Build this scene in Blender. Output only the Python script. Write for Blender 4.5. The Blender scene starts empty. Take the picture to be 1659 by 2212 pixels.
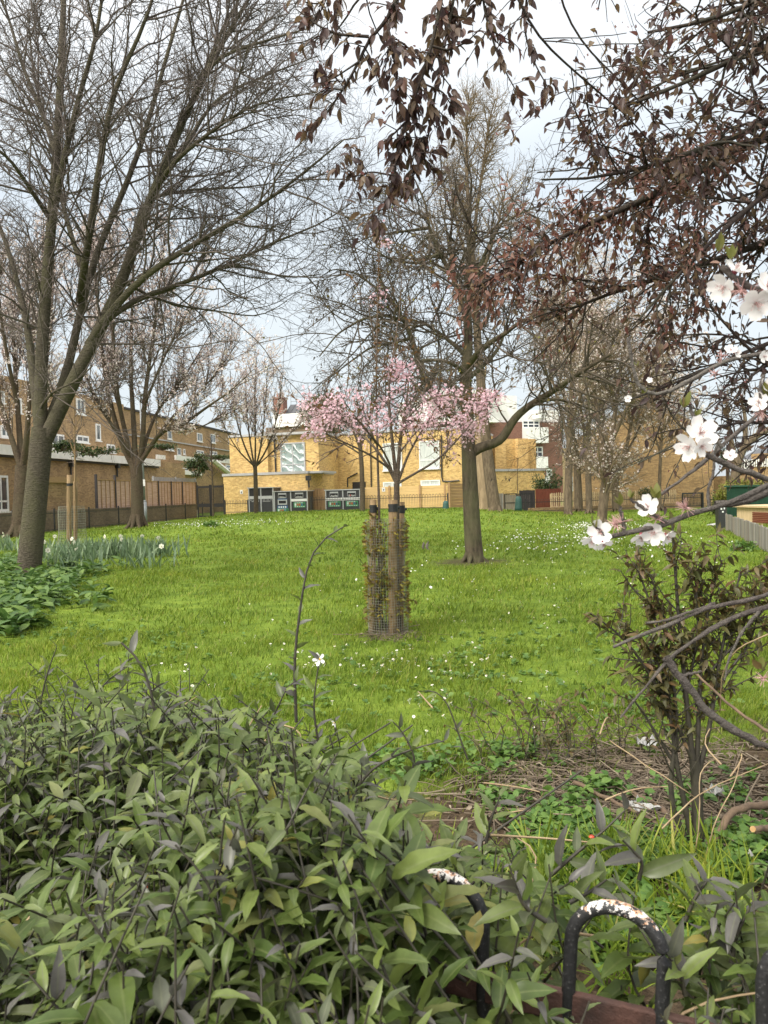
import bpy, math, random
import numpy as np
from mathutils import Vector, Matrix
rng = np.random.default_rng(7)
random.seed(7)
SC = bpy.context.scene
COL = SC.collection
PI = math.pi

# ---------------------------------------------------------------- camera model
W, H, F = 1659.0, 2212.0, 1661.0
EYE = np.array([0.0, 0.0, 1.5])
_p, _a = math.radians(1.40), 0.026
FWD = np.array([0, math.cos(_p), -math.sin(_p)])
_u0 = np.array([0, math.sin(_p), math.cos(_p)])
_r0 = np.array([1.0, 0, 0])
RIGHT = _r0 * math.cos(_a) - _u0 * math.sin(_a)
UP = _u0 * math.cos(_a) + _r0 * math.sin(_a)

def ray(u, v):
    return FWD * F + RIGHT * (u - W / 2) + UP * (H / 2 - v)

def P(u, v, Y):
    d = ray(u, v)
    return EYE + d * (Y / d[1])

def proj(p):
    q = np.asarray(p) - EYE
    z = q @ FWD
    return W / 2 + F * (q @ RIGHT) / z, H / 2 - F * (q @ UP) / z

def sm(a, b, x):
    t = np.clip((x - a) / (b - a), 0, 1)
    return t * t * (3 - 2 * t)

def G(x, y):
    x = np.asarray(x, float); y = np.asarray(y, float)
    z = 0.5 * sm(20, 44, y) * sm(-14, -8, x) * (1 - sm(3, 12, x))
    z = z + 0.02 * np.sin(x * 0.9 + 1.3) * np.cos(y * 0.7) * sm(3, 8, y) + 0.012 * np.sin(x * 2.3 + y * 1.7)
    return z

def GP(u, v):
    d = ray(u, v); d = d / d[1]
    if d[2] > -0.012: return EYE + d * 100
    Y = EYE[2] / -d[2]
    for _ in range(14):
        q = EYE + d * Y
        Y = 0.5 * Y + 0.5 * min(100.0, (EYE[2] - float(G(q[0], q[1]))) / -d[2])
    return EYE + d * Y

# ---------------------------------------------------------------- object helpers
def tag(o, label=None, cat=None, group=None, kind=None):
    if label: o['label'] = label
    if cat: o['category'] = cat
    if group: o['group'] = group
    if kind: o['kind'] = kind
    return o

def thing(name, label, cat, loc=(0, 0, 0), group=None):
    o = bpy.data.objects.new(name, None)
    o.empty_display_size = 0.2
    COL.objects.link(o)
    o.location = Vector([float(c) for c in loc])
    return tag(o, label, cat, group)

def link(name, me, m, parent=None):
    o = bpy.data.objects.new(name, me)
    COL.objects.link(o)
    if m is not None:
        for k in (m if isinstance(m, (list, tuple)) else [m]):
            me.materials.append(k)
    if parent is not None:
        o.parent = parent
        off = Vector((0, 0, 0)); q = parent
        while q is not None:
            off += q.location; q = q.parent
        o.location = -off
    return o

def mesh_np(name, V, quads=None, tris=None, uv=None, smooth=True):
    V = np.asarray(V, np.float32)
    nq = 0 if quads is None else len(quads)
    nt = 0 if tris is None else len(tris)
    li = np.concatenate([np.asarray(quads, np.int32).ravel() if nq else np.zeros(0, np.int32),
                         np.asarray(tris, np.int32).ravel() if nt else np.zeros(0, np.int32)])
    ls = np.concatenate([np.arange(nq) * 4, nq * 4 + np.arange(nt) * 3]).astype(np.int32)
    me = bpy.data.meshes.new(name)
    me.vertices.add(len(V)); me.vertices.foreach_set('co', V.ravel())
    me.loops.add(len(li)); me.loops.foreach_set('vertex_index', li)
    me.polygons.add(nq + nt); me.polygons.foreach_set('loop_start', ls)
    if uv is not None:
        l = me.uv_layers.new(name='UVMap')
        l.data.foreach_set('uv', np.asarray(uv, np.float32)[li].ravel())
    me.polygons.foreach_set('use_smooth', np.full(nq + nt, smooth))
    me.update(calc_edges=True)
    me.validate()
    return me

class MB:
    """collects boxes and tubes; build() links ONE mesh object"""
    def __init__(s): s.v = []; s.f = []; s.mi = []
    def add(s, vs, fs, mi=0):
        b = len(s.v); s.v += [tuple(float(c) for c in q) for q in vs]
        s.f += [tuple(b + i for i in f) for f in fs]; s.mi += [mi] * len(fs)
    def box(s, c, ax, ay, az, hx, hy, hz, mi=0):
        c = np.asarray(c, float); ax, ay, az = (np.asarray(q, float) for q in (ax, ay, az))
        vs = [c + ax * hx * i + ay * hy * j + az * hz * k for i in (-1, 1) for j in (-1, 1) for k in (-1, 1)]
        s.add(vs, [(0, 1, 3, 2), (4, 6, 7, 5), (0, 4, 5, 1), (2, 3, 7, 6), (0, 2, 6, 4), (1, 5, 7, 3)], mi)
    def abox(s, x0, x1, y0, y1, z0, z1, mi=0):
        s.box(((x0 + x1) / 2, (y0 + y1) / 2, (z0 + z1) / 2), (1, 0, 0), (0, 1, 0), (0, 0, 1), (x1 - x0) / 2, (y1 - y0) / 2, (z1 - z0) / 2, mi)
    def tube(s, pts, r, n=8, mi=0, cap=True):
        pts = np.asarray(pts, float); K = len(pts)
        r = np.full(K, r) if np.isscalar(r) else np.asarray(r, float)
        V, Q = tubes(pts[None], r[None], n)
        s.add(V, Q.tolist(), mi)
        if cap:
            b = len(s.v) - len(V)
            s.f.append(tuple(b + i for i in range(n))[::-1]); s.mi.append(mi)
            s.f.append(tuple(b + (K - 1) * n + i for i in range(n))); s.mi.append(mi)
    def poly(s, vs, mi=0): s.add(vs, [tuple(range(len(vs)))], mi)
    def build(s, name, m, parent=None, smooth=False, bevel=0.0):
        me = bpy.data.meshes.new(name)
        me.from_pydata(s.v, [], s.f)
        if isinstance(m, (list, tuple)):
            me.polygons.foreach_set('material_index', s.mi)
        V = np.array(s.v) if s.v else np.zeros((0, 3))
        uvl = me.uv_layers.new(name='UVMap')
        for poly in me.polygons:
            n = poly.normal
            if abs(n.z) > 0.7: t = Vector((1, 0, 0)); b = Vector((0, 1, 0))
            else:
                t = Vector((-n.y, n.x, 0)).normalized(); b = Vector((0, 0, 1))
            for l in poly.loop_indices:
                co = me.vertices[me.loops[l].vertex_index].co
                uvl.data[l].uv = (co.dot(t), co.dot(b))
            poly.use_smooth = smooth
        me.update()
        o = link(name, me, m, parent)
        if bevel > 0:
            b = o.modifiers.new('bevel', 'BEVEL'); b.width = bevel; b.segments = 2; b.limit_method = 'ANGLE'
        return o

def norm(a):
    return a / np.maximum(np.linalg.norm(a, axis=-1, keepdims=True), 1e-9)

def tubes(pts, rad, S):
    """pts (m,K,3), rad (m,K) -> verts, quads of m tubes with S sides"""
    m, K, _ = pts.shape
    T = np.empty_like(pts)
    T[:, 1:-1] = pts[:, 2:] - pts[:, :-2]; T[:, 0] = pts[:, 1] - pts[:, 0]; T[:, -1] = pts[:, -1] - pts[:, -2]
    T = norm(T)
    main = norm(pts[:, -1] - pts[:, 0])
    ref = np.where(np.abs(main[:, 2:3]) > 0.8, np.array([[1.0, 0, 0]]), np.array([[0, 0, 1.0]]))
    A = norm(np.cross(T, ref[:, None, :])); B = np.cross(T, A)
    th = np.arange(S) * 2 * PI / S
    V = pts[:, :, None, :] + rad[:, :, None, None] * (np.cos(th)[None, None, :, None] * A[:, :, None, :] + np.sin(th)[None, None, :, None] * B[:, :, None, :])
    V = V.reshape(-1, 3)
    i = np.arange(m)[:, None, None] * K * S + np.arange(K - 1)[None, :, None] * S
    j = np.arange(S)[None, None, :]; j2 = (j + 1) % S
    Q = np.stack([i + j, i + j2, i + S + j2, i + S + j], -1).reshape(-1, 4)
    return V, Q

class Bag:
    """accumulates numpy geometry"""
    def __init__(s): s.V = []; s.Q = []; s.T = []; s.U = []; s.n = 0
    def add(s, V, Q=None, T=None, U=None):
        if len(V) == 0: return
        s.V.append(V)
        if Q is not None: s.Q.append(np.asarray(Q) + s.n)
        if T is not None: s.T.append(np.asarray(T) + s.n)
        s.U.append(U if U is not None else np.zeros((len(V), 2)))
        s.n += len(V)
    def tubes(s, pts, rad, S): s.add(*tubes(pts, rad, S))
    def build(s, name, m, parent=None, smooth=True):
        if not s.V: return None
        me = mesh_np(name, np.concatenate(s.V), np.concatenate(s.Q) if s.Q else None, np.concatenate(s.T) if s.T else None, np.concatenate(s.U), smooth)
        return link(name, me, m, parent)

# ---------------------------------------------------------------- growth
def resample(pl, K):
    pl = np.asarray(pl, float)
    d = np.r_[0, np.cumsum(np.linalg.norm(np.diff(pl, axis=0), axis=1))]
    t = np.linspace(0, d[-1], K)
    # smooth (Catmull-like by cubic blur)
    out = np.stack([np.interp(t, d, pl[:, k]) for k in range(3)], -1)
    for _ in range(2):
        o2 = out.copy(); o2[1:-1] = 0.25 * out[:-2] + 0.5 * out[1:-1] + 0.25 * out[2:]; out = o2
    return out

def spawn(pts, rad, N, L, ang, K=5, t0=0.15, t1=1.0, trop=0.0, wig=0.25, r0=0.01, r1=0.004, rk=0.65, tdir=(0, 0, 1), lt=0.5, side=None):
    """N children on polylines; L=(lo,hi), ang=(lo,hi) degrees, trop = pull towards tdir per step"""
    m, K0, _ = pts.shape
    seg = np.linalg.norm(np.diff(pts, axis=1), axis=2); ln = seg.sum(1)
    i = rng.choice(m, N, p=ln / ln.sum())
    t = t0 + (t1 - t0) * rng.random(N)
    x = t * (K0 - 1); k = np.minimum(x.astype(int), K0 - 2); fr = (x - k)[:, None]
    base = pts[i, k] * (1 - fr) + pts[i, k + 1] * fr
    pr = rad[i, k] * (1 - fr[:, 0]) + rad[i, k + 1] * fr[:, 0]
    T = norm(pts[i, k + 1] - pts[i, k])
    rv = rng.normal(size=(N, 3))
    if side is not None: rv = rv * np.asarray(side)
    per = norm(rv - (rv * T).sum(1, keepdims=True) * T)
    a = np.radians(ang[0] + (ang[1] - ang[0]) * rng.random(N))[:, None]
    D = norm(np.cos(a) * T + np.sin(a) * per)
    length = (L[0] + (L[1] - L[0]) * rng.random(N)) * (1 - lt * t)
    st = (length / (K - 1))[:, None]
    out = np.empty((N, K, 3)); out[:, 0] = base
    td = np.asarray(tdir, float)[None]
    for q in range(1, K):
        D = norm(D + wig * rng.normal(size=(N, 3)) + trop * td)
        out[:, q] = out[:, q - 1] + D * st
    rs = np.minimum(pr * rk, r0)[:, None]; re = np.minimum(rs[:, 0] * 0.6, r1)[:, None]
    w = np.linspace(0, 1, K)[None]
    return out, rs * (1 - w) + re * w

def limbs(defs, Y, K=14):
    """defs: list of ([(u,v[,dy])...], r0, r1) in photo pixels at depth Y -> polylines and radii"""
    pts, rad = [], []
    for pl, r0, r1 in defs:
        q = [P(a[0], a[1], Y + (a[2] if len(a) > 2 else 0.0)) for a in pl]
        pts.append(resample(q, K)); rad.append(np.linspace(r0, r1, K))
    return np.array(pts), np.array(rad)

# templates ---------------------------------------------------------------
def leaf_tpl(w=0.36, n=5, fold=0.12, curl=0.25, peak=0.42, wave=0.0):
    V, U = [], []
    for i in range(n + 1):
        x = i / n
        hw = w / 2 * max(0.03, (math.sin(PI * x ** (math.log(0.5) / math.log(peak))) ** 0.85 if 0 < x < 1 else 0))
        z = -curl * x * x
        wv = wave * math.sin(i * 2.3)
        V += [(x, hw, z + fold * hw * 2 + wv), (x, 0, z), (x, -hw, z + fold * hw * 2 - wv)]
        U += [(x, 0), (x, 0.5), (x, 1)]
    Q = []
    for i in range(n):
        b = i * 3
        Q += [(b, b + 1, b + 4, b + 3), (b + 1, b + 2, b + 5, b + 4)]
    return np.array(V, float), np.array(Q), np.array(U, float)

def instance(tpl, pos, D, N, s):
    """place template: X axis along D, Z axis near N, size s"""
    V, Q, U = tpl
    X = norm(D); Y = norm(np.cross(N, X)); Z = np.cross(X, Y)
    m = len(pos); s = np.asarray(s, float).reshape(-1, 1, 1)
    R = V[None, :, 0:1] * X[:, None] + V[None, :, 1:2] * Y[:, None] + V[None, :, 2:3] * Z[:, None]
    out = (pos[:, None] + s * R).reshape(-1, 3)
    q = (np.arange(m)[:, None, None] * len(V) + np.asarray(Q)[None]).reshape(-1, np.asarray(Q).shape[1])
    return out, q, np.tile(U, (m, 1))

def rnd_dir(n):
    return norm(rng.normal(size=(n, 3)))

def on_lines(pts, n, t0=0.0, t1=1.0):
    m, K, _ = pts.shape
    seg = np.linalg.norm(np.diff(pts, axis=1), axis=2).sum(1)
    i = rng.choice(m, n, p=seg / seg.sum()); t = t0 + (t1 - t0) * rng.random(n)
    x = t * (K - 1); k = np.minimum(x.astype(int), K - 2); f = (x - k)[:, None]
    return pts[i, k] * (1 - f) + pts[i, k + 1] * f, norm(pts[i, k + 1] - pts[i, k]), t

# five-petal flower template lying in XY, facing +Z
def flower_tpl(cup=0.25, n=5, w=0.62, rows=2):
    V, Q = [], []
    for k in range(n):
        a = 2 * PI * k / n
        ca, sa = math.cos(a), math.sin(a)
        b = len(V)
        prof = [(0.08, 0.08), (0.55, w / 2), (0.92, w / 2 * 0.8), (1.0, w / 2 * 0.25)] if rows > 1 else [(0.05, 0.1), (0.7, w / 2), (1.0, w / 2 * 0.4)]
        for x, h in prof:
            z = cup * x * x
            for y in (h, -h):
                V.append((ca * x - sa * y, sa * x + ca * y, z + 0.03 * (k % 2)))
        for r in range(len(prof) - 1):
            q = b + r * 2
            Q.append((q, q + 1, q + 3, q + 2))
    V = np.array(V); U = np.stack([np.hypot(V[:, 0], V[:, 1]), np.zeros(len(V))], -1)
    return V, np.array(Q), U

# ---------------------------------------------------------------- materials
def _nt(name):
    m = bpy.data.materials.new(name); m.use_nodes = True
    nt = m.node_tree; nt.nodes.clear()
    out = nt.nodes.new('ShaderNodeOutputMaterial')
    b = nt.nodes.new('ShaderNodeBsdfPrincipled')
    nt.links.new(b.outputs[0], out.inputs[0])
    return m, nt, b, out

def ramp(nt, fac, stops):
    r = nt.nodes.new('ShaderNodeValToRGB')
    el = r.color_ramp.elements
    while len(el) > 1: el.remove(el[-1])
    el[0].position = stops[0][0]; el[0].color = (*stops[0][1], 1)
    for p, c in stops[1:]:
        e = el.new(p); e.color = (*c, 1)
    nt.links.new(fac, r.inputs[0])
    return r.outputs[0]

def noise(nt, scale, detail=4, coord='Object', rough=0.6, stretch=None):
    tc = nt.nodes.new('ShaderNodeTexCoord')
    n = nt.nodes.new('ShaderNodeTexNoise')
    n.inputs['Scale'].default_value = scale; n.inputs['Detail'].default_value = detail; n.inputs['Roughness'].default_value = rough
    src = tc.outputs[coord]
    if stretch:
        mp = nt.nodes.new('ShaderNodeMapping'); mp.inputs['Scale'].default_value = stretch
        nt.links.new(src, mp.inputs[0]); src = mp.outputs[0]
    nt.links.new(src, n.inputs['Vector'])
    return n.outputs['Fac']

def mixc(nt, fac, a, b, mode='MIX'):
    x = nt.nodes.new('ShaderNodeMix'); x.data_type = 'RGBA'; x.blend_type = mode
    for s, i in ((fac, 0), (a, 6), (b, 7)):
        if isinstance(s, (int, float)): x.inputs[i].default_value = s
        elif isinstance(s, tuple): x.inputs[i].default_value = (*s, 1)
        else: nt.links.new(s, x.inputs[i])
    return x.outputs[2]

def bump(nt, b, h, strength=0.4, dist=0.02):
    n = nt.nodes.new('ShaderNodeBump'); n.inputs['Strength'].default_value = strength; n.inputs['Distance'].default_value = dist
    nt.links.new(h, n.inputs['Height']); nt.links.new(n.outputs[0], b.inputs['Normal'])

def plain(name, c, rough=0.6, c2=None, sc=6.0, bmp=0.0, metal=0.0, spec=0.5, stretch=None, detail=5):
    m, nt, b, out = _nt(name)
    b.inputs['Roughness'].default_value = rough; b.inputs['Metallic'].default_value = metal
    b.inputs['Specular IOR Level'].default_value = spec
    c2 = c2 or tuple(q * 0.75 for q in c)
    n = noise(nt, sc, detail, stretch=stretch)
    nt.links.new(ramp(nt, n, [(0.3, c2), (0.7, c)]), b.inputs['Base Color'])
    if bmp: bump(nt, b, n, bmp, 0.02)
    return m

def leafmat(name, stops, rough=0.5, transl=0.3, spec=0.4, rib=None, tcol=None):
    m, nt, b, out = _nt(name)
    g = nt.nodes.new('ShaderNodeNewGeometry')
    c = ramp(nt, g.outputs['Random Per Island'], stops)
    if rib:
        uvn = nt.nodes.new('ShaderNodeUVMap'); sp = nt.nodes.new('ShaderNodeSeparateXYZ'); nt.links.new(uvn.outputs[0], sp.inputs[0])
        d = nt.nodes.new('ShaderNodeMath'); d.operation = 'SUBTRACT'; d.inputs[1].default_value = 0.5; nt.links.new(sp.outputs[1], d.inputs[0])
        ab = nt.nodes.new('ShaderNodeMath'); ab.operation = 'ABSOLUTE'; nt.links.new(d.outputs[0], ab.inputs[0])
        mr = nt.nodes.new('ShaderNodeMapRange'); mr.inputs[1].default_value = 0.0; mr.inputs[2].default_value = 0.09; mr.inputs[3].default_value = 0.6; mr.inputs[4].default_value = 0.0
        nt.links.new(ab.outputs[0], mr.inputs[0])
        c = mixc(nt, mr.outputs[0], c, rib)
        nz = noise(nt, 60, 3)
        c = mixc(nt, 0.35, c, ramp(nt, nz, [(0.3, (0.35, 0.35, 0.35)), (0.7, (1.25, 1.25, 1.25))]), 'MULTIPLY')
    nt.links.new(c, b.inputs['Base Color'])
    b.inputs['Roughness'].default_value = rough; b.inputs['Specular IOR Level'].default_value = spec
    if transl > 0:
        t = nt.nodes.new('ShaderNodeBsdfTranslucent'); mx = nt.nodes.new('ShaderNodeMixShader'); mx.inputs[0].default_value = transl
        if tcol: t.inputs[0].default_value = (*tcol, 1)
        else: nt.links.new(c, t.inputs[0])
        nt.links.new(b.outputs[0], mx.inputs[1]); nt.links.new(t.outputs[0], mx.inputs[2]); nt.links.new(mx.outputs[0], out.inputs[0])
    return m

def bark(name, c1, c2, c3=None, sc=9.0, bmp=0.6, stretch=(1, 1, 0.35), rough=0.9):
    m, nt, b, out = _nt(name)
    n = noise(nt, sc, 8, stretch=stretch, rough=0.65)
    n2 = noise(nt, 1.3, 4)
    c = ramp(nt, n, [(0.3, c2), (0.65, c1)])
    if c3: c = mixc(nt, ramp(nt, n2, [(0.42, (0, 0, 0)), (0.62, (0.75, 0.75, 0.75))]), c, c3)
    nt.links.new(c, b.inputs['Base Color']); b.inputs['Roughness'].default_value = rough; b.inputs['Specular IOR Level'].default_value = 0.2
    bump(nt, b, n, bmp, 0.05)
    return m

def brick(name, c1, c2, mortar, stain=0.35, rough=0.9, bw=0.225, rh=0.075, ms=0.01):
    m, nt, b, out = _nt(name)
    uvn = nt.nodes.new('ShaderNodeUVMap')
    t = nt.nodes.new('ShaderNodeTexBrick')
    t.inputs['Color1'].default_value = (*c1, 1); t.inputs['Color2'].default_value = (*c2, 1); t.inputs['Mortar'].default_value = (*mortar, 1)
    t.inputs['Scale'].default_value = 1.0; t.inputs['Mortar Size'].default_value = ms; t.inputs['Mortar Smooth'].default_value = 0.2
    t.inputs['Brick Width'].default_value = bw; t.inputs['Row Height'].default_value = rh; t.inputs['Bias'].default_value = -0.1
    nt.links.new(uvn.outputs[0], t.inputs[0])
    n = noise(nt, 0.7, 6); n2 = noise(nt, 9, 3)
    c = mixc(nt, stain, t.outputs[0], ramp(nt, n, [(0.3, (0.45, 0.42, 0.4)), (0.7, (1.25, 1.22, 1.15))]), 'MULTIPLY')
    c = mixc(nt, 0.4, c, ramp(nt, n2, [(0.3, (0.55, 0.55, 0.55)), (0.7, (1.3, 1.3, 1.3))]), 'MULTIPLY')
    nt.links.new(c, b.inputs['Base Color']); b.inputs['Roughness'].default_value = rough
    bump(nt, b, t.outputs['Fac'], -0.4, 0.01)
    return m

M = {}
M['yellow_brick'] = brick('yellow_brick', (0.72, 0.50, 0.185), (0.44, 0.265, 0.085), (0.48, 0.37, 0.2), 0.25)
M['brown_brick'] = brick('brown_brick', (0.45, 0.30, 0.145), (0.26, 0.16, 0.078), (0.30, 0.23, 0.15), 0.5)
M['dark_brick'] = brick('dark_brick', (0.25, 0.18, 0.115), (0.15, 0.105, 0.07), (0.2, 0.165, 0.125), 0.5)
M['gable_brick'] = brick('gable_brick', (0.44, 0.285, 0.125), (0.26, 0.155, 0.068), (0.28, 0.21, 0.13), 0.5)
M['red_brick'] = brick('red_brick', (0.24, 0.10, 0.068), (0.17, 0.066, 0.046), (0.22, 0.16, 0.13))
M['white'] = plain('white_paint', (0.78, 0.78, 0.76), 0.5, (0.66, 0.66, 0.64), 3)
M['white_dirty'] = plain('weathered_white', (0.82, 0.81, 0.79), 0.7, (0.66, 0.65, 0.62), 1.5)
M['grey_cap'] = plain('grey_coping', (0.42, 0.42, 0.42), 0.6, (0.34, 0.34, 0.34), 2)
M['black_metal'] = plain('black_metal', (0.018, 0.018, 0.02), 0.45, (0.03, 0.03, 0.03), 20)
M['grey_metal'] = plain('galvanised', (0.34, 0.36, 0.37), 0.45, (0.26, 0.28, 0.29), 8, metal=0.3)
M['lamp_grey'] = plain('lamp_column_grey', (0.28, 0.30, 0.31), 0.5, (0.2, 0.21, 0.22), 6)
M['alu'] = plain('aluminium_trim', (0.55, 0.56, 0.57), 0.4, (0.42, 0.43, 0.44), 10, metal=0.5)
M['bin_dark'] = plain('charcoal_panel', (0.035, 0.036, 0.04), 0.4, (0.028, 0.028, 0.03), 5)
M['bin_hole'] = plain('bin_aperture', (0.012, 0.012, 0.013), 0.7)
M['green_sign'] = plain('green_sign', (0.05, 0.26, 0.11), 0.5, (0.045, 0.23, 0.1), 30)
M['blue'] = plain('blue_panel', (0.05, 0.13, 0.28), 0.5)
M['red'] = plain('red_panel', (0.5, 0.05, 0.035), 0.5)
M['icon_white'] = plain('icon_white', (0.72, 0.75, 0.72), 0.5)
M['slate'] = plain('slate_roof', (0.085, 0.09, 0.10), 0.6, (0.06, 0.063, 0.07), 12, 0.2, stretch=(4, 4, 1))
M['dark_roof'] = plain('seam_roof', (0.075, 0.078, 0.085), 0.5, (0.055, 0.057, 0.062), 3)
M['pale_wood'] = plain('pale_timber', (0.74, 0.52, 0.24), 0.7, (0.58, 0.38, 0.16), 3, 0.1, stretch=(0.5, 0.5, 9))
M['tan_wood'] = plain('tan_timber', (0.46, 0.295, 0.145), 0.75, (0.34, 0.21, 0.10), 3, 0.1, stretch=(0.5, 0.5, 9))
M['pink_wood'] = plain('larch_panel', (0.60, 0.42, 0.32), 0.8, (0.42, 0.275, 0.2), 2.2, 0.1, stretch=(0.6, 0.6, 7))
M['picket'] = plain('picket_timber', (0.52, 0.38, 0.21), 0.75, (0.36, 0.25, 0.14), 4, 0.1, stretch=(6, 6, 0.6))
M['grey_wood'] = plain('weathered_timber', (0.27, 0.255, 0.235), 0.85, (0.16, 0.15, 0.135), 5, 0.2, stretch=(6, 6, 0.6))
def boardmat(name, stops, sc=5):
    m = leafmat(name, stops, 0.85, 0.0, 0.2); nt = m.node_tree; b = next(n for n in nt.nodes if n.type == 'BSDF_PRINCIPLED'); c = b.inputs['Base Color'].links[0].from_socket
    n = noise(nt, sc, 5, stretch=(6, 6, 0.6)); nt.links.new(mixc(nt, 0.7, c, ramp(nt, n, [(0.3, (0.6, 0.58, 0.55)), (0.7, (1.2, 1.2, 1.2))]), 'MULTIPLY'), b.inputs['Base Color']); bump(nt, b, n, 0.2); return m
M['grey_wood'] = boardmat('weathered_timber', [(0, (0.17, 0.155, 0.135)), (0.4, (0.26, 0.245, 0.22)), (0.8, (0.34, 0.325, 0.30)), (1, (0.24, 0.18, 0.13))])
M['picket'] = boardmat('picket_timber', [(0, (0.42, 0.30, 0.17)), (0.5, (0.56, 0.42, 0.25)), (1, (0.66, 0.53, 0.34))])
M['gate_wood'] = plain('weathered_gate_boards', (0.33, 0.29, 0.23), 0.85, (0.15, 0.13, 0.105), 4, 0.1, stretch=(6, 6, 0.5))
M['red_wood'] = plain('red_stained_timber', (0.21, 0.055, 0.03), 0.7, (0.15, 0.04, 0.022), 5, 0.1, stretch=(6, 6, 0.6))
M['dark_post'] = plain('dark_post', (0.05, 0.042, 0.045), 0.7)
M['concrete'] = plain('concrete_panel', (0.33, 0.33, 0.32), 0.85, (0.25, 0.25, 0.24), 4, 0.1)
M['green_sheet'] = plain('green_corrugated', (0.022, 0.085, 0.052), 0.6, (0.014, 0.055, 0.034), 4, stretch=(5, 5, 0.5))
M['stake_wood'] = plain('stake_timber', (0.30, 0.205, 0.105), 0.85, (0.145, 0.095, 0.045), 9, 0.5, stretch=(4, 4, 0.5))
M['rubber'] = plain('black_rubber', (0.015, 0.015, 0.015), 0.55)
M['wire'] = plain('galvanised_wire', (0.26, 0.26, 0.20), 0.6, (0.16, 0.16, 0.12), 20)
M['teal_mesh'] = plain('teal_plastic_mesh', (0.03, 0.10, 0.085), 0.6, (0.02, 0.065, 0.055), 12)
def sheet():
    m, nt, b, out = _nt('plastic_sheet'); n = noise(nt, 1.1, 3, stretch=(1.0, 1.0, 0.55)); n2 = noise(nt, 3.5, 4, stretch=(1.2, 1.2, 0.5))
    w = nt.nodes.new('ShaderNodeTexWave'); w.inputs['Scale'].default_value = 0.9; w.inputs['Distortion'].default_value = 7; w.inputs['Detail'].default_value = 3; w.bands_direction = 'DIAGONAL'
    tc = nt.nodes.new('ShaderNodeTexCoord'); nt.links.new(tc.outputs['Object'], w.inputs['Vector'])
    c = mixc(nt, ramp(nt, w.outputs['Fac'], [(0.86, (0, 0, 0)), (0.95, (0.8, 0.8, 0.8))]), ramp(nt, n2, [(0.35, (0.20, 0.27, 0.26)), (0.65, (0.34, 0.41, 0.39))]), (0.78, 0.82, 0.81))
    nt.links.new(c, b.inputs['Base Color']); b.inputs['Roughness'].default_value = 0.22; bump(nt, b, w.outputs['Fac'], 0.7, 0.1); return m
M['plastic_sheet'] = sheet()
M['litter_white'] = plain('white_litter', (0.46, 0.46, 0.45), 0.5, (0.28, 0.28, 0.27), 14, 0.5)
M['grey_fur'] = plain('grey_fur', (0.20, 0.175, 0.15), 0.9, (0.12, 0.10, 0.085), 60, 0.4)
M['pale_fur'] = plain('pale_fur', (0.5, 0.47, 0.43), 0.9)
M['eye'] = plain('dark_eye', (0.01, 0.01, 0.01), 0.2)
M['ladybird_red'] = plain('ladybird_red', (0.55, 0.07, 0.02), 0.25)
M['terracotta'] = plain('terracotta', (0.42, 0.14, 0.07), 0.8)

def glass(name, c=(0.06, 0.075, 0.085)):
    m, nt, b, out = _nt(name)
    n = noise(nt, 0.8, 2)
    nt.links.new(ramp(nt, n, [(0.35, c), (0.7, tuple(q * 2.2 for q in c))]), b.inputs['Base Color'])
    b.inputs['Roughness'].default_value = 0.08; b.inputs['Specular IOR Level'].default_value = 0.8
    return m
M['glass'] = glass('window_glass'); M['dark_glass'] = glass('dark_glass', (0.02, 0.024, 0.028))
M['curtain'] = plain('white_net_curtain', (0.62, 0.65, 0.62), 0.35, (0.38, 0.42, 0.41), 7, stretch=(3, 3, 0.2))

M['bark_A'] = bark('smooth_grey_bark', (0.115, 0.098, 0.073), (0.045, 0.038, 0.028), (0.095, 0.09, 0.05), 13, 1.0, (1, 1, 3.0))
M['bark_G'] = bark('fissured_bark', (0.125, 0.098, 0.068), (0.030, 0.024, 0.017), (0.10, 0.098, 0.05), 12, 1.0, (1, 1, 0.28))
M['bark_B'] = bark('brown_bark', (0.115, 0.086, 0.058), (0.045, 0.033, 0.023), (0.095, 0.08, 0.05), 10, 0.8, (1, 1, 1.6))
M['bark_J'] = bark('tan_bark', (0.175, 0.135, 0.09), (0.065, 0.048, 0.033), None, 9, 0.9, (1, 1, 0.3))
M['bark_pale'] = bark('stripped_pale_bark', (0.36, 0.27, 0.17), (0.19, 0.14, 0.085), None, 6, 0.7, (1, 1, 0.2))
M['twig_A'] = plain('grey_twigs', (0.14, 0.118, 0.104), 0.85, (0.08, 0.066, 0.058), 3, spec=0.2)
M['twig_B'] = plain('brown_twigs', (0.16, 0.122, 0.102), 0.85, (0.09, 0.07, 0.06), 3, spec=0.2)
M['twig_J'] = plain('tan_twigs', (0.26, 0.205, 0.135), 0.85, (0.16, 0.12, 0.078), 2, spec=0.2)
M['twig_G'] = plain('dark_twigs', (0.13, 0.106, 0.082), 0.85, (0.07, 0.057, 0.044), 3, spec=0.2)
M['bark_plum'] = bark('plum_bark', (0.075, 0.058, 0.05), (0.032, 0.026, 0.025), (0.085, 0.085, 0.06), 25, 0.5, (1, 1, 1))
M['bark_near'] = bark('grey_lichened_bark', (0.15, 0.125, 0.115), (0.055, 0.042, 0.042), (0.22, 0.21, 0.18), 60, 0.8, (1, 1, 1))
M['cherry_bark'] = bark('cherry_bark', (0.16, 0.125, 0.095), (0.06, 0.045, 0.036), None, 30, 0.4, (1, 1, 2.5))
M['blossom_pale'] = leafmat('pale_blossom', [(0, (0.70, 0.60, 0.57)), (0.5, (0.78, 0.72, 0.69)), (0.85, (0.52, 0.36, 0.33)), (1, (0.80, 0.78, 0.75))], 0.7, 0.35)
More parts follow.
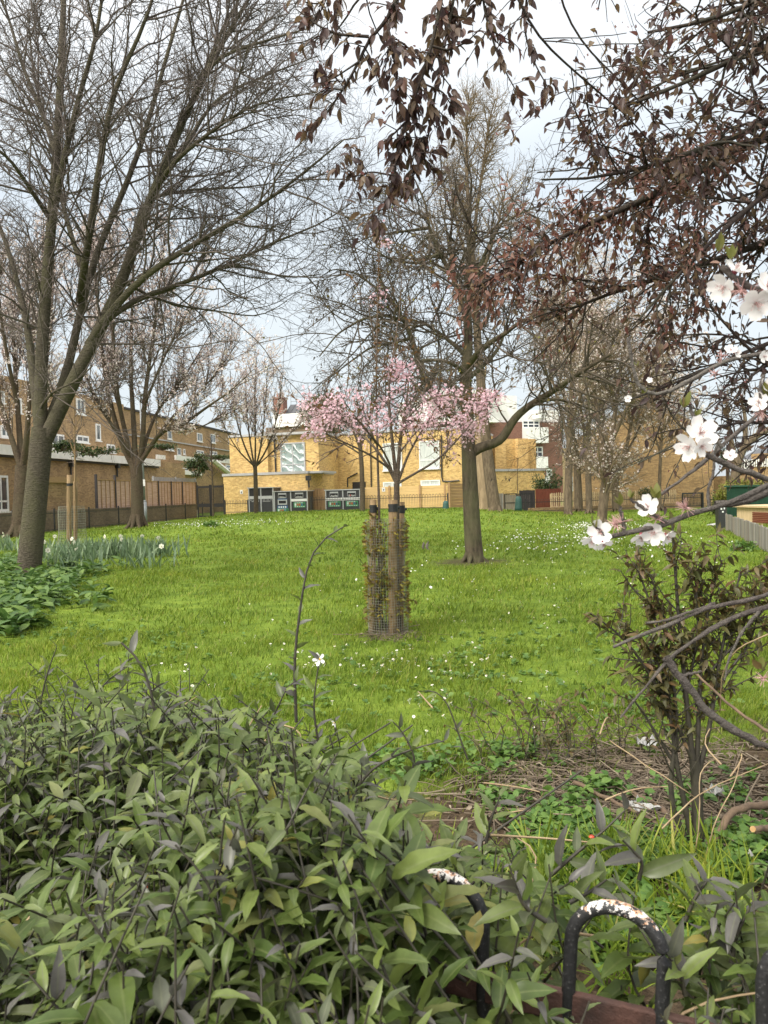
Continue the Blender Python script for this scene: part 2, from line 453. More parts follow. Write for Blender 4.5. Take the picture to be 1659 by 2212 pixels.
M['blossom_pink'] = leafmat('pink_blossom', [(0, (0.74, 0.44, 0.53)), (0.4, (0.79, 0.55, 0.63)), (0.75, (0.82, 0.68, 0.73)), (0.93, (0.78, 0.52, 0.60)), (1, (0.64, 0.28, 0.37))], 0.7, 0.35)
M['bronze_leaf'] = leafmat('bronze_young_leaf', [(0, (0.12, 0.05, 0.02)), (0.5, (0.17, 0.09, 0.03)), (1, (0.10, 0.09, 0.025))], 0.5, 0.35)
M['yellow_leaf'] = leafmat('yellow_green_leaf', [(0, (0.30, 0.24, 0.03)), (0.5, (0.16, 0.16, 0.03)), (1, (0.15, 0.08, 0.03))], 0.5, 0.4)
M['purple_leaf'] = leafmat('purple_plum_leaf', [(0, (0.062, 0.040, 0.042)), (0.3, (0.098, 0.058, 0.052)), (0.6, (0.135, 0.085, 0.058)), (0.85, (0.19, 0.135, 0.07)), (1, (0.15, 0.066, 0.06))], 0.4, 0.42, 0.45, rib=(0.16, 0.10, 0.085))
M['russet_leaf'] = leafmat('russet_plum_leaf', [(0, (0.18, 0.07, 0.055)), (0.4, (0.25, 0.12, 0.092)), (0.75, (0.31, 0.19, 0.15)), (1, (0.19, 0.13, 0.055))], 0.45, 0.45)
M['calyx'] = leafmat('spent_blossom', [(0, (0.16, 0.06, 0.06)), (0.6, (0.25, 0.12, 0.11)), (1, (0.35, 0.22, 0.20))], 0.7, 0.3)
M['bronze_shrub'] = leafmat('bronze_green_leaf', [(0, (0.07, 0.07, 0.025)), (0.4, (0.11, 0.108, 0.034)), (0.75, (0.14, 0.105, 0.04)), (0.9, (0.16, 0.09, 0.045)), (1, (0.09, 0.12, 0.032))], 0.42, 0.35, 0.45, rib=(0.15, 0.13, 0.06))
M['hedge_leaf'] = leafmat('hedge_leaf', [(0, (0.062, 0.098, 0.024)), (0.2, (0.085, 0.130, 0.030)), (0.45, (0.118, 0.168, 0.040)), (0.65, (0.105, 0.14, 0.05)), (0.8, (0.16, 0.21, 0.048)), (0.9, (0.125, 0.14, 0.085)), (0.97, (0.20, 0.225, 0.055)), (1, (0.27, 0.23, 0.06))], 0.36, 0.32, 0.35, rib=(0.19, 0.23, 0.085))
M['hedge_young'] = leafmat('hedge_young_leaf', [(0, (0.10, 0.098, 0.085)), (0.25, (0.12, 0.115, 0.11)), (0.42, (0.085, 0.11, 0.045)), (0.75, (0.17, 0.225, 0.055)), (0.93, (0.14, 0.175, 0.055)), (1, (0.07, 0.056, 0.058))], 0.34, 0.28, 0.4, rib=(0.16, 0.17, 0.11))
M['hedge_stem'] = plain('hedge_stem', (0.055, 0.05, 0.032), 0.6, (0.028, 0.024, 0.02), 30)
M['dry_stem'] = plain('dry_stem', (0.38, 0.29, 0.17), 0.8, (0.22, 0.15, 0.085), 12)
M['stick'] = plain('brown_stick', (0.17, 0.115, 0.07), 0.85, (0.085, 0.058, 0.04), 14, 0.4)
M['cut_wood'] = plain('cut_wood', (0.5, 0.32, 0.15), 0.8, (0.4, 0.24, 0.1), 20)
M['dead_leaf'] = leafmat('dry_brown_leaf', [(0, (0.09, 0.07, 0.05)), (0.5, (0.15, 0.115, 0.08)), (0.85, (0.22, 0.175, 0.125)), (1, (0.32, 0.27, 0.2))], 0.8, 0.1)
def grassmat():
    m = leafmat('grass_blade', [(0, (0.075, 0.125, 0.012)), (0.3, (0.125, 0.19, 0.018)), (0.6, (0.18, 0.25, 0.026)), (0.85, (0.25, 0.32, 0.04)), (0.95, (0.29, 0.30, 0.07)), (1, (0.33, 0.29, 0.12))], 0.55, 0.35, 0.3)
    nt = m.node_tree; b = next(n for n in nt.nodes if n.type == 'BSDF_PRINCIPLED'); t = next(n for n in nt.nodes if n.type == 'BSDF_TRANSLUCENT')
    c = b.inputs['Base Color'].links[0].from_socket
    c = mixc(nt, 0.65, c, ramp(nt, noise(nt, 0.45, 5), [(0.33, (0.62, 0.74, 0.66)), (0.5, (0.95, 0.97, 0.9)), (0.68, (1.3, 1.18, 1.1))]), 'MULTIPLY')
    c = mixc(nt, 0.6, c, ramp(nt, noise(nt, 2.6, 4), [(0.34, (0.58, 0.68, 0.6)), (0.52, (1.0, 1.0, 1.0)), (0.68, (1.28, 1.16, 1.05))]), 'MULTIPLY')
    nt.links.new(c, b.inputs['Base Color']); nt.links.new(c, t.inputs[0]); return m
M['grass'] = grassmat()
M['cover_leaf'] = leafmat('ground_cover_leaf', [(0, (0.06, 0.13, 0.025)), (0.5, (0.10, 0.19, 0.035)), (1, (0.15, 0.24, 0.05))], 0.5, 0.3)
M['alkanet'] = leafmat('broad_green_leaf', [(0, (0.05, 0.11, 0.03)), (0.5, (0.09, 0.17, 0.035)), (1, (0.16, 0.25, 0.05))], 0.5, 0.3, rib=(0.18, 0.26, 0.08))
M['daff_leaf'] = leafmat('daffodil_leaf', [(0, (0.10, 0.16, 0.085)), (0.5, (0.15, 0.22, 0.12)), (1, (0.22, 0.29, 0.16))], 0.5, 0.25)
M['evergreen'] = leafmat('evergreen_leaf', [(0, (0.025, 0.05, 0.018)), (0.5, (0.05, 0.085, 0.028)), (1, (0.10, 0.12, 0.035))], 0.5, 0.2)
M['sunny_leaf'] = leafmat('yellow_shrub_leaf', [(0, (0.17, 0.19, 0.03)), (0.5, (0.30, 0.30, 0.05)), (0.85, (0.12, 0.17, 0.04)), (1, (0.35, 0.08, 0.06))], 0.5, 0.3)
M['petal_white'] = leafmat('white_petal', [(0, (0.80, 0.80, 0.79)), (1, (0.86, 0.84, 0.83))], 0.6, 0.3)
M['petal_star'] = leafmat('white_star_petal', [(0, (0.78, 0.78, 0.79)), (1, (0.84, 0.84, 0.85))], 0.6, 0.2)
M['daffodil_white'] = leafmat('cream_petal', [(0, (0.78, 0.77, 0.62)), (1, (0.84, 0.82, 0.7))], 0.6, 0.2)
M['yellow'] = plain('yellow_centre', (0.65, 0.42, 0.03), 0.7)
M['stamen'] = plain('pink_stamen', (0.58, 0.36, 0.34), 0.6)
M['sepal'] = plain('crimson_sepal', (0.26, 0.035, 0.055), 0.6)
M['green_bud'] = leafmat('green_bud_leaf', [(0, (0.11, 0.13, 0.03)), (0.5, (0.16, 0.17, 0.04)), (1, (0.14, 0.09, 0.04))], 0.5, 0.3)
# ================================================================ camera, sky, sun
cam = bpy.data.cameras.new('camera'); co = bpy.data.objects.new('camera', cam); COL.objects.link(co)
R3 = Matrix(((RIGHT[0], UP[0], -FWD[0]), (RIGHT[1], UP[1], -FWD[1]), (RIGHT[2], UP[2], -FWD[2])))
co.matrix_world = Matrix.Translation(Vector(EYE)) @ R3.to_4x4()
cam.sensor_fit = 'VERTICAL'; cam.sensor_height = 36.0; cam.lens = 36.0 * F / H
cam.clip_start = 0.05; cam.clip_end = 600
cam.dof.use_dof = True; cam.dof.focus_distance = 9.0; cam.dof.aperture_fstop = 20.0
SC.camera = co

SUN_EL, SUN_AZ = math.radians(42), math.radians(-135)      # azimuth from +Y towards +X
wd = bpy.data.worlds.new('World'); SC.world = wd; wd.use_nodes = True
nt = wd.node_tree; nt.nodes.clear()
wo = nt.nodes.new('ShaderNodeOutputWorld'); bg = nt.nodes.new('ShaderNodeBackground')
sky = nt.nodes.new('ShaderNodeTexSky'); sky.sky_type = 'NISHITA'; sky.sun_disc = False
sky.sun_elevation = SUN_EL; sky.sun_rotation = SUN_AZ; sky.air_density = 1.0; sky.dust_density = 2.0
tc = nt.nodes.new('ShaderNodeTexCoord'); sp = nt.nodes.new('ShaderNodeSeparateXYZ'); nt.links.new(tc.outputs['Generated'], sp.inputs[0])
# overcast veil: cloud brightness rises towards the zenith
cl = ramp(nt, sp.outputs[2], [(0.0, (4.9, 5.2, 5.4)), (0.12, (5.3, 5.75, 6.0)), (0.36, (5.5, 6.05, 6.5)), (0.6, (8.8, 8.8, 8.7)), (1.0, (16.0, 15.4, 14.6))])
mp = nt.nodes.new('ShaderNodeMapping'); mp.inputs['Scale'].default_value = (1.0, 1.0, 3.0); nt.links.new(tc.outputs['Generated'], mp.inputs[0])
nz = nt.nodes.new('ShaderNodeTexNoise'); nz.inputs['Scale'].default_value = 1.6; nz.inputs['Detail'].default_value = 5; nz.inputs['Roughness'].default_value = 0.5
nt.links.new(mp.outputs[0], nz.inputs['Vector'])
cl = mixc(nt, 1.0, cl, ramp(nt, nz.outputs['Fac'], [(0.3, (0.90, 0.915, 0.94)), (0.7, (1.06, 1.05, 1.035))]), 'MULTIPLY')
# glow added to the unseen sky around the veiled sun, brightens the scene
dt = nt.nodes.new('ShaderNodeVectorMath'); dt.operation = 'DOT_PRODUCT'; dt.inputs[1].default_value = (math.sin(SUN_AZ) * math.cos(SUN_EL), math.cos(SUN_AZ) * math.cos(SUN_EL), math.sin(SUN_EL))
nt.links.new(tc.outputs['Generated'], dt.inputs[0])
cl = mixc(nt, 1.0, cl, ramp(nt, dt.outputs['Value'], [(0.0, (0, 0, 0)), (0.35, (1.8, 1.7, 1.55)), (0.7, (7.5, 7.0, 6.2)), (1.0, (18.0, 16.6, 14.4))]), 'ADD')
fin = mixc(nt, 0.88, sky.outputs[0], cl)
nt.links.new(fin, bg.inputs[0]); bg.inputs[1].default_value = 0.10
nt.links.new(bg.outputs[0], wo.inputs[0])
sl = bpy.data.lights.new('sun', 'SUN'); so = bpy.data.objects.new('sun', sl); COL.objects.link(so)
sl.energy = 1.5; sl.angle = math.radians(18); sl.color = (1.0, 0.95, 0.86)
sd = Vector((math.sin(SUN_AZ) * math.cos(SUN_EL), math.cos(SUN_AZ) * math.cos(SUN_EL), math.sin(SUN_EL)))
so.rotation_euler = sd.to_track_quat('Z', 'Y').to_euler(); so.location = (-20, -20, 30)
SC.view_settings.view_transform = 'Standard'; SC.view_settings.look = 'None'; SC.view_settings.gamma = 1.0
SC.view_settings.exposure = 0.72
SC.cycles.max_bounces = 6; SC.cycles.diffuse_bounces = 3; SC.cycles.transparent_max_bounces = 4
SC.cycles.use_denoising = True

# ================================================================ ground
def make_ground():
    xs = np.r_[-400, -150, -80, np.linspace(-40, 40, 161), 80, 150, 400]
    ys = np.r_[-30, -5, np.linspace(0, 12, 61), np.linspace(12.5, 60, 96), 75, 100, 160, 300, 500]
    X, Y = np.meshgrid(xs, ys); Z = G(X, Y)
    V = np.stack([X, Y, Z], -1).reshape(-1, 3); nx = len(xs)
    i = (np.arange(len(ys) - 1)[:, None] * nx + np.arange(nx - 1)[None]).ravel()
    Q = np.stack([i, i + 1, i + nx + 1, i + nx], -1)
    m, nt, b, out = _nt('lawn_ground')
    tc = nt.nodes.new('ShaderNodeTexCoord'); s = nt.nodes.new('ShaderNodeSeparateXYZ'); nt.links.new(tc.outputs['Object'], s.inputs[0])
    n1 = noise(nt, 0.35, 5); n2 = noise(nt, 4.0, 6); n3 = noise(nt, 45.0, 4)
    g = ramp(nt, n2, [(0.3, (0.085, 0.135, 0.02)), (0.5, (0.135, 0.205, 0.03)), (0.72, (0.20, 0.27, 0.045))])
    g = mixc(nt, 0.5, g, ramp(nt, n1, [(0.3, (0.65, 0.72, 0.6)), (0.7, (1.2, 1.12, 1.0))]), 'MULTIPLY')
    g = mixc(nt, 0.5, g, ramp(nt, n3, [(0.3, (0.45, 0.5, 0.4)), (0.7, (1.35, 1.3, 1.2))]), 'MULTIPLY')
    so_ = ramp(nt, n3, [(0.3, (0.035, 0.025, 0.017)), (0.7, (0.11, 0.08, 0.05))])
    # bare soil under the planting strip by the railing
    def mth(op, a, bb):
        q = nt.nodes.new('ShaderNodeMath'); q.operation = op
        for k, x in enumerate((a, bb)):
            if isinstance(x, (int, float)): q.inputs[k].default_value = x
            else: nt.links.new(x, q.inputs[k])
        return q.outputs[0]
    edge = mth('ADD', s.outputs[1], mth('MULTIPLY', mth('SUBTRACT', n2, 0.5), 2.2))
    edge = mth('SUBTRACT', edge, mth('MULTIPLY', s.outputs[0], 0.35))
    mr = nt.nodes.new('ShaderNodeMapRange'); mr.inputs[1].default_value = 3.6; mr.inputs[2].default_value = 4.1
    nt.links.new(edge, mr.inputs[0])
    c = mixc(nt, mr.outputs[0], so_, g)
    # worn earth round tree feet
    for (x, y, r) in WORN:
        dx = mth('POWER', mth('SUBTRACT', s.outputs[0], x), 2.0); dy = mth('POWER', mth('SUBTRACT', s.outputs[1], y), 2.0)
        d = mth('SQRT', mth('ADD', dx, dy), 0.0)
        d = mth('ADD', d, mth('MULTIPLY', mth('SUBTRACT', n2, 0.5), r * 1.4))
        mr2 = nt.nodes.new('ShaderNodeMapRange'); mr2.inputs[1].default_value = r * 0.6; mr2.inputs[2].default_value = r * 1.15; mr2.inputs[3].default_value = 0.8; mr2.inputs[4].default_value = 0.0
        nt.links.new(d, mr2.inputs[0])
        c = mixc(nt, mr2.outputs[0], c, so_)
    nt.links.new(c, b.inputs['Base Color']); b.inputs['Roughness'].default_value = 0.95; b.inputs['Specular IOR Level'].default_value = 0.1
    bump(nt, b, n3, 0.8, 0.03)
    o = link('lawn', mesh_np('lawn', V, Q), m)
    tag(o, 'green park lawn with bare soil along the near planting strip', None, None, 'structure')

# key tree positions
pA, pB, pC = GP(62, 1243), P(297, 1140, 40), P(42, 1159, 33.0)
pD, pF, pG = P(553, 1113, 45.5), GP(838, 1368), GP(1022, 1213)
WORN = [(pG[0], pG[1], 0.9), (pF[0], pF[1], 0.33), (pB[0], pB[1], 1.0), (pA[0], pA[1], 0.5)]
make_ground()

# ================================================================ facades
class Facade:
    """vertical plane through the ground points A and B (left to right as seen)"""
    def __init__(s, uA, YA, uB, YB, vref=1080):
        s.A = P(uA, vref, YA); s.B = P(uB, vref, YB); s.A[2] = s.B[2] = 0
        s.t = norm(s.B - s.A); s.n = np.array([s.t[1], -s.t[0], 0.0]); s.z = np.array([0, 0, 1.0])
    def hit(s, u, v):
        d = ray(u, v); k = ((s.A - EYE) @ s.n) / (d @ s.n); q = EYE + d * k
        return (q - s.A) @ s.t, q[2]
    def sz(s, u0, v0, u1, v1):
        s0, _ = s.hit(u0, (v0 + v1) / 2); s1, _ = s.hit(u1, (v0 + v1) / 2)
        _, z1 = s.hit((u0 + u1) / 2, v0); _, z0 = s.hit((u0 + u1) / 2, v1)
        return s0, s1, z0, z1
    def pt(s, a, z, off=0.0): return s.A + s.t * a + s.z * z + s.n * off
    def block(s, mb, s0, s1, z0, z1, off0, off1, mi=0):
        c = s.pt((s0 + s1) / 2, (z0 + z1) / 2, (off0 + off1) / 2)
        mb.box(c, s.t, s.n, s.z, abs(s1 - s0) / 2, abs(off1 - off0) / 2, abs(z1 - z0) / 2, mi)
    def rect(s, mb, u0, v0, u1, v1, off0=0.0, off1=0.05, mi=0):
        a, b, z0, z1 = s.sz(u0, v0, u1, v1); s.block(mb, a, b, z0, z1, off0, off1, mi)
        return a, b, z0, z1

def window(fc, parent, s0, s1, z0, z1, off=0.03, fw=0.07, mull=1, trans=None, gm='glass', fm='white', sill=True, extra=None):
    """frame with a pane and sill as sub-parts"""
    f = MB()
    for a, b, c, d in ((s0, s1, z1 - fw, z1), (s0, s1, z0, z0 + fw), (s0, s0 + fw, z0 + fw, z1 - fw), (s1 - fw, s1, z0 + fw, z1 - fw)):
        fc.block(f, a, b, c, d, 0.002, off + 0.05)
    for k in range(1, mull + 1):
        x = s0 + (s1 - s0) * k / (mull + 1); fc.block(f, x - fw * 0.4, x + fw * 0.4, z0 + fw, z1 - fw, 0.004, off + 0.045)
    if trans:
        zt = z0 + (z1 - z0) * trans; fc.block(f, s0 + fw, s1 - fw, zt - fw * 0.4, zt + fw * 0.4, 0.006, off + 0.04)
    fo = f.build('window', M[fm], parent)
    g = MB(); fc.block(g, s0 + fw * 0.9, s1 - fw * 0.9, z0 + fw * 0.9, z1 - fw * 0.9, 0.003, off + 0.01)
    g.build('pane', M[gm], fo)
    if sill:
        q = MB(); fc.block(q, s0 - 0.06, s1 + 0.06, z0 - 0.08, z0 - 0.003, 0.001, off + 0.12); q.build('sill', M['white'], fo)
    return fo

def pipe(fc, parent, pix, r=0.05, off=0.09, name='drainpipe', hopper=True):
    mb = MB()
    pts = [fc.pt(*fc.hit(u, v), off) for u, v in pix]
    mb.tube(pts, r, 8)
    if hopper:
        a, z = fc.hit(*pix[0]); fc.block(mb, a - 0.15, a + 0.15, z - 0.25, z + 0.08, 0.02, 0.28)
    return mb.build(name, M['black_metal'], parent)

# ---------------------------------------------------------------- yellow brick building
yb = thing('brick_building', 'new yellow brick building with a plastic covered window behind the bins', 'building', P(600, 1100, 53))
fl = Facade(482, 52.6, 664, 50.6)                     # low extension front
fu = Facade(500, 55.4, 687, 53.4)                     # upper storey, front left
fm_ = Facade(725, 57.2, 996, 53.6)                    # main wing to the right
a0, b0, z0, z1 = fl.sz(482, 1031, 664, 1021.5); zl = fl.hit(600, 1025)[1]
w = MB(); fl.block(w, a0, b0, 0.2, zl, -4.5, 0.0); w.build('extension_wall', M['yellow_brick'], yb)
c = MB(); fl.block(c, a0 - 0.06, b0 + 0.06, zl + 0.003, zl + 0.17, -4.5, 0.06); c.build('coping', M['grey_cap'], yb)
au, _ = fu.hit(500, 942); bu, _ = fu.hit(687, 936); zu = fu.hit(600, 941)[1]
amid, _ = fu.hit(583, 980)
w = MB(); fu.block(w, au, amid, 0.2, zu, -9, 0.35); fu.block(w, amid + 0.004, bu, 0.2, zu, -9, 0.0); w.build('upper_wall', M['yellow_brick'], yb)
c = MB(); fu.block(c, au - 0.05, bu + 0.05, zu + 0.003, zu + 0.16, -9, 0.42); c.build('parapet_coping', M['grey_cap'], yb)
# plastic sheeted window
s0, s1, q0, q1 = fu.sz(606.5, 956, 660, 1024)
window(fu, yb, s0, s1, q0, q1, 0.04, 0.09, 1, 0.3, 'plastic_sheet', 'alu', False)['label'] = 'window covered with crinkled clear plastic sheet'
pipe(fu, yb, [(593, 944), (595, 980), (597, 1023)])
a, b, z0_, z1_ = fl.sz(664, 1022, 690, 1027)
c = MB(); fl.block(c, b0 + 0.065, b0 + 1.0, zl + 0.02, zl + 0.15, -2.6, -0.2); c.build('canopy', M['grey_cap'], yb)
# recessed main wing
a2, _ = fm_.hit(690, 980); b2, _ = fm_.hit(998, 980); zm = fm_.hit(850, 934)[1]
w = MB(); fm_.block(w, a2, b2, 0.1, zm, -9, 0.0); w.build('wing_wall', M['yellow_brick'], yb)
c = MB(); fm_.block(c, a2 + 0.3, b2 + 0.05, zm + 0.003, zm + 0.16, -9, 0.06); c.build('parapet_coping', M['grey_cap'], yb)
for (u0, v0, u1, v1, mu, tr) in ((828, 957, 869, 1016, 1, None), (906, 952, 950, 1012, 0, 0.3), (909, 1037, 951, 1050, 1, None), (828, 1041, 868, 1054, 1, None)):
    s0, s1, q0, q1 = fm_.sz(u0, v0, u1, v1)
    window(fm_, yb, s0, s1, q0, q1, 0.03, 0.09, mu, tr, 'curtain')
pipe(fm_, yb, [(954, 940), (955, 1030), (957, 1039), (970, 1040), (993, 1038)], hopper=False)
pipe(fm_, yb, [(801, 940), (803, 1055)], 0.045)
pipe(fm_, yb, [(752, 1052), (752, 1033), (773, 1022)], 0.05, hopper=False)
s0, s1, q0, q1 = fm_.sz(762, 1041, 790, 1056)
w = MB(); fm_.block(w, s0, s1, q0, q1, 0.002, 0.06); w.build('door_head', M['black_metal'], yb)
pipe(fl, yb, [(668, 1030), (669, 1034), (668, 1040), (669, 1053)], 0.05)
# right low wing and the tall block behind
fr = Facade(1000, 54.0, 1177, 57.5)
a, _ = fr.hit(1000, 1050); b, _ = fr.hit(1177, 1050); zr = fr.hit(1090, 1018)[1]
w = MB(); fr.block(w, a, b, 0.0, zr, -6, 0.0); w.build('side_wing_wall', M['yellow_brick'], yb)
c = MB(); fr.block(c, a, b + 0.06, zr + 0.003, zr + 0.17, -6, 0.06); c.build('coping', M['grey_cap'], yb)
fb = Facade(1000, 61.5, 1158, 64.0)
a, _ = fb.hit(1000, 980); b, _ = fb.hit(1158, 980); zb = fb.hit(1090, 948)[1]
w = MB(); fb.block(w, a, b, 0.0, zb, -8, 0.0)
for u0, u1 in ((1063, 1086), (1112, 1134)):
    s0, _ = fb.hit(u0, 980); s1, _ = fb.hit(u1, 980); fb.block(w, s0, s1, 0.0, zb - 0.004, 0.002, 0.5)
w.build('tall_block_wall', M['yellow_brick'], yb)
# small wall sign: white plate with a dark symbol
sg = thing('wall_sign', 'small white wall plate with a dark symbol on the yellow brick', 'sign', fl.pt(*fl.hit(522, 1062)))
s0, s1, q0, q1 = fl.sz(519, 1058.5, 524.5, 1067)
w = MB(); fl.block(w, s0, s1, q0, q1, 0.002, 0.02); w.build('plate', M['white'], sg)
w = MB(); sx = (s0 + s1) / 2; zx = q0 + (q1 - q0) * 0.35; fl.block(w, sx - 0.04, sx + 0.04, zx - 0.05, zx + 0.03, 0.021, 0.026); fl.block(w, sx - 0.02, sx + 0.02, zx + 0.031, zx + 0.1, 0.021, 0.026); w.build('symbol', M['black_metal'], sg)

# ---------------------------------------------------------------- bin houses
fbin = Facade(530, 50.3, 800, 48.6)
def bin_house(name, label, u0, u1, vt, vb, kinds, depth=1.1):
    s0, s1, z0, z1 = fbin.sz(u0, vt, u1, vb); z0 = 0.42
    t = thing(name, label, 'bin housing', fbin.pt((s0 + s1) / 2, z0), 'communal recycling bin housings')
    n = len(kinds); fw = 0.065
    b = MB(); fbin.block(b, s0 + 0.02, s1 - 0.02, z0, z1 - 0.06, -depth, -0.03); b.build('body', M['bin_dark'], t)
    r = MB()
    for y0, y1 in ((-depth - 0.05, 0.1),): fbin.block(r, s0 - 0.05, s1 + 0.05, z1 - 0.055, z1, y0, y1)
    r.build('roof', M['alu'], t)
    fr_ = MB()
    for k in range(n + 1):
        x = s0 + (s1 - s0) * k / n; x = min(max(x, s0 + fw / 2), s1 - fw / 2); fbin.block(fr_, x - fw / 2, x + fw / 2, z0, z1 - 0.06, -0.03, 0.03)
    fr_.build('frame', M['alu'], t)
    h = z1 - z0; bw = (s1 - s0) / n
    for k, kd in enumerate(kinds):
        x0 = s0 + bw * k + fw * 0.7; x1 = s0 + bw * (k + 1) - fw * 0.7; wd_ = x1 - x0
        dr = MB(); fbin.block(dr, x0, x1, z0 + 0.04, z1 - 0.09, -0.028, 0.0); d = dr.build('door', M['bin_dark'], t)
        if kd == 'refuse':
            q = MB(); fbin.block(q, x0 + 0.05, x1 - 0.05, z0 + h * 0.68, z1 - 0.12, 0.002, 0.012); q.build('aperture', M['bin_hole'], d)
            q = MB(); fbin.block(q, x0 - 0.02, x1 + 0.02, z0 + h * 0.545, z0 + h * 0.66, 0.003, 0.03); q.build('band', M['alu'], d)
            q = MB()
            for j in range(2):
                for i in range(7):
                    if rng.random() < 0.8:
                        a_ = x0 + wd_ * (0.1 + 0.115 * i); fbin.block(q, a_, a_ + wd_ * 0.085, z0 + h * (0.49 - 0.05 * j), z0 + h * (0.515 - 0.05 * j), 0.002, 0.006)
            q.build('lettering', M['grey_cap'], d)
        else:
            q = MB(); fbin.block(q, x0 + wd_ * 0.24, x1 - wd_ * 0.24, z0 + h * 0.665, z0 + h * 0.90, 0.002, 0.02); q.build('flap', M['alu'], d)
            q = MB(); fbin.block(q, x0 + wd_ * 0.26, x1 - wd_ * 0.26, z0 + h * 0.69, z0 + h * 0.83, 0.021, 0.03); a_ = q.build('aperture', M['bin_hole'], d)
            q = MB()
            for i in range(5):
                x = x0 + wd_ * (0.32 + 0.08 * i); hh = h * rng.uniform(0.03, 0.07); fbin.block(q, x, x + wd_ * 0.075, z0 + h * 0.692, z0 + h * 0.692 + hh, 0.031, 0.036 + 0.002 * i, 1 if (i == 1 and kd == 'mixed_red') else 0)
            q.build('rubbish', [M['litter_white'], M['red']], d)
            if kd == 'two':
                q = MB(); fbin.block(q, x0 + wd_ * 0.2, x1 - wd_ * 0.2, z0 + h * 0.36, z0 + h * 0.6, 0.002, 0.02); q.build('flap', M['alu'], d)
                q = MB(); fbin.block(q, x0 + wd_ * 0.27, x1 - wd_ * 0.27, z0 + h * 0.42, z0 + h * 0.55, 0.021, 0.028); q.build('aperture', M['bin_hole'], d)
                q = MB(); fbin.block(q, x0 + wd_ * 0.17, x1 - wd_ * 0.17, z0 + h * 0.19, z0 + h * 0.32, 0.002, 0.01)
                fbin.block(q, x0 + wd_ * 0.2, x1 - wd_ * 0.2, z0 + h * 0.605, z0 + h * 0.645, 0.002, 0.024); q.build('blue_label', M['blue'], d)
                q = MB()
                for i in range(4): x = x0 + wd_ * (0.24 + 0.14 * i); fbin.block(q, x, x + wd_ * 0.08, z0 + h * 0.22, z0 + h * 0.29, 0.011, 0.014)
                q.build('lettering', M['icon_white'], d)
                g0, g1 = 0.03, 0.18
            else:
                q = MB(); fbin.block(q, x0 - 0.02, x1 + 0.02, z0 + h * 0.5, z0 + h * 0.62, 0.003, 0.03); q.build('band', M['white'], d)
                g0, g1 = 0.22, 0.46
            p_ = MB(); fbin.block(p_, x0 + wd_ * 0.14, x1 - wd_ * 0.12, z0 + h * g0, z0 + h * g1, 0.004, 0.012); pl = p_.build('sign_panel', M['green_sign'], d)
            q = MB(); gh = g1 - g0
            for i in range(5):
                x = x0 + wd_ * (0.20 + 0.135 * i)
                fbin.block(q, x, x + wd_ * 0.095, z0 + h * (g0 + gh * 0.33), z0 + h * (g0 + gh * 0.75), 0.0125, 0.016, (0, 1, 2, 3, 4)[i])
                fbin.block(q, x, x + wd_ * 0.085, z0 + h * (g0 + gh * 0.10), z0 + h * (g0 + gh * 0.2), 0.0125, 0.016, 0)
                if i < 4: fbin.block(q, x, x + wd_ * 0.11, z0 + h * (g0 + gh * 0.84), z0 + h * (g0 + gh * 0.93), 0.0125, 0.016, 0)
            q.build('icons', [M['icon_white'], M['terracotta'], M['red'], M['blue'], M['bin_dark']], pl)
    return t
bin_house('bin_housing', 'tall charcoal bin housing with two plain dark doors and silver frame', 537, 591, 1052.5, 1106, ['refuse', 'refuse'], 2.2)
bin_house('bin_housing', 'charcoal recycling housing with blue label and two slots on its left door', 592, 665, 1060, 1106, ['two', 'mixed'], 1.3)
bin_house('bin_housing', 'charcoal recycling housing standing alone against the pale timber fence', 703, 779, 1057, 1105, ['mixed', 'mixed_red'], 1.3)

# ---------------------------------------------------------------- timber fences, gates and railings along the back
def board_fence(name, label, fc, u0, u1, vt, vb, m, boards=8, posts=(), horiz=True, pm='tan_wood', zb=None, group=None, gap=0.012):
    s0, s1, z0, z1 = fc.sz(u0, vt, u1, vb)
    if zb is not None: z0 = zb
    t = thing(name, label, 'fence', fc.pt((s0 + s1) / 2, z0), group)
    b = MB(); n = boards
    for k in range(n):
        if horiz:
            za = z0 + (z1 - z0) * k / n; zc = z0 + (z1 - z0) * (k + 1) / n - gap
            fc.block(b, s0, s1, za, zc, -0.03, 0.02 if k % 2 == 0 else 0.006)
        else:
            sa = s0 + (s1 - s0) * k / n; sc_ = s0 + (s1 - s0) * (k + 1) / n - gap
            fc.block(b, sa, sc_, z0, z1 + rng.uniform(-0.015, 0.015), -0.02, 0.012 + 0.006 * (k % 2))
    b.build('board_panel', M[m], t)
    for u in posts:
        x, _ = fc.hit(u, (vt + vb) / 2); p_ = MB(); fc.block(p_, x - 0.06, x + 0.06, z0, z1 + 0.06, 0.021, 0.12); p_.build('post', M[pm], t)
    return t
ff = Facade(660, 51.6, 985, 49.3)
board_fence('timber_fence', 'pale new timber fence of wide horizontal boards below the curtained windows', ff, 784, 963, 1050, 1104, 'pale_wood', 9, (786, 842, 908, 962))
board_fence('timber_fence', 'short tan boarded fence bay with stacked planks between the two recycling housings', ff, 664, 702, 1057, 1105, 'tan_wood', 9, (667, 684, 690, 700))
fg = Facade(968, 49.0, 1008, 50.2)
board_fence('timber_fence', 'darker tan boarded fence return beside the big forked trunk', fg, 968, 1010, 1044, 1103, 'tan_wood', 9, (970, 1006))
sg = thing('fence_sign', 'small white notice on the pale timber fence', 'sign', ff.pt(*ff.hit(829, 1058)))
w = MB(); ff.rect(w, 825.5, 1053, 832, 1062, 0.022, 0.035); w.build('plate', M['white'], sg)
w = MB(); ff.rect(w, 828, 1056, 830, 1060, 0.0355, 0.04); w.build('symbol', M['black_metal'], sg)

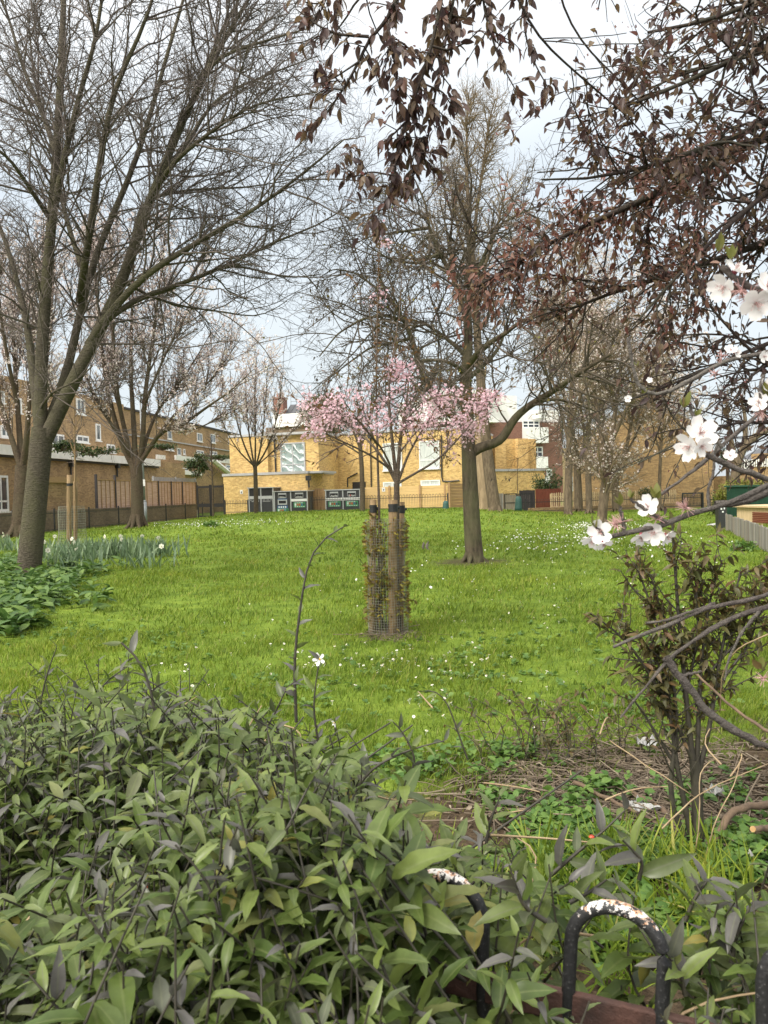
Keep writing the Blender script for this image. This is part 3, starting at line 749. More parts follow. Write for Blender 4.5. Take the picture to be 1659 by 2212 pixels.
def bow_railing(name, label, fc, s0, s1, z0, h, step=0.2, post_every=3.0, r=0.012, group=None, mat='black_metal'):
    t = thing(name, label, 'railing', fc.pt((s0 + s1) / 2, z0), group)
    n = int(abs(s1 - s0) / step); hp, hr = [], []
    K = 9
    for k in range(n):
        x = s0 + (s1 - s0) * (k + 0.5) / n; pr = step * 0.27; pts = [fc.pt(x - pr, z0, 0)]
        for j in range(7):
            a = PI - PI * j / 6; pts.append(fc.pt(x + pr * math.cos(a), z0 + h - pr + pr * math.sin(a), 0))
        pts.append(fc.pt(x + pr, z0, 0)); hp.append(pts)
    bg_ = Bag(); bg_.tubes(np.array(hp), np.full((n, K), r), 4); bg_.build('bows', M[mat], t)
    q = MB()
    for zz in (0.12, h - step * 0.9): fc.block(q, s0, s1, z0 + zz - 0.018, z0 + zz + 0.018, -0.01, 0.014)
    q.build('rail', M[mat], t)
    m = max(1, int(abs(s1 - s0) / post_every))
    for k in range(m + 1):
        x = s0 + (s1 - s0) * k / m; p_ = MB(); fc.block(p_, x - 0.035, x + 0.035, z0 - 0.05, z0 + h + 0.06, -0.03, 0.03); p_.build('post', M[mat], t)
    return t
frl = Facade(484, 49.3, 800, 47.6)
x0, _ = frl.hit(486, 1095); x1, _ = frl.hit(536, 1095); bow_railing('bow_top_railing', 'black bow-top railing in front of the yellow brick between gate and bins', frl, x0, x1, 0.42, 0.85, group='bow-top railings behind the lawn')
x0, _ = frl.hit(672, 1095); x1, _ = frl.hit(784, 1095); bow_railing('bow_top_railing', 'black bow-top railing in front of the lone recycling housing', frl, x0, x1, 0.42, 0.95, group='bow-top railings behind the lawn')
frr = Facade(785, 47.6, 972, 46.9)
x0, _ = frr.hit(786, 1095); x1, _ = frr.hit(968, 1095); bow_railing('bow_top_railing', 'black bow-top railing in front of the pale timber fence', frr, x0, x1, 0.42, 0.95, group='bow-top railings behind the lawn')

# weathered gate, red fence, picket fence on the right
fx = Facade(1085, 49.0, 1205, 50.5)
gt = thing('boarded_gate', 'weathered grey double gate of upright boards in a black frame', 'gate', fx.pt(*fx.hit(1122, 1105)))
for u0, u1 in ((1091, 1116), (1120, 1148)):
    s0, s1, q0, q1 = fx.sz(u0, 1066, u1, 1105); q0 = 0.1
    b = MB(); n = 9
    for k in range(n): fx.block(b, s0 + (s1 - s0) * k / n, s0 + (s1 - s0) * (k + 1) / n - 0.025, q0, q1 - 0.06 + rng.uniform(-.04, .04), -0.02, 0.01)
    lf = b.build('gate_leaf', M['gate_wood'], gt)
    b = MB(); fx.block(b, s0 - 0.03, s1 + 0.03, q1 - 0.05, q1, -0.03, 0.03); fx.block(b, s0, s1, q0 + 0.55, q0 + 0.6, 0.011, 0.03); fx.block(b, s0 - 0.05, s0 - 0.002, q0, q1 - 0.052, -0.03, 0.03); fx.block(b, s1 + 0.002, s1 + 0.05, q0, q1 - 0.052, -0.03, 0.03)
    b.build('frame', M['black_metal'], lf)
board_fence('timber_fence', 'greenish grey narrow boarded fence beside the weathered gate', fx, 1073, 1089, 1066, 1105, 'grey_wood', 7, (), False, zb=0.1)
board_fence('timber_fence', 'dark charcoal fence panel topping the weathered gate', fx, 1122, 1156, 1059, 1104, 'dark_post', 8, (), False, zb=0.1)
fx2 = Facade(1150, 50.6, 1215, 51.2)
board_fence('timber_fence', 'red stained close-boarded fence beside the dark conifer', fx2, 1157, 1212, 1056, 1094, 'red_wood', 26, (), False, zb=0.25, gap=0.004)
fp = Facade(1188, 49.3, 1520, 52.0)
def picket_fence(name, label, fc, u0, u1, vt, vb, m, step=0.15, wdt=0.09, zb=0.1, point=True, posts=6, pm='picket', group=None, thick=0.02):
    s0, s1, z0, z1 = fc.sz(u0, vt, u1, vb); z0 = zb
    t = thing(name, label, 'fence', fc.pt((s0 + s1) / 2, z0), group)
    n = int((s1 - s0) / step); b = MB()
    for k in range(n):
        x = s0 + step * (k + 0.5); zt = z1 + rng.uniform(-0.025, 0.025); hw = wdt / 2
        if point:
            pr = [(-hw, z0), (hw, z0), (hw, zt - 0.07), (hw * .3, zt), (-hw * .3, zt), (-hw, zt - 0.07)]
        else: pr = [(-hw, z0), (hw, z0), (hw, zt), (-hw, zt)]
        L = len(pr); A_ = [fc.pt(x + a, z, 0.012) for a, z in pr]; B_ = [fc.pt(x + a, z, 0.012 + thick) for a, z in pr]
        b.add(A_ + B_, [tuple(range(L)), tuple(range(2 * L - 1, L - 1, -1))] + [(i, L + i, L + (i + 1) % L, (i + 1) % L) for i in range(L)])
    b.build('pickets', M[m], t)
    b = MB()
    for f_ in (0.22, 0.78): zz = z0 + (z1 - z0) * f_; fc.block(b, s0, s1, zz - 0.035, zz + 0.035, -0.03, 0.011)
    b.build('rails', M[m], t)
    for k in range(posts):
        x = s0 + (s1 - s0) * (k + 0.02) / max(1, posts - 1) * 0.98; p_ = MB(); fc.block(p_, x - 0.045, x + 0.045, z0 - 0.1, z1 - 0.05, -0.12, -0.031); p_.build('post', M[pm], t)
    return t
picket_fence('picket_fence', 'pale timber picket fence along the far right end of the lawn', fp, 1190, 1462, 1061, 1096, 'picket')
lw = thing('garden_wall', 'low brown brick wall under the pale picket fence', 'wall', fp.pt(*fp.hit(1220, 1100)))
w = MB(); s0, s1, _, _ = fp.sz(1140, 1090, 1520, 1100); fp.block(w, s0, s1, -0.1, 0.32, 0.04, 0.25); w.build('brickwork', M['brown_brick'], lw)
fpr = Facade(1130, 48.2, 1520, 50.5)
s0, s1, _, _ = fpr.sz(1135, 1090, 1516, 1100); bow_railing('bow_top_railing', 'thin black railing in front of the picket fence', fpr, s0, s1, 0.02, 0.85, 0.2, 4.5, 0.009, group='bow-top railings behind the lawn')
pg = thing('park_gate', 'black metal frame gate at the end of the picket fence', 'gate', fpr.pt(*fpr.hit(1495, 1100)))
s0, s1, q0, q1 = fpr.sz(1472, 1064, 1518, 1100); b = MB()
for a_, b_ in ((s0, s0 + .09), (s1 - .09, s1)): fpr.block(b, a_, b_, 0, q1, 0.04, 0.12)
fpr.block(b, s0 + .09, s1 - .09, q1 - .09, q1, 0.04, 0.12); b.build('frame', M['black_metal'], pg)
b = MB()
for k in range(14): x = s0 + .1 + (s1 - s0 - .2) * k / 13; fpr.block(b, x - .012, x + .012, 0.1, q1 - 0.1, 0.05, 0.08)
b.build('bars', M['black_metal'], pg)
s0, _ = fpr.hit(1520, 1090)

# ---------------------------------------------------------------- left terrace: wall, panels, railing, gate
VL = ray(1033, 1060); VL = np.array([VL[0] / VL[1], 1.0])
pw = P(0, 1159, 34.6)
def side_facade(off, y0, y1):
    """plane parallel to the left boundary wall, moved off metres to the left; y0..y1 along depth"""
    f = Facade.__new__(Facade); d = norm(np.array([VL[0], 1.0, 0])); nl = np.array([d[1], -d[0], 0])
    f.A = np.array([pw[0], pw[1], 0]) - nl * off + d * (y0 - pw[1]); f.t = d; f.n = nl; f.z = np.array([0, 0, 1.0]); f.L = y1 - y0
    return f
fw0 = side_facade(0, 28, 62)
sE, _ = fw0.hit(425, 1100)
gw = thing('boundary_wall', 'low brown brick boundary wall on the left edge of the lawn', 'wall', fw0.pt(10, 0))
zt = fw0.hit(150, 1104)[1]
w = MB(); fw0.block(w, 0, sE, -0.2, zt, -0.22, 0); w.build('brickwork', M['dark_brick'], gw)
c = MB(); fw0.block(c, 0, sE, zt + 0.003, zt + 0.06, -0.24, 0.02); c.build('coping', M['dark_brick'], gw)
frl2 = side_facade(-0.45, 28, 62)
bow_railing('bow_top_railing', 'long black bow-top railing in front of the low brick boundary wall', frl2, 0, sE, 0.0, zt + 0.12, 0.2, 3.2, 0.0055)
# lapped larch panels above the wall, each panel its own thing
fpn = side_facade(0.5, 28, 62)
edges = [170, 206, 247, 290, 340, 368, 392, 422]
zpt = fpn.hit(330, 1041)[1]; zpb = zt - 0.1
labs = ['larch lap panel next to the brick side wall of the shed', 'larch lap panel behind the staked sapling guard', 'larch lap panel left of the vase-shaped blossom tree', 'larch lap panel hidden mostly by the blossom tree trunk', 'larch lap panel right of the grey lamp column', 'larch lap panel in the middle of the far run', 'larch lap panel nearest the black metal gate']
for k in range(7):
    if k == 0: continue
    s0, _ = fpn.hit(edges[k], 1065); s1, _ = fpn.hit(edges[k + 1], 1065); s0 += 0.1; s1 -= 0.1
    t = thing('larch_fencing', labs[k], 'fence panel', fpn.pt((s0 + s1) / 2, zpb), 'larch lap fence panels')
    b = MB(); n = 13
    for j in range(n):
        za = zpb + (zpt - zpb) * j / n; zc = zpb + (zpt - zpb) * (j + 1) / n
        m_ = 6
        for i in range(m_):
            xa = s0 + (s1 - s0) * i / m_; xb = s0 + (s1 - s0) * (i + 1) / m_; dz = 0.012 * math.sin(i * 2.1 + j * 1.7)
            vs = [fpn.pt(xa, za, 0.045), fpn.pt(xb, za, 0.045), fpn.pt(xb, zc + 0.02 + dz, 0.012), fpn.pt(xa, zc + 0.02 + dz, 0.012), fpn.pt(xa, za, 0.0), fpn.pt(xb, za, 0.0), fpn.pt(xb, zc, 0.0), fpn.pt(xa, zc, 0.0)]
            b.add(vs, [(0, 1, 2, 3), (0, 4, 5, 1), (7, 6, 5, 4)])
    b.build('laps', M['pink_wood'], t)
    b = MB()
    for i in range(5): x = s0 + (s1 - s0) * i / 4; fpn.block(b, x - 0.025, x + 0.025, zpb, zpt + 0.02, 0.046, 0.075)
    fpn.block(b, s0, s1, zpt + 0.021, zpt + 0.06, -0.02, 0.08); b.build('battens', M['tan_wood'], t)
for k, u in enumerate(edges[1:]):
    x, _ = fpn.hit(u, 1065); p_ = MB(); fpn.block(p_, x - 0.06, x + 0.06, zpb - 0.3, zpt + (0.35 if k in (0, 1) else 0.08), 0.0, 0.12)
    o = p_.build('fence_post', M['dark_post']); tag(o, ['dark post at the left end of the larch panels', 'dark post second from the shed wall end', 'dark post left of the blossom tree trunk', 'dark post right of the lamp column', 'dark post second along the far panel run', 'dark post third along the far panel run', 'dark post beside the black metal gate'][k], 'post', 'dark fence posts')
# concrete fence behind the panels
fcn = side_facade(1.1, 28, 62)
s0, _ = fcn.hit(330, 1040); s1, _ = fcn.hit(421, 1040); zc0 = fcn.hit(380, 1045)[1]; zc1 = fcn.hit(380, 1032)[1]
t = thing('concrete_fence', 'grey concrete panel fence rising above the larch panels', 'fence', fcn.pt(s0, 0))
b = MB(); fcn.block(b, s0, s1, zc0 - 2.0, zc1, -0.06, 0); b.build('panel', M['concrete'], t)
for k in range(3): x = s0 + (s1 - s0) * k / 2; b = MB(); fcn.block(b, x - .07, x + .07, 0, zc1 + .05, 0.003, 0.1); b.build('post', M['concrete'], t)

# shed-like brick return with brown timber top at the left
fsh = side_facade(0.9, 28, 62)
s0, _ = fsh.hit(98, 1070); s1, _ = fsh.hit(166, 1070); zs = fsh.hit(125, 1043)[1]
t = thing('brick_outhouse', 'dark brick outhouse with a brown timber eave behind the big grey trunk', 'outhouse', fsh.pt(s0, 0))
b = MB(); fsh.block(b, s0, s1, 0, zs, -.55, 0); b.build('wall', M['brown_brick'], t)
b = MB(); fsh.block(b, s0 - .1, s1 + .1, zs + .003, zs + .3, -.6, 0.12); b.build('eave', M['tan_wood'], t)

# the terrace itself
ft = side_facade(4.2, 26, 76)
bt = thing('brick_terrace', 'long brown brick terrace with a white fascia and planted upper terraces', 'building', ft.pt(15, 0))
sF1, _ = ft.hit(338, 1000); zf0 = ft.hit(220, 999)[1]; zf1 = ft.hit(220, 982)[1]
w = MB(); ft.block(w, -2, sF1 + 6, 0, zf0, -6, 0); w.build('ground_floor_wall', M['brown_brick'], bt)
c = MB(); ft.block(c, -2, sF1, zf0 + .003, zf1, -6, 0.35); c.build('fascia', M['white_dirty'], bt)
q = MB(); ft.block(q, -2, sF1, zf0 - 0.12, zf0 - 0.002, 0.002, 0.2); q.build('gutter', M['dark_post'], bt)
pipe(ft, bt, [(150, 1000), (151, 1028)], 0.06); pipe(ft, bt, [(250, 1004), (251, 1030)], 0.06)
s0, s1, q0, q1 = ft.sz(-16, 1027, 16, 1105); window(ft, bt, s0, s1, q0, q1, 0.03, 0.12, 1, 0.28, 'dark_glass')
# upper storeys set back
fup = side_facade(7.5, 22, 76)
s1, _ = fup.hit(270, 960); zu1 = fup.hit(120, 838)[1]
w = MB(); fup.block(w, -4, s1, zf0 - 0.5, zu1, -8, 0); w.build('upper_wall', M['brown_brick'], bt)
for (u0, v0, u1, v1) in ((111, 938, 137, 969), (164, 941, 190, 956), (206, 916, 216, 952), (164, 862, 182, 895), (0, 920, 22, 945), (33, 860, 45, 892), (230, 960, 247, 978), (0, 845, 8, 870)):
    s0, s1_, q0, q1 = fup.sz(u0, v0, u1, v1); window(fup, bt, s0, s1_, q0, q1, 0.03, 0.12, 1 if u1 - u0 > 14 else 0, None, 'glass')
ffr = side_facade(8.5, 22, 100)
s0, _ = ffr.hit(262, 960); s1, _ = ffr.hit(520, 960); zf = ffr.hit(430, 921)[1]
w = MB(); ffr.block(w, s0, s1, 0, zf, -8, 0); w.build('far_upper_wall', M['brown_brick'], bt)
c = MB(); ffr.block(c, s0, s1, zf + .003, zf + .18, -8, .12); c.build('roof_edge', M['dark_post'], bt)
zs_ = ffr.hit(420, 962)[1]; c = MB(); ffr.block(c, s0, s1, zs_ - .06, zs_ + .06, 0.002, .12); c.build('string_course', M['grey_cap'], bt)
for (u0, v0, u1, v1) in ((361, 928, 370, 949), (425, 936, 436, 954), (454, 938, 464, 957), (357, 967, 374, 973), (382, 968, 390, 984), (424, 973, 439, 980), (453, 975, 468, 983), (395, 970, 399, 982)):
    s0_, s1_, q0, q1 = ffr.sz(u0, v0, u1, v1); window(ffr, bt, s0_, s1_, q0, q1, 0.03, 0.1, 1 if u1 - u0 > 9 else 0, None, 'glass')
fbc = side_facade(6.0, 22, 90)
for (u0, v0, u1, v1) in ((336, 983, 354, 992), (377, 986, 425, 996), (456, 990, 503, 1000)):
    c = MB(); fbc.rect(c, u0, v0, u1, v1, 0.0, 0.15); c.build('balcony_front', M['white_dirty'], bt)
s0, _ = fbc.hit(338, 1020); s1, _ = fbc.hit(520, 1020); zz = fbc.hit(430, 998)[1]
w = MB(); fbc.block(w, s0, s1, 0, zz - .3, -2.5, -0.02); w.build('terrace_wall', M['brown_brick'], bt)
c = MB(); fbc.rect(c, 382, 1018, 430, 1026, 0.0, 0.3); c.build('canopy', M['white_dirty'], bt)
sA, zA = fbc.hit(446, 992); sB, zB = fbc.hit(494, 1030); c = MB(); c.tube([fbc.pt(sA, zA, .5), fbc.pt(sB, zB, .5)], .3, 6); c.build('stair_rail', M['white_dirty'], bt)
s0, s1, q0, q1 = fbc.sz(394, 1011, 405, 1018); window(fbc, bt, s0, s1, q0, q1, 0.03, 0.1, 0, None)
s0, s1, q0, q1 = fbc.sz(487, 1004, 497, 1012); window(fbc, bt, s0, s1, q0, q1, 0.03, 0.1, 0, None)

# black metal gate between terrace and yellow building
fgt = Facade(425, 54.5, 486, 52.5)
gt = thing('metal_gate', 'tall black metal gate with close bars at the corner of the lawn', 'gate', fgt.pt(*fgt.hit(455, 1110)))
s0, s1, q0, q1 = fgt.sz(427, 1047, 484, 1109); q0 = 0.1; mid = (s0 + s1) / 2
for a_, b_ in ((s0, mid - .03), (mid + .03, s1)):
    b = MB(); n = 11
    for k in range(n): x = a_ + .1 + (b_ - a_ - .2) * k / (n - 1); fgt.block(b, x - .015, x + .015, q0 + .1, q1 - .05, -.015, .015)
    lf = b.build('gate_leaf', M['black_metal'], gt)
    b = MB(); fgt.block(b, a_, a_ + .08, q0, q1, -.03, .03); fgt.block(b, b_ - .08, b_, q0, q1, -.03, .03)
    for zz, hh in ((q0 + .1, .05), (q1 - .15, .06), (q0 + (q1 - q0) * .38, .12)): fgt.block(b, a_ + .08, b_ - .08, zz - hh, zz + hh, -.035, .035)
    b.build('frame', M['black_metal'], lf)
# lamp column
lp = P(313, 1116, 47.0); lp[2] = 0
t = thing('lamp_column', 'grey lamp column with a small white notice behind the vase-shaped tree', 'street lamp', lp)
b = MB(); b.tube([lp, lp + [0, 0, 1.35]], .14, 12); b.tube([lp + [0, 0, 1.35], lp + [0, 0, 1.45]], [.14, .075], 12); b.build('base', M['lamp_grey'], t, True)
b = MB(); b.tube([lp + [0, 0, 1.45], lp + [-.05, 0, 7.4]], [.075, .05], 12); b.tube([lp + [-.05, 0, 7.4], lp + [.1, -.3, 7.7], lp + [.3, -.8, 7.75]], .04, 8); b.build('column', M['lamp_grey'], t, True)
b = MB(); b.box(lp + np.array([.38, -1.0, 7.74]), (1, 0, 0), (0, 1, 0), (0, 0, 1), .11, .28, .05); b.build('lantern', M['lamp_grey'], t, bevel=.03)
zz = P(311, 1043, 47)[2]; b = MB(); b.box(lp + np.array([-.02, -.13, zz]), (1, 0, 0), (0, 1, 0), (0, 0, 1), .14, .012, .2); b.build('notice', M['white'], t)

# ---------------------------------------------------------------- roofs and blocks beyond
fz = Facade(570, 82, 720, 80)
bk = thing('rooftop_block', 'grey seamed roof with a red brick chimney beyond the yellow building', 'building', fz.pt(*fz.hit(640, 1000)))
w = MB(); fz.rect(w, 575, 921, 700, 1010, -6, 0); w.build('wall', M['dark_brick'], bk)
w = MB(); s0, s1, q0, q1 = fz.sz(592, 893, 700, 921); fz.block(w, s0, s1, q0, q1, -5, .3); w.build('white_parapet', M['white'], bk)
w = MB(); s0, s1, q0, q1 = fz.sz(606, 865, 700, 893)
vs = [fz.pt(s0, q0, -1), fz.pt(s1, q0, -1), fz.pt(s1, q1, -3), fz.pt(s0, q1, -3), fz.pt(s0, q0, -7), fz.pt(s1, q0, -7)]
w.add(vs, [(0, 1, 2, 3), (3, 2, 5, 4), (0, 3, 4), (1, 5, 2), (0, 4, 5, 1)])
for k in range(9): x = s0 + (s1 - s0) * k / 9; w.tube([fz.pt(x, q0, -.98), fz.pt(x, q1, -2.98)], .04, 4)
rf = w.build('roof', M['dark_roof'], bk)
w = MB(); s0c, s1c, c0, c1 = fz.sz(585, 860, 606, 893); fz.block(w, s0c, s1c, c0 - 1, c1, -1.9, -.7); fz.block(w, s0c - .08, s1c + .08, c1 + .003, c1 + .2, -1.98, -.62)
ch = w.build('chimney', M['red_brick'], rf)
w = MB()
for k in range(3): w.tube([fz.pt(s0c + .25 + k * .3, c1 + .2, -1.3), fz.pt(s0c + .25 + k * .3, c1 + .65, -1.3)], [.12, .09], 8)
w.build('chimney_pots', M['terracotta'], rf)
w = MB()
for zz in (.35, .8): w.tube([fz.pt(s0, q1 + zz, -3), fz.pt(s1, q1 + zz, -3)], .03, 4)
for k in range(8): x = s0 + (s1 - s0) * k / 7; w.tube([fz.pt(x, q1, -3), fz.pt(x, q1 + .82, -3)], .025, 4)
w.build('roof_railing', M['grey_metal'], rf)
# white balconied flats
fy = Facade(930, 86, 1215, 92)
bf = thing('balcony_flats', 'dark red flats with stacked white balcony bands beyond the lawn trees', 'building', fy.pt(*fy.hit(1100, 1050)))
w = MB(); fy.rect(w, 930, 912, 1215, 1090, -10, 0); w.build('wall', M['red_brick'], bf)
w = MB(); fy.rect(w, 932, 852, 1120, 911, -10, -.4); fy.rect(w, 1121, 885, 1212, 911, -10, -.4); w.build('upper_wall', M['white_dirty'], bf)
for (u0, v0, u1, v1) in ((940, 902, 1065, 914), (1128, 925, 1172, 958), (1136, 988, 1171, 1012), (1138, 1031, 1176, 1046), (1150, 890, 1170, 906), (930, 846, 1060, 866)):
    c = MB(); fy.rect(c, u0, v0, u1, v1, 0.0, 1.3); c.build('balcony_front', M['white'], bf)
for (u0, v0, u1, v1) in ((1138, 965, 1172, 988), (1137, 1013, 1160, 1030), (1128, 908, 1165, 925), (1180, 1013, 1192, 1030), (985, 868, 997, 884), (1018, 868, 1032, 884), (1050, 868, 1064, 884), (955, 868, 968, 884)):
    s0, s1, q0, q1 = fy.sz(u0, v0, u1, v1); window(fy, bf, s0, s1, q0, q1, 0.03, 0.14, 2, 0.5, 'dark_glass', sill=False)
fq = Facade(1180, 95, 1290, 97)
t = thing('pale_house', 'pale stone coloured house front behind the picket fence trees', 'house', fq.pt(*fq.hit(1200, 1050)))
w = MB(); fq.rect(w, 1192, 968, 1292, 1085, -8, 0); w.build('wall', M['picket'], t)
for (u0, v0, u1, v1) in ((1204, 985, 1213, 1010), (1235, 985, 1244, 1010), (1262, 985, 1271, 1010), (1235, 1030, 1245, 1060)):
    s0, s1, q0, q1 = fq.sz(u0, v0, u1, v1); window(fq, t, s0, s1, q0, q1, 0.03, 0.14, 0, 0.5, 'dark_glass')

# gable brick building on the right
fgb = Facade(1258, 56, 1541, 54.5)
t = thing('brick_gable', 'plain tan brick end wall behind the picket fence', 'building', fgb.pt(*fgb.hit(1400, 1080)))
s0, s1, q0, q1 = fgb.sz(1258, 935, 1541, 1090); w = MB(); fgb.block(w, s0, s1, 0, q1, -9, 0); w.build('wall', M['gable_brick'], t)
ap = fgb.hit(1420, 860)[1]; w = MB(); vs = []
for o_ in (0.0, -9.0): vs += [fgb.pt(s0, q1 + .003, o_), fgb.pt(s1, q1 + .003, o_), fgb.pt((s0 + s1) / 2, ap, o_)]
w.add(vs, [(0, 1, 2), (5, 4, 3), (0, 2, 5, 3), (2, 1, 4, 5)]); w.build('gable', M['gable_brick'], t)
fdw = Facade(1541, 57, 1700, 53)
t = thing('garden_wall', 'dark brown brick garden wall behind the green shed', 'wall', fdw.pt(*fdw.hit(1600, 1060)))
w = MB(); s0, s1, q0, q1 = fdw.sz(1536, 1026, 1720, 1090); fdw.block(w, s0, s1, 0, q1, -.3, 0); w.build('brickwork', M['brown_brick'], t)
# slate roofed house far right
fho = Facade(1590, 74, 1720, 70)
t = thing('bay_fronted_house', 'slate roofed house with white bay windows and a red brick strip', 'house', fho.pt(*fho.hit(1640, 1060)))
s0, s1, q0, q1 = fho.sz(1592, 994, 1720, 1062); w = MB(); fho.block(w, s0, s1, 0, q1, -8, 0); w.build('wall', M['red_brick'], t)
w = MB(); zt2 = fho.hit(1640, 957)[1]
vs = [fho.pt(s0, q1 + .003, .5), fho.pt(s1, q1 + .003, .5), fho.pt(s1, zt2, -4), fho.pt(s0 + 1.2, zt2, -4), fho.pt(s0, q1 + .003, -8), fho.pt(s1, q1 + .003, -8)]
w.add(vs, [(0, 1, 2, 3), (3, 2, 5, 4), (0, 3, 4), (1, 5, 2), (0, 4, 5, 1)]); w.build('roof', M['slate'], t)
w = MB(); s_, _ = fho.hit(1641, 955); fho.block(w, s_, s_ + 3, zt2, zt2 + .2, -4.2, -3.8); w.build('ridge_tiles', M['terracotta'], t)
for u0, u1 in ((1592, 1608), (1616, 1624)):
    w = MB(); a, b, z0_, z1_ = fho.sz(u0, 993, u1, 1019); fho.block(w, a, b, z0_, z1_, 0.002, .9); bay = w.build('bay', M['white'], t)
    for k in range(2 if u1 - u0 > 10 else 1):
        n_ = 2 if u1 - u0 > 10 else 1; x0 = a + (b - a) * (k + .2) / n_; x1 = a + (b - a) * (k + .75) / n_; g = MB(); fho.block(g, x0, x1, z0_ + .35 * (z1_ - z0_), z0_ + .62 * (z1_ - z0_), .902, .93); g.build('pane', M['dark_glass'], bay)
fhg = Facade(1622, 66, 1720, 63)
t2 = thing('brick_house', 'tan brick house wing with white balusters beside the slate roof', 'house', fhg.pt(*fhg.hit(1650, 1060)))
w = MB(); fhg.rect(w, 1623, 978, 1720, 1030, -6, 0); w.build('wall', M['gable_brick'], t2)
w = MB()
for k in range(10):
    u = 1627 + k * 4.6; a, z0_ = fhg.hit(u, 1008); _, z1_ = fhg.hit(u, 992 - k * .3); w.tube([fhg.pt(a, z0_, .15), fhg.pt(a, z1_, .15)], .06, 6)
w.build('balusters', M['white'], t2)

# right-hand sheds, box, fence
fsd = Facade(1570, 36, 1700, 33)
t = thing('corrugated_shed', 'dark green corrugated metal shed behind the grey palings', 'shed', fsd.pt(*fsd.hit(1600, 1090)))
s0, s1, q0, q1 = fsd.sz(1571, 1051, 1720, 1110); w = MB(); n = 60
for k in range(n): x = s0 + (s1 - s0) * k / n; fsd.block(w, x, x + (s1 - s0) / n * .5, 0, q1, -2, .03); fsd.block(w, x + (s1 - s0) / n * .5, x + (s1 - s0) / n, 0, q1 - .002, -2, 0)
w.build('wall', M['green_sheet'], t)
w = MB(); fsd.block(w, s0 - .1, s1, q1 + .003, q1 + .08, -2.1, .1); w.build('roof', M['green_sheet'], t)
fs2 = Facade(1590, 29, 1720, 25.5)
t = thing('timber_shed', 'small pale timber shed with a red-brown boarded front behind the palings', 'shed', fs2.pt(*fs2.hit(1630, 1110)))
s0, s1, q0, q1 = fs2.sz(1592, 1097, 1720, 1150); w = MB(); fs2.block(w, s0, s1, 0, q1, -2, 0); w.build('wall', M['picket'], t)
a, _ = fs2.hit(1627, 1120); w = MB()
for k in range(6): fs2.block(w, a, s1, .1 + k * (q1 - .25) / 6, .1 + (k + 1) * (q1 - .25) / 6 - .02, .003, .04)
w.build('front_boards', M['red_wood'], t)
w = MB(); fs2.block(w, s0 - .1, s1, q1 + .003, q1 + .07, -2.1, .15); w.build('roof', M['picket'], t)
# grey paling fence running towards the viewer on the right
fpl = Facade(1570, 25.0, 1720, 13.6)
zpl = fpl.hit(1600, 1112)[1]
picket_fence('paling_fence', 'weathered grey close paling fence down the right side of the lawn', fpl, 1570, 1720, 1135, 1200, 'grey_wood', 0.115, 0.095, 0.0, False, 7, 'grey_wood')
w = P(1558, 1135, 26.0); w[2] = 0
t = thing('storage_box', 'black upright box with pale stickers against the paling fence end', 'box', w)
b = MB(); b.box(w + np.array([.0, 0, .42]), (1, 0, 0), (0, 1, 0), (0, 0, 1), .14, .14, .42); b.build('body', M['black_metal'], t, bevel=.01)
b = MB(); b.box(w + np.array([.0, 0, .855]), (1, 0, 0), (0, 1, 0), (0, 0, 1), .16, .16, .012); b.build('lid', M['black_metal'], t)
b = MB(); b.box(w + np.array([-.05, -.143, .68]), (1, 0, 0), (0, 1, 0), (0, 0, 1), .025, .002, .03); b.box(w + np.array([.0, -.143, .58]), (1, 0, 0), (0, 1, 0), (0, 0, 1), .03, .002, .025); b.box(w + np.array([.05, -.143, .69]), (1, 0, 0), (0, 1, 0), (0, 0, 1), .02, .002, .03); b.build('stickers', M['icon_white'], t)
w = GP(1545, 1136)
b = MB(); b.box(w + np.array([0, 0, .05]), (1, .2, .1), (-.2, 1, 0), (0, 0, 1), .22, .18, .03); tag(b.build('packaging_tray', M['litter_white'], None, bevel=.012), 'flat white packaging tray dropped on the grass by the paling fence', 'litter')
# ================================================================ trees
def tree(name, label, base, mains, Y, levels, bark_m, twig_m, group=None, S=9, blossom=None, K=14, root_flare=None, cat='tree'):
    """mains: pixel limbs; levels: list of dicts for successive spawns; returns thing, list of (pts,rad) per level"""
    t = thing(name, label, cat, base, group)
    pts, rad = limbs(mains, Y, K)
    bg_ = Bag(); bg_.tubes(pts, rad, S)
    if root_flare:
        r, n = root_flare
        for k in range(n):
            a = 2 * PI * k / n + rng.uniform(-.3, .3); d = np.array([math.cos(a), math.sin(a), 0])
            L = r * rng.uniform(1.5, 2.4)
            q = np.array([[base + np.array([0, 0, r * 1.5]) + d * r * .45, base + np.array([0, 0, r * .45]) + d * r * 0.95, base + d * L * .75 + np.array([0, 0, .06 * r]), base + d * L + np.array([0, 0, -.12])]])
            q = resample(q[0], 7)[None]; bg_.tubes(q, np.linspace(r * .42, r * .12, 7)[None], 7)
    bg_.build('trunk', bark_m, t)
    cur = (pts, rad); out = [cur]
    tw = Bag()
    allp = [cur]
    for lv in levels:
        lv = dict(lv); src = lv.pop('src', -1); sides = lv.pop('S', 3); skip = lv.pop('skip', 0)
        p0, r0 = allp[src]
        if skip: p0, r0 = p0[skip:], r0[skip:]
        nw = spawn(p0, r0, **lv); allp.append(nw); tw.tubes(nw[0], nw[1], sides)
    tw.build('twigs', twig_m, t)
    return t, allp

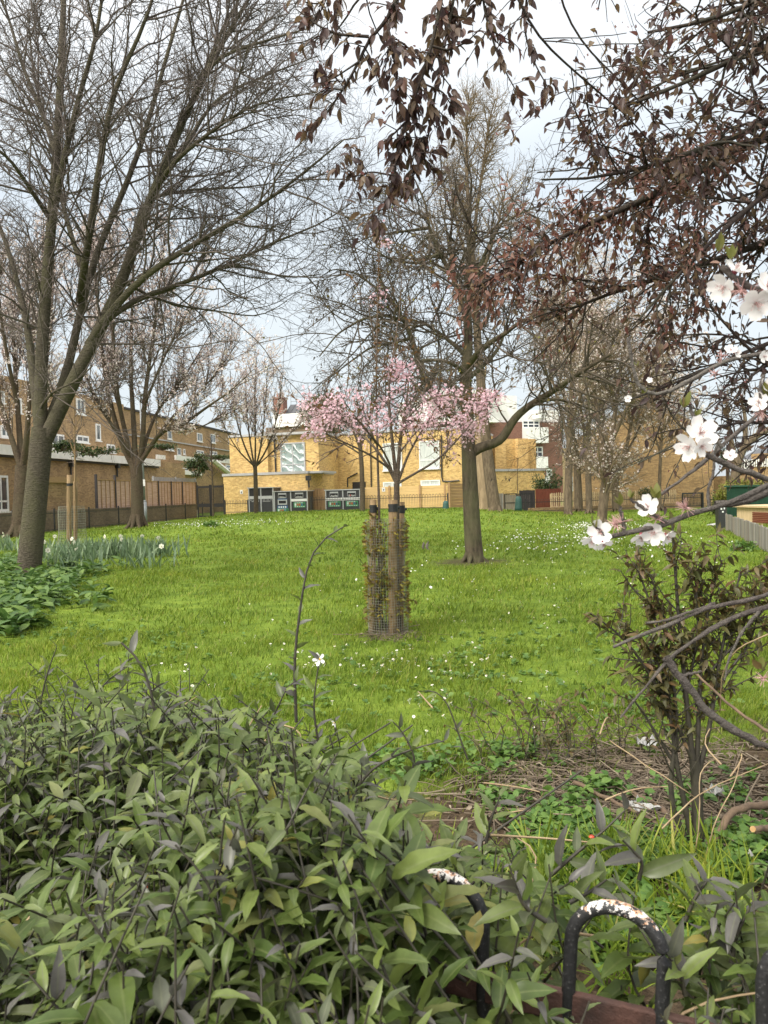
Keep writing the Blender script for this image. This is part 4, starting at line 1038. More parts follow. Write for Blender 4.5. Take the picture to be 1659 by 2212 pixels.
def scatter_quads(p, s0, s1, aspect=0.8):
    """small randomly turned quads = petals or buds"""
    n = len(p); D = rnd_dir(n); N = rnd_dir(n)
    tpl = (np.array([(0, .5 * aspect, 0), (0, -.5 * aspect, 0), (1, -.35 * aspect, .15), (1, .35 * aspect, .15)]), np.array([(0, 1, 2, 3)]), np.zeros((4, 2)))
    return instance(tpl, p, D, N, s0 + (s1 - s0) * rng.random(n))

# ---- A: big grey-barked bare tree on the left
YA = pA[1]
mA = [([(60, 1262), (64, 1215), (72, 1130), (80, 1050), (87, 975), (92, 925)], .245, .215),
      ([(88, 950), (84, 890), (88, 800), (92, 720), (100, 600), (113, 480), (122, 330), (130, 200), (135, 80), (140, -80, .6)], .14, .045),
      ([(98, 950), (126, 900), (150, 850), (165, 800), (194, 740), (240, 685), (273, 600), (287, 523), (319, 440), (352, 370), (393, 259), (430, 185), (463, 116), (509, 46), (560, -40)], .155, .03),
      ([(190, 745), (230, 680, -.3), (324, 579, -.8), (393, 546, -1), (463, 500, -1.2), (532, 467, -1.4), (602, 417, -1.5), (671, 361, -1.6), (745, 300, -1.7)], .085, .012),
      ([(210, 715), (250, 665), (296, 640, .3), (398, 616, .6), (444, 588, .8), (509, 569, 1), (602, 514, 1.2), (694, 490, 1.3), (762, 436, 1.4)], .065, .01),
      ([(444, 590, .8), (500, 572, .8), (555, 583, .9), (625, 602, .9), (694, 592, 1)], .035, .008),
      ([(98, 930), (125, 880, .3), (153, 787, .5), (185, 602, .8), (218, 509, 1), (259, 440, 1), (296, 347, 1.2), (324, 259, 1.3), (352, 139, 1.4), (384, 46, 1.5), (410, -50, 1.6)], .10, .028),
      ([(104, 560), (116, 450, -.4), (153, 278, -.9), (176, 185, -1), (208, 93, -1.2), (225, -40, -1.3)], .08, .025),
      ([(172, 650, .7), (185, 560, -.5), (205, 420, -1), (240, 200, -1.5), (278, 120, -1.6), (319, 56, -1.7), (340, -40, -1.8)], .085, .025),
      ([(84, 930), (78, 860), (69, 787, .5), (55, 671, .9), (28, 579, 1.2), (9, 500, 1.4), (-40, 420, 1.6)], .10, .03),
      ([(352, 370), (393, 330, .8), (463, 208, 1.2), (555, 171, 1.5), (648, 134, 1.7), (690, 120, 1.8)], .06, .01),
      ([(400, 250), (463, 125, -1), (555, 93, -1.3), (671, 60, -1.5)], .05, .01),
      ([(319, 440), (370, 352, -1), (463, 278, -1.6), (546, 222, -1.9), (685, 199, -2)], .055, .01),
      ([(287, 523), (305, 430, 1), (417, 407, 1.8), (532, 407, 2.2), (645, 385, 2.4)], .05, .01),
      ([(122, 330), (90, 240, .6), (50, 150, 1), (20, 40, 1.2), (-10, -40, 1.3)], .06, .02),
      ([(113, 480), (60, 400, -.8), (20, 340, -1.3), (-40, 300, -1.6)], .055, .02),
      ([(270, 610), (320, 640, .5), (400, 665, .8), (480, 672, 1), (560, 690, 1.1), (620, 650, 1.2)], .035, .007),
      ([(185, 600, .8), (140, 470, 1.5), (110, 300, 2), (70, 160, 2.3), (60, 20, 2.4)], .06, .015),
      ([(87, 880, -.1), (110, 850, -.5), (130, 838, -.8), (165, 825, -1), (200, 790, -1.2)], .03, .012),
      ([(430, 185), (480, 60, .8), (540, -40, 1.2)], .045, .015)]
tA, lA = tree('bare_tree', 'large bare grey-barked tree with many rising limbs at the left of the lawn', pA, mA, YA,
    [dict(N=370, L=(1.3, 4.0), ang=(28, 62), K=9, t0=.2, trop=.012, wig=.13, r0=.024, r1=.007, skip=1, S=4, lt=.5),
     dict(N=3800, L=(.45, 1.5), ang=(28, 65), K=7, t0=.22, trop=.02, wig=.22, r0=.011, r1=.005, lt=.4),
     dict(N=15500, L=(.14, .5), ang=(30, 75), K=5, t0=.1, trop=.05, wig=.3, r0=.0058, r1=.0038, lt=.3),
     dict(N=8000, L=(.05, .14), ang=(45, 85), K=3, t0=.1, trop=.1, wig=.2, r0=.005, r1=.0058, rk=1.2, lt=.1)], M['bark_A'], M['twig_A'], S=14, root_flare=(.2, 6))

# ---- B, C: vase-shaped pale blossom trees
def blossomed(t, lv, n, s0, s1, mat='blossom_pale', spread=.04):
    p, d, _ = on_lines(lv[0], n, .1, 1.0)
    k = 2
    p = np.repeat(p, k, 0) + rng.normal(size=(n * k, 3)) * spread
    bg_ = Bag(); bg_.add(*[scatter_quads(p, s0, s1)[i] for i in (0, 1)]); bg_.build('blossom', M[mat], t)
mB = [([(298, 1146), (297, 1100), (296, 1054), (294, 1005)], .34, .30),
      ([(288, 1012), (261, 965), (248, 906), (231, 849), (226, 800), (213, 700), (200, 500)], .15, .03),
      ([(290, 1010), (278, 972), (265, 906), (251, 856, -.5), (243, 700, -.8), (236, 460, -1)], .14, .03),
      ([(293, 1010), (291, 965), (288, 889, .5), (281, 823, .8), (285, 680, 1), (292, 455, 1.2)], .15, .03),
      ([(297, 1010), (314, 962), (307, 889), (317, 823), (335, 700), (358, 500)], .15, .03),
      ([(298, 1005), (317, 980), (335, 950), (347, 925, -.6), (397, 922, -1.2), (430, 889, -1.6), (496, 849, -2), (545, 800, -2.2)], .14, .02),
      ([(305, 985), (324, 922, .8), (347, 873, 1.2), (380, 839, 1.6), (420, 780, 1.9), (455, 720, 2)], .11, .02),
      ([(285, 990), (250, 930, -.8), (212, 873, -1.4), (180, 800, -1.8), (160, 700, -2)], .11, .02),
      ([(335, 950), (370, 900, .4), (430, 850, .8), (480, 790, 1), (520, 730, 1.1)], .08, .015),
      ([(307, 889), (350, 780, -1), (400, 680, -1.5), (430, 600, -1.8)], .08, .02),
      ([(265, 906), (220, 760, 1.2), (180, 640, 1.8), (165, 560, 2)], .08, .02),
      ([(380, 925), (420, 930, .5), (470, 905, .6), (520, 880, .6), (560, 850, .6)], .05, .012)]
lvB = [dict(N=260, L=(1.5, 3.8), ang=(20, 50), K=7, t0=.25, trop=.10, wig=.09, r0=.03, r1=.012, skip=1, S=4),
       dict(N=2100, L=(.7, 2.0), ang=(20, 55), K=6, t0=.1, trop=.10, wig=.12, r0=.018, r1=.010),
       dict(N=5500, L=(.3, .8), ang=(30, 70), K=4, t0=.1, trop=.06, wig=.2, r0=.011, r1=.008)]
tB, lB = tree('blossom_tree', 'vase-shaped tree in sparse pale blossom left of the black gate', pB, mB, 40, lvB, M['bark_B'], M['twig_B'], 'sparsely blossoming trees', root_flare=(.42, 7))
blossomed(tB, lB[2], 9500, .05, .11); 
mC = [([(40, 1164), (43, 1110), (46, 1060), (48, 1005)], .33, .28),
      ([(45, 1010), (20, 930), (2, 870), (-30, 790)], .14, .03), ([(47, 1010), (42, 930, .5), (36, 860, .8), (30, 750, 1), (22, 580, 1.2)], .14, .03),
      ([(49, 1010), (60, 930, -.5), (62, 870, -.8), (70, 780, -1), (76, 620, -1.2)], .14, .03), ([(50, 1000), (75, 940, .8), (95, 840, 1.2), (110, 700, 1.4), (118, 560, 1.5)], .12, .03),
      ([(36, 870), (10, 740, -1), (-10, 600, -1.5), (-30, 480, -2)], .09, .03), ([(62, 870), (85, 720, 1), (90, 560, 1.5), (95, 470, 1.8)], .08, .02)]
tC, lC = tree('blossom_tree', 'forked tree in sparse blossom against the brick wall behind the big grey trunk', pC, mC, 33.0,
    [dict(N=130, L=(1.5, 3.4), ang=(15, 45), K=7, t0=.25, trop=.12, wig=.08, r0=.03, r1=.012, skip=1, S=4),
     dict(N=900, L=(.7, 1.9), ang=(20, 50), K=6, t0=.1, trop=.12, wig=.12, r0=.016, r1=.009), dict(N=1800, L=(.3, .7), ang=(30, 70), K=4, t0=.1, trop=.06, wig=.2, r0=.01, r1=.007)],
    M['bark_B'], M['twig_B'], 'sparsely blossoming trees', root_flare=(.36, 6))
blossomed(tC, lC[2], 7000, .04, .09)
mD = [([(553, 1118), (553, 1080), (552, 1040), (551, 1008)], .15, .12),
      ([(550, 1012), (528, 965), (512, 915), (500, 850), (497, 800)], .06, .02), ([(550, 1012), (540, 955), (533, 890, .4), (528, 810, .5)], .06, .02), ([(551, 1012), (552, 940), (550, 860), (553, 770)], .06, .02),
      ([(552, 1012), (565, 960, -.4), (572, 890, -.5), (578, 790, -.6)], .06, .02), ([(552, 1010), (578, 970), (596, 915), (606, 850), (612, 800)], .06, .02), ([(553, 1008), (590, 975, .5), (622, 940, .8), (650, 915, 1)], .045, .015), ([(550, 1008), (515, 975, -.6), (490, 935, -.8), (475, 890, -.9)], .05, .015)]
tD, lD = tree('blossom_tree', 'small round-headed blossom tree in front of the tall bin housing', pD, mD, 45.5,
    [dict(N=85, L=(1.0, 2.6), ang=(15, 40), K=6, t0=.2, trop=.12, wig=.07, r0=.022, r1=.012, skip=1, S=4),
     dict(N=420, L=(.5, 1.4), ang=(20, 50), K=5, t0=.1, trop=.12, wig=.1, r0=.014, r1=.011)], M['bark_B'], M['twig_B'], 'sparsely blossoming trees')
blossomed(tD, lD[2], 2400, .05, .11)
# slim tree in front of the lone housing + slender one by the gate
pS = P(787, 1110, 44.0)
mS = [([(783, 1112), (783, 1060), (781, 1000), (778, 965)], .16, .12), ([(778, 970), (765, 935), (752, 900), (742, 860)], .07, .02), ([(779, 970), (790, 930), (800, 890), (806, 850)], .07, .02), ([(778, 965), (776, 910), (770, 850)], .07, .02), ([(777, 980), (745, 960), (715, 950), (690, 935)], .05, .015)]
tree('slim_tree', 'slim bare tree at the right end of the lone recycling housing', pS, mS, 44.0, [dict(N=70, L=(.8, 2.2), ang=(25, 55), K=6, t0=.1, trop=.06, wig=.1, r0=.022, r1=.01, skip=1, S=4), dict(N=450, L=(.3, 1.0), ang=(30, 60), K=4, t0=.1, wig=.15, r0=.012, r1=.009)], M['bark_B'], M['twig_B'])
pS = P(461, 1118, 49.0)
tree('slim_tree', 'very slender young tree in front of the black metal gate', pS, [([(461, 1120), (460, 1080), (459, 1040), (457, 990), (456, 950)], .075, .03)], 49.0, [dict(N=26, L=(.5, 1.6), ang=(35, 60), K=5, t0=.45, trop=.06, wig=.1, r0=.02, r1=.01, S=4), dict(N=90, L=(.2, .7), ang=(30, 60), K=4, t0=.1, wig=.15, r0=.011, r1=.008)], M['bark_B'], M['twig_B'])

# ---- G: spreading tree right of centre
YG = pG[1]
mG = [([(1028, 1224), (1023, 1185), (1018, 1100), (1013, 1000), (1011, 940), (1009, 880), (1007, 839)], .195, .125),
      ([(1007, 845), (1006, 800), (1013, 730), (1007, 675), (1016, 639), (1012, 560), (1014, 480), (1018, 400)], .122, .02),
      ([(1012, 985), (1027, 968), (1051, 962), (1078, 957), (1092, 940), (1103, 914), (1122, 892), (1160, 865), (1203, 840, -.4), (1258, 800, -.8), (1320, 765, -1)], .115, .03),
      ([(1112, 902), (1127, 888), (1167, 866, .3), (1203, 862, .5), (1245, 872, .6), (1290, 890, .7)], .06, .015),
      ([(1010, 930), (975, 895), (949, 875), (924, 831), (902, 784), (891, 730), (873, 693), (854, 660), (833, 635), (818, 590)], .095, .02),
      ([(1007, 800), (1022, 773, -.3), (1058, 740, -.8), (1094, 719, -1.2), (1116, 700, -1.4), (1167, 675, -1.8), (1210, 640, -2)], .075, .015),
      ([(1008, 820), (1029, 802, .3), (1058, 777, .8), (1080, 748, 1.2), (1094, 704, 1.4), (1110, 640, 1.6)], .06, .015),
      ([(1010, 700), (998, 660), (982, 602), (949, 548), (927, 493), (920, 439), (896, 388)], .065, .014),
      ([(985, 610), (971, 540, .5), (964, 493, .8), (949, 430, 1)], .045, .012),
      ([(1008, 770), (985, 748, .5), (949, 719, 1), (913, 697, 1.4), (878, 688, 1.7), (830, 690, 1.9)], .055, .012),
      ([(1007, 810), (985, 790, -.6), (960, 779, -1), (913, 777, -1.5), (860, 800, -1.9), (800, 830, -2.2)], .05, .012),
      ([(1014, 640), (1040, 566, .5), (1076, 486, 1), (1131, 457, 1.4), (1185, 438, 1.6)], .055, .012),
      ([(1009, 860), (985, 835), (960, 822, .6), (931, 817, 1), (870, 813, 1.4), (800, 850, 1.7)], .05, .01),
      ([(873, 693), (830, 680, -.6), (780, 690, -1), (730, 720, -1.3), (690, 770, -1.5)], .04, .01),
      ([(891, 730), (850, 740, .8), (800, 750, 1.3), (745, 790, 1.6), (695, 830, 1.8)], .04, .01),
      ([(854, 660), (810, 620, .4), (770, 590, .8), (720, 580, 1), (690, 600, 1.2)], .035, .009),
      ([(924, 493), (870, 500, .7), (800, 510, 1.2), (740, 540, 1.5)], .035, .008),
      ([(949, 548), (900, 570, -.8), (840, 560, -1.4), (780, 520, -1.8)], .035, .008),
      ([(1167, 675, -1.8), (1200, 700, -2), (1230, 760, -2.2), (1240, 830, -2.3)], .03, .008),
      ([(1258, 800, -.8), (1270, 850, -.9), (1275, 910, -1), (1270, 960, -1)], .025, .006),
      ([(1203, 862, .5), (1215, 900, .6), (1215, 960, .6)], .02, .006)]
tG, lG = tree('spreading_tree', 'spreading bare tree with a rugged trunk and one thick elbowed limb right of centre', pG, mG, YG,
    [dict(N=260, L=(1.0, 3.0), ang=(40, 75), K=8, t0=.2, trop=-.02, wig=.15, r0=.024, r1=.008, skip=1, S=4),
     dict(N=2300, L=(.4, 1.3), ang=(35, 75), K=6, t0=.2, trop=-.03, wig=.2, r0=.012, r1=.006),
     dict(N=9500, L=(.13, .42), ang=(30, 75), K=4, t0=.1, trop=.02, wig=.28, r0=.0068, r1=.005)], M['bark_G'], M['twig_G'], S=14, root_flare=(.17, 7), K=26)
# hanging dark seed clusters
p, d, _ = on_lines(lG[2][0], 420, .3, 1)
p = np.repeat(p, 3, 0) + rng.normal(size=(1260, 3)) * [.03, .03, .05] - [0, 0, .05]
b = Bag(); V, Q, U = instance(leaf_tpl(.4, 3, .2, .1), p, norm(np.array([0, 0, -1.0]) + .3 * rng.normal(size=(1260, 3))), rnd_dir(1260), .05 + .06 * rng.random(1260)); b.add(V, Q, None, U); b.build('seed_pods', M['twig_G'], tG)
p, d, _ = on_lines(lG[3][0], 1500, .3, 1)
b = Bag(); b.add(*scatter_quads(p, .02, .045)[:2]); b.build('buds', M['yellow_leaf'], tG)

# ---- H: tall narrow tree, dead trunk
pH = P(1070, 1118, 42.0)
mH = [([(1072, 1120), (1066, 1090), (1060, 1040), (1052, 980), (1040, 850), (1030, 700), (1020, 560), (1010, 440), (1006, 330), (1005, 260), (1012, 205)], .36, .03),
      ([(1020, 560), (1030, 450), (1045, 350), (1055, 264), (1069, 215)], .12, .03), ([(1022, 600), (990, 500, .8), (975, 420, 1.2), (965, 350, 1.4)], .1, .025), ([(1025, 640), (1060, 540, -1), (1085, 450, -1.4), (1098, 370, -1.6)], .1, .025),
      ([(1032, 720), (1080, 640, 1), (1110, 560, 1.6), (1130, 480, 2)], .09, .02), ([(1030, 700), (985, 610, -1), (950, 540, -1.5), (930, 470, -1.8)], .09, .02)]
tH, lH = tree('tall_tree', 'tall narrow bare tree towering behind the elbowed tree', pH, mH, 42.0,
    [dict(N=210, L=(1.5, 3.6), ang=(25, 55), K=7, t0=.42, trop=.05, wig=.1, r0=.035, r1=.015, S=4, lt=.6),
     dict(N=1500, L=(.7, 1.8), ang=(30, 65), K=5, t0=.1, trop=.03, wig=.16, r0=.019, r1=.011),
     dict(N=4500, L=(.3, .8), ang=(30, 70), K=4, t0=.1, trop=-.02, wig=.2, r0=.0125, r1=.0095)], M['bark_J'], M['twig_J'], root_flare=(.4, 6))
p, d, _ = on_lines(lH[2][0], 1400, .3, 1); b = Bag(); V, Q, U = instance(leaf_tpl(.3, 2, .1, .1), p, norm(np.array([0, 0, -1.0]) + .2 * rng.normal(size=(1400, 3))), rnd_dir(1400), .10 + .08 * rng.random(1400)); b.add(V, Q, None, U); b.build('catkins', M['twig_J'], tH)
pH2 = P(1045, 1103, 45.5)
tree('dead_trunk', 'pale stripped dead trunk leaning beside the tall narrow tree', pH2, [([(1046, 1106), (1044, 1070), (1040, 1000), (1037, 930), (1034, 870), (1036, 820)], .40, .16), ([(1037, 930), (1028, 890), (1022, 850)], .12, .06), ([(1036, 860), (1046, 820), (1050, 790)], .12, .05)], 45.5,
     [dict(N=14, L=(.5, 1.5), ang=(30, 60), K=5, t0=.6, wig=.15, r0=.03, r1=.012)], M['bark_pale'], M['twig_J'], cat='tree')

# ---- J: group of tan trees on the right
def jtree(label, base_uv, Y, mains, n=1.0, seed=0, ylw=True):
    pb = P(*base_uv, Y); pb[2] = float(G(pb[0], pb[1]))
    t, lv = tree('bare_tree', label, pb, mains, Y,
        [dict(N=int(120 * n), L=(1.5, 3.6), ang=(25, 60), K=7, t0=.3, trop=.05, wig=.12, r0=.035, r1=.014, S=4),
         dict(N=int(850 * n), L=(.7, 2.0), ang=(30, 65), K=5, t0=.1, trop=.03, wig=.18, r0=.018, r1=.011),
         dict(N=int(2700 * n), L=(.3, .9), ang=(30, 75), K=4, t0=.1, trop=.0, wig=.25, r0=.012, r1=.009)], M['bark_J'], M['twig_J'], 'bare trees before the picket fence', root_flare=(.2, 6))
    blossomed(t, lv[2], int(3800 * n), .04, .09)
    return t
jtree('straight-trunked tree second to the right of the weathered gate', (1227, 1113), 41.5, [([(1227, 1118), (1228, 1060), (1229, 1000), (1231, 940), (1234, 860), (1238, 770), (1245, 680), (1250, 600), (1255, 520)], .24, .03), ([(1230, 960), (1215, 900, .5), (1195, 830, .8), (1180, 750, 1), (1170, 660, 1.2)], .1, .02), ([(1232, 920), (1255, 850, -.6), (1280, 770, -1), (1295, 690, -1.2)], .1, .02), ([(1240, 750), (1220, 660, .8), (1205, 570, 1)], .08, .02)])
jtree('tree with a grey trunk tucked behind the straight trunk, by the picket fence', (1250, 1095), 48.0, [([(1250, 1100), (1249, 1050), (1246, 1000), (1240, 950), (1230, 900)], .26, .16), ([(1250, 1010), (1262, 960), (1275, 900), (1290, 820), (1300, 740)], .16, .03), ([(1232, 910), (1215, 840), (1200, 760), (1190, 680)], .14, .03)], .8)
jtree('brown tree trunk standing centrally among the right-hand tree group', (1273, 1097), 45.0, [([(1273, 1102), (1272, 1060), (1270, 1010), (1268, 960), (1275, 880), (1285, 790), (1300, 700), (1310, 600)], .2, .03), ([(1269, 970), (1255, 890), (1245, 800), (1235, 700)], .11, .03)], .8)
jtree('leaning forked tree ringed by daisies, nearest of the right-hand group', (1300, 1134), 30.5, [([(1299, 1140), (1301, 1110), (1306, 1060), (1313, 1006), (1316, 960)], .20, .16), ([(1314, 1005), (1322, 950), (1330, 880), (1340, 800), (1355, 710), (1365, 620)], .11, .02), ([(1312, 1000), (1300, 940, .5), (1285, 860, .8), (1275, 770, 1), (1265, 690, 1.2)], .1, .02), ([(1316, 965), (1345, 900, -.5), (1380, 830, -1), (1420, 770, -1.4), (1460, 720, -1.7)], .09, .02), ([(1330, 880), (1310, 800, -.6), (1300, 710, -.8)], .06, .015)], 1.0)
jtree('low forked tree with a v-shaped crotch at the right of the group', (1331, 1096), 46.5, [([(1331, 1100), (1330, 1060), (1328, 1035), (1326, 1020)], .24, .22), ([(1326, 1025), (1318, 1000), (1308, 950), (1300, 880), (1295, 800)], .14, .03), ([(1328, 1025), (1342, 1000), (1356, 960), (1366, 900), (1380, 820), (1390, 740)], .14, .03), ([(1340, 1000), (1370, 950, 1), (1400, 880, 1.5), (1430, 800, 1.8)], .1, .02)], .9)
jtree('thin-stemmed tree in front of the tan brick end wall', (1425, 1094), 46.0, [([(1425, 1098), (1424, 1050), (1426, 1000), (1430, 930), (1436, 850), (1440, 760)], .12, .03), ([(1426, 980), (1410, 920), (1400, 850)], .06, .02), ([(1428, 950), (1450, 890), (1470, 830)], .06, .02)], .6)
# pollard + spiky palm right
pp_ = P(1585, 1075, 44); pp_[2] = 0
tree('pollard_tree', 'leaning pale pollarded tree in front of the slate roofed house', pp_, [([(1582, 1085), (1587, 1030), (1590, 1005), (1604, 968), (1620, 950), (1645, 935), (1675, 920)], .3, .16), ([(1604, 968), (1612, 930), (1608, 890), (1600, 860)], .15, .07), ([(1590, 1000), (1580, 950), (1572, 905), (1570, 870)], .14, .06), ([(1645, 935), (1650, 900), (1656, 870)], .12, .06)], 44.0,
     [dict(N=60, L=(.8, 2.4), ang=(20, 50), K=5, t0=.6, trop=.12, wig=.08, r0=.025, r1=.01), dict(N=160, L=(.4, 1.2), ang=(20, 50), K=4, t0=.2, trop=.08, wig=.1, r0=.014, r1=.01)], M['bark_J'], M['twig_J'])
t = thing('spiky_palm', 'small palm-like plant with spiky dark leaf heads above the garden wall', 'plant', P(1572, 1040, 50))
b = MB(); b.tube([P(1573, 1060, 50), P(1572, 1020, 50), P(1570, 990, 50)], [.14, .12, .1], 8); b.tube([P(1572, 1010, 50), P(1583, 985, 50)], [.1, .08], 8); b.tube([P(1571, 1005, 50), P(1560, 985, 50)], [.1, .08], 8); b.build('stem', M['bark_J'], t, True)
b = Bag()
for c in (P(1570, 985, 50), P(1585, 980, 50), P(1558, 982, 50)):
    n = 70; D = norm(rng.normal(size=(n, 3)) + [0, 0, .15]); V, Q, U = instance(leaf_tpl(.07, 4, .1, .35), np.tile(c, (n, 1)), D, np.tile([0, 0, 1.0], (n, 1)) + .01, .6 + .35 * rng.random(n)); b.add(V, Q, None, U)
b.build('leaves', M['evergreen'], t)

# ---- bushes made of leaf clumps
def bush(name, label, c, rx, ry, rz, n, s0, s1, mat, kind=None, cat='shrub', clumps=14, group=None):
    t = thing(name, label, cat, (c[0], c[1], 0), group)
    cc = rnd_dir(clumps) * (rng.random((clumps, 1)) ** .4) * [rx, ry, rz] * .75 + c
    k = rng.integers(0, clumps, n)
    p = cc[k] + rnd_dir(n) * (rng.random((n, 1)) ** .35) * np.array([rx, ry, rz]) * .42
    p[:, 2] = np.maximum(p[:, 2], .02)
    V, Q, U = instance(leaf_tpl(.55, 2, .15, .2), p, norm(rnd_dir(n) + [0, 0, .2]), norm(rnd_dir(n) + [0, -.3, .8]), s0 + (s1 - s0) * rng.random(n))
    b = Bag(); b.add(V, Q, None, U); b.build('leaves', M[mat], t)
    b = Bag(); rt = np.array([c[0], c[1], 0.0 if c[2] < 3 * rz + .3 else c[2] - rz]); q = np.stack([np.tile(rt, (clumps, 1)), (cc + rt) / 2, cc], 1); b.tubes(q, np.full((clumps, 3), .02), 4); b.build('stems', M['stick'], t)
    return t
bush('conifer', 'dark conifer shrub above the red stained fence', P(1183, 1045, 53), 1.1, .8, 1.2, 1600, .1, .2, 'evergreen')
c = P(1560, 1068, 37); bush('golden_shrub', 'yellow-green shrub with red tips over the green shed corner', c, .55, .5, .5, 1300, .06, .12, 'sunny_leaf')
c = P(1545, 1085, 38); c[2] = .5; bush('dark_shrub', 'dark green scrambling shrub at the end of the paling fence', c, .4, .4, .7, 900, .05, .1, 'evergreen')
c = P(1610, 1046, 40); bush('golden_shrub', 'red and green shrub along the top of the garden wall', c, 1.3, .4, .3, 900, .07, .13, 'sunny_leaf')
c = P(1397, 1065, 51); bush('dark_shrub', 'small dark bush against the tan brick end wall', c, .7, .5, .7, 700, .08, .14, 'evergreen')
fcv = [(435, 998, 60), (418, 1010, 60), (462, 980, 62)]
t = bush('ivy', 'ivy mound hanging over the terrace balconies by the white stair rail', P(425, 1005, 60), 1.2, .5, 1.0, 1500, .12, .22, 'evergreen', cat='climber')
for (u, v, Y, w_, lab) in ((200, 974, 42.5, 2.6, 'planter greenery along the near end of the white fascia'), (130, 964, 39.0, 1.2, 'planter greenery behind the big grey trunk above the fascia'), (350, 965, 57, 1.6, 'trailing greenery on the second balcony'), (480, 988, 64, 1.6, 'trailing greenery on the last balcony beside the yellow building')):
    bush('terrace_plants', lab, P(u, v, Y), w_, .5, .28, 700, .1, .2, 'evergreen', cat='plants', group='roof terrace greenery')
c = P(600, 1092, 70)
bush('evergreen_tree', 'dark evergreen crown showing behind the pink cherry and the roof', P(700, 890, 66), 2.6, 2, 2.2, 2600, .18, .34, 'evergreen', cat='tree')
for (u, v, lab) in ((458, 1137, 'small weed tuft on the lawn left of the small blossom tree'), (270, 1122, 'weed clump at the wall foot beside the blossom tree'), (1600, 1190, 'pale weeds at the near foot of the paling fence')):
    q = GP(u, v); q[2] += .1; bush('weed_clump', lab, q, .35, .3, .14, 220, .06, .14, 'cover_leaf', cat='weeds', clumps=6)

# ---- E: staked sapling on the left
pE = P(157, 1190, 23.0); pE[2] = float(G(pE[0], pE[1]))
tree('staked_sapling', 'slender young tree tied to stakes beside the daffodils', pE, [([(163, 1190), (163, 1100), (162, 1040), (162, 980), (160, 900), (161, 840), (160, 800)], .045, .012), ([(162, 985), (150, 950), (138, 915)], .02, .006), ([(161, 930), (172, 900), (185, 870)], .018, .005)], 23.0,
     [dict(N=24, L=(.4, 1.2), ang=(35, 65), K=5, t0=.45, trop=.08, wig=.12, r0=.014, r1=.006, S=4), dict(N=90, L=(.15, .5), ang=(30, 60), K=4, t0=.1, wig=.2, r0=.008, r1=.006)], M['stake_wood'], M['twig_B'], cat='tree')
def stake(label, pb, ptop, r, tie=None, group='wooden tree stakes', zt=None):
    t = thing('wooden_stake', label, 'stake', pb, group)
    b = MB(); ax = np.linspace(0, 1, 7)[:, None]; pts = np.asarray(pb) * (1 - ax) + np.asarray(ptop) * ax; pts[0] = pts[0] - [0, 0, .1]
    b.tube(pts, r, 12); b.build('post', M['stake_wood'], t, True)
    if tie is not None:
        q = np.asarray(tie); b = MB(); d = 0.028
        for k in (-1, 1): b.tube([q + [0, 0, k * d - .012], q + [0, 0, k * d + .012]], r + .006, 14)
        b.tube([q + [0, 0, -.03], q + [0, 0, .03]], r + .003, 14); b.tube([q + [r * .7, r * .4, 0], q + [r + .015, .05, 0]], .016, 8)
        b.build('rubber_tie', M['rubber'], t)
q = P(149, 1188, 22.7); q[2] = 0; stake('round pale stake, thicker of the two by the daffodils', q, P(150, 1026, 22.7), .075, P(150, 1047, 22.7))
q = P(163, 1188, 23.2); q[2] = 0; stake('round pale stake against the sapling stem by the daffodils', q, P(163, 1040, 23.2), .06)
def guard(label, c, r0, r1, h, pitch, rw, mat='wire', cat='tree guard'):
    t = thing('wire_guard', label, cat, c, 'wire mesh tree guards')
    n = int(2 * PI * r0 / pitch); b = Bag()
    th = np.arange(n) * 2 * PI / n; zz = np.linspace(0, h, 9)
    prof = r0 + (r1 - r0) * zz / h + .012 * np.sin(zz * 7)
    wob = 1 + .03 * np.sin(th * 3 + 1)
    pts = np.stack([c[0] + prof[None] * (np.cos(th) * wob)[:, None], c[1] + prof[None] * (np.sin(th) * wob)[:, None], np.broadcast_to(c[2] + zz[None], (n, 9))], -1)
    b.tubes(pts, np.full((n, 9), rw), 3)
    m = int(h / pitch); zr = np.linspace(0, h, m); th = np.linspace(0, 2 * PI, 33); pr = r0 + (r1 - r0) * zr / h + .012 * np.sin(zr * 7); wob = 1 + .03 * np.sin(th * 3 + 1)
    pts = np.stack([c[0] + pr[:, None] * (np.cos(th) * wob)[None], c[1] + pr[:, None] * (np.sin(th) * wob)[None], np.broadcast_to(c[2] + zr[:, None], (m, 33))], -1)
    b.tubes(pts, np.full((m, 33), rw), 3); b.build('mesh', M[mat], t); return t
c = np.array([pE[0], pE[1], 0.0]); guard('tall wire mesh cylinder round the sapling by the daffodils', c, .42, .36, 1.35, .07, .0035)

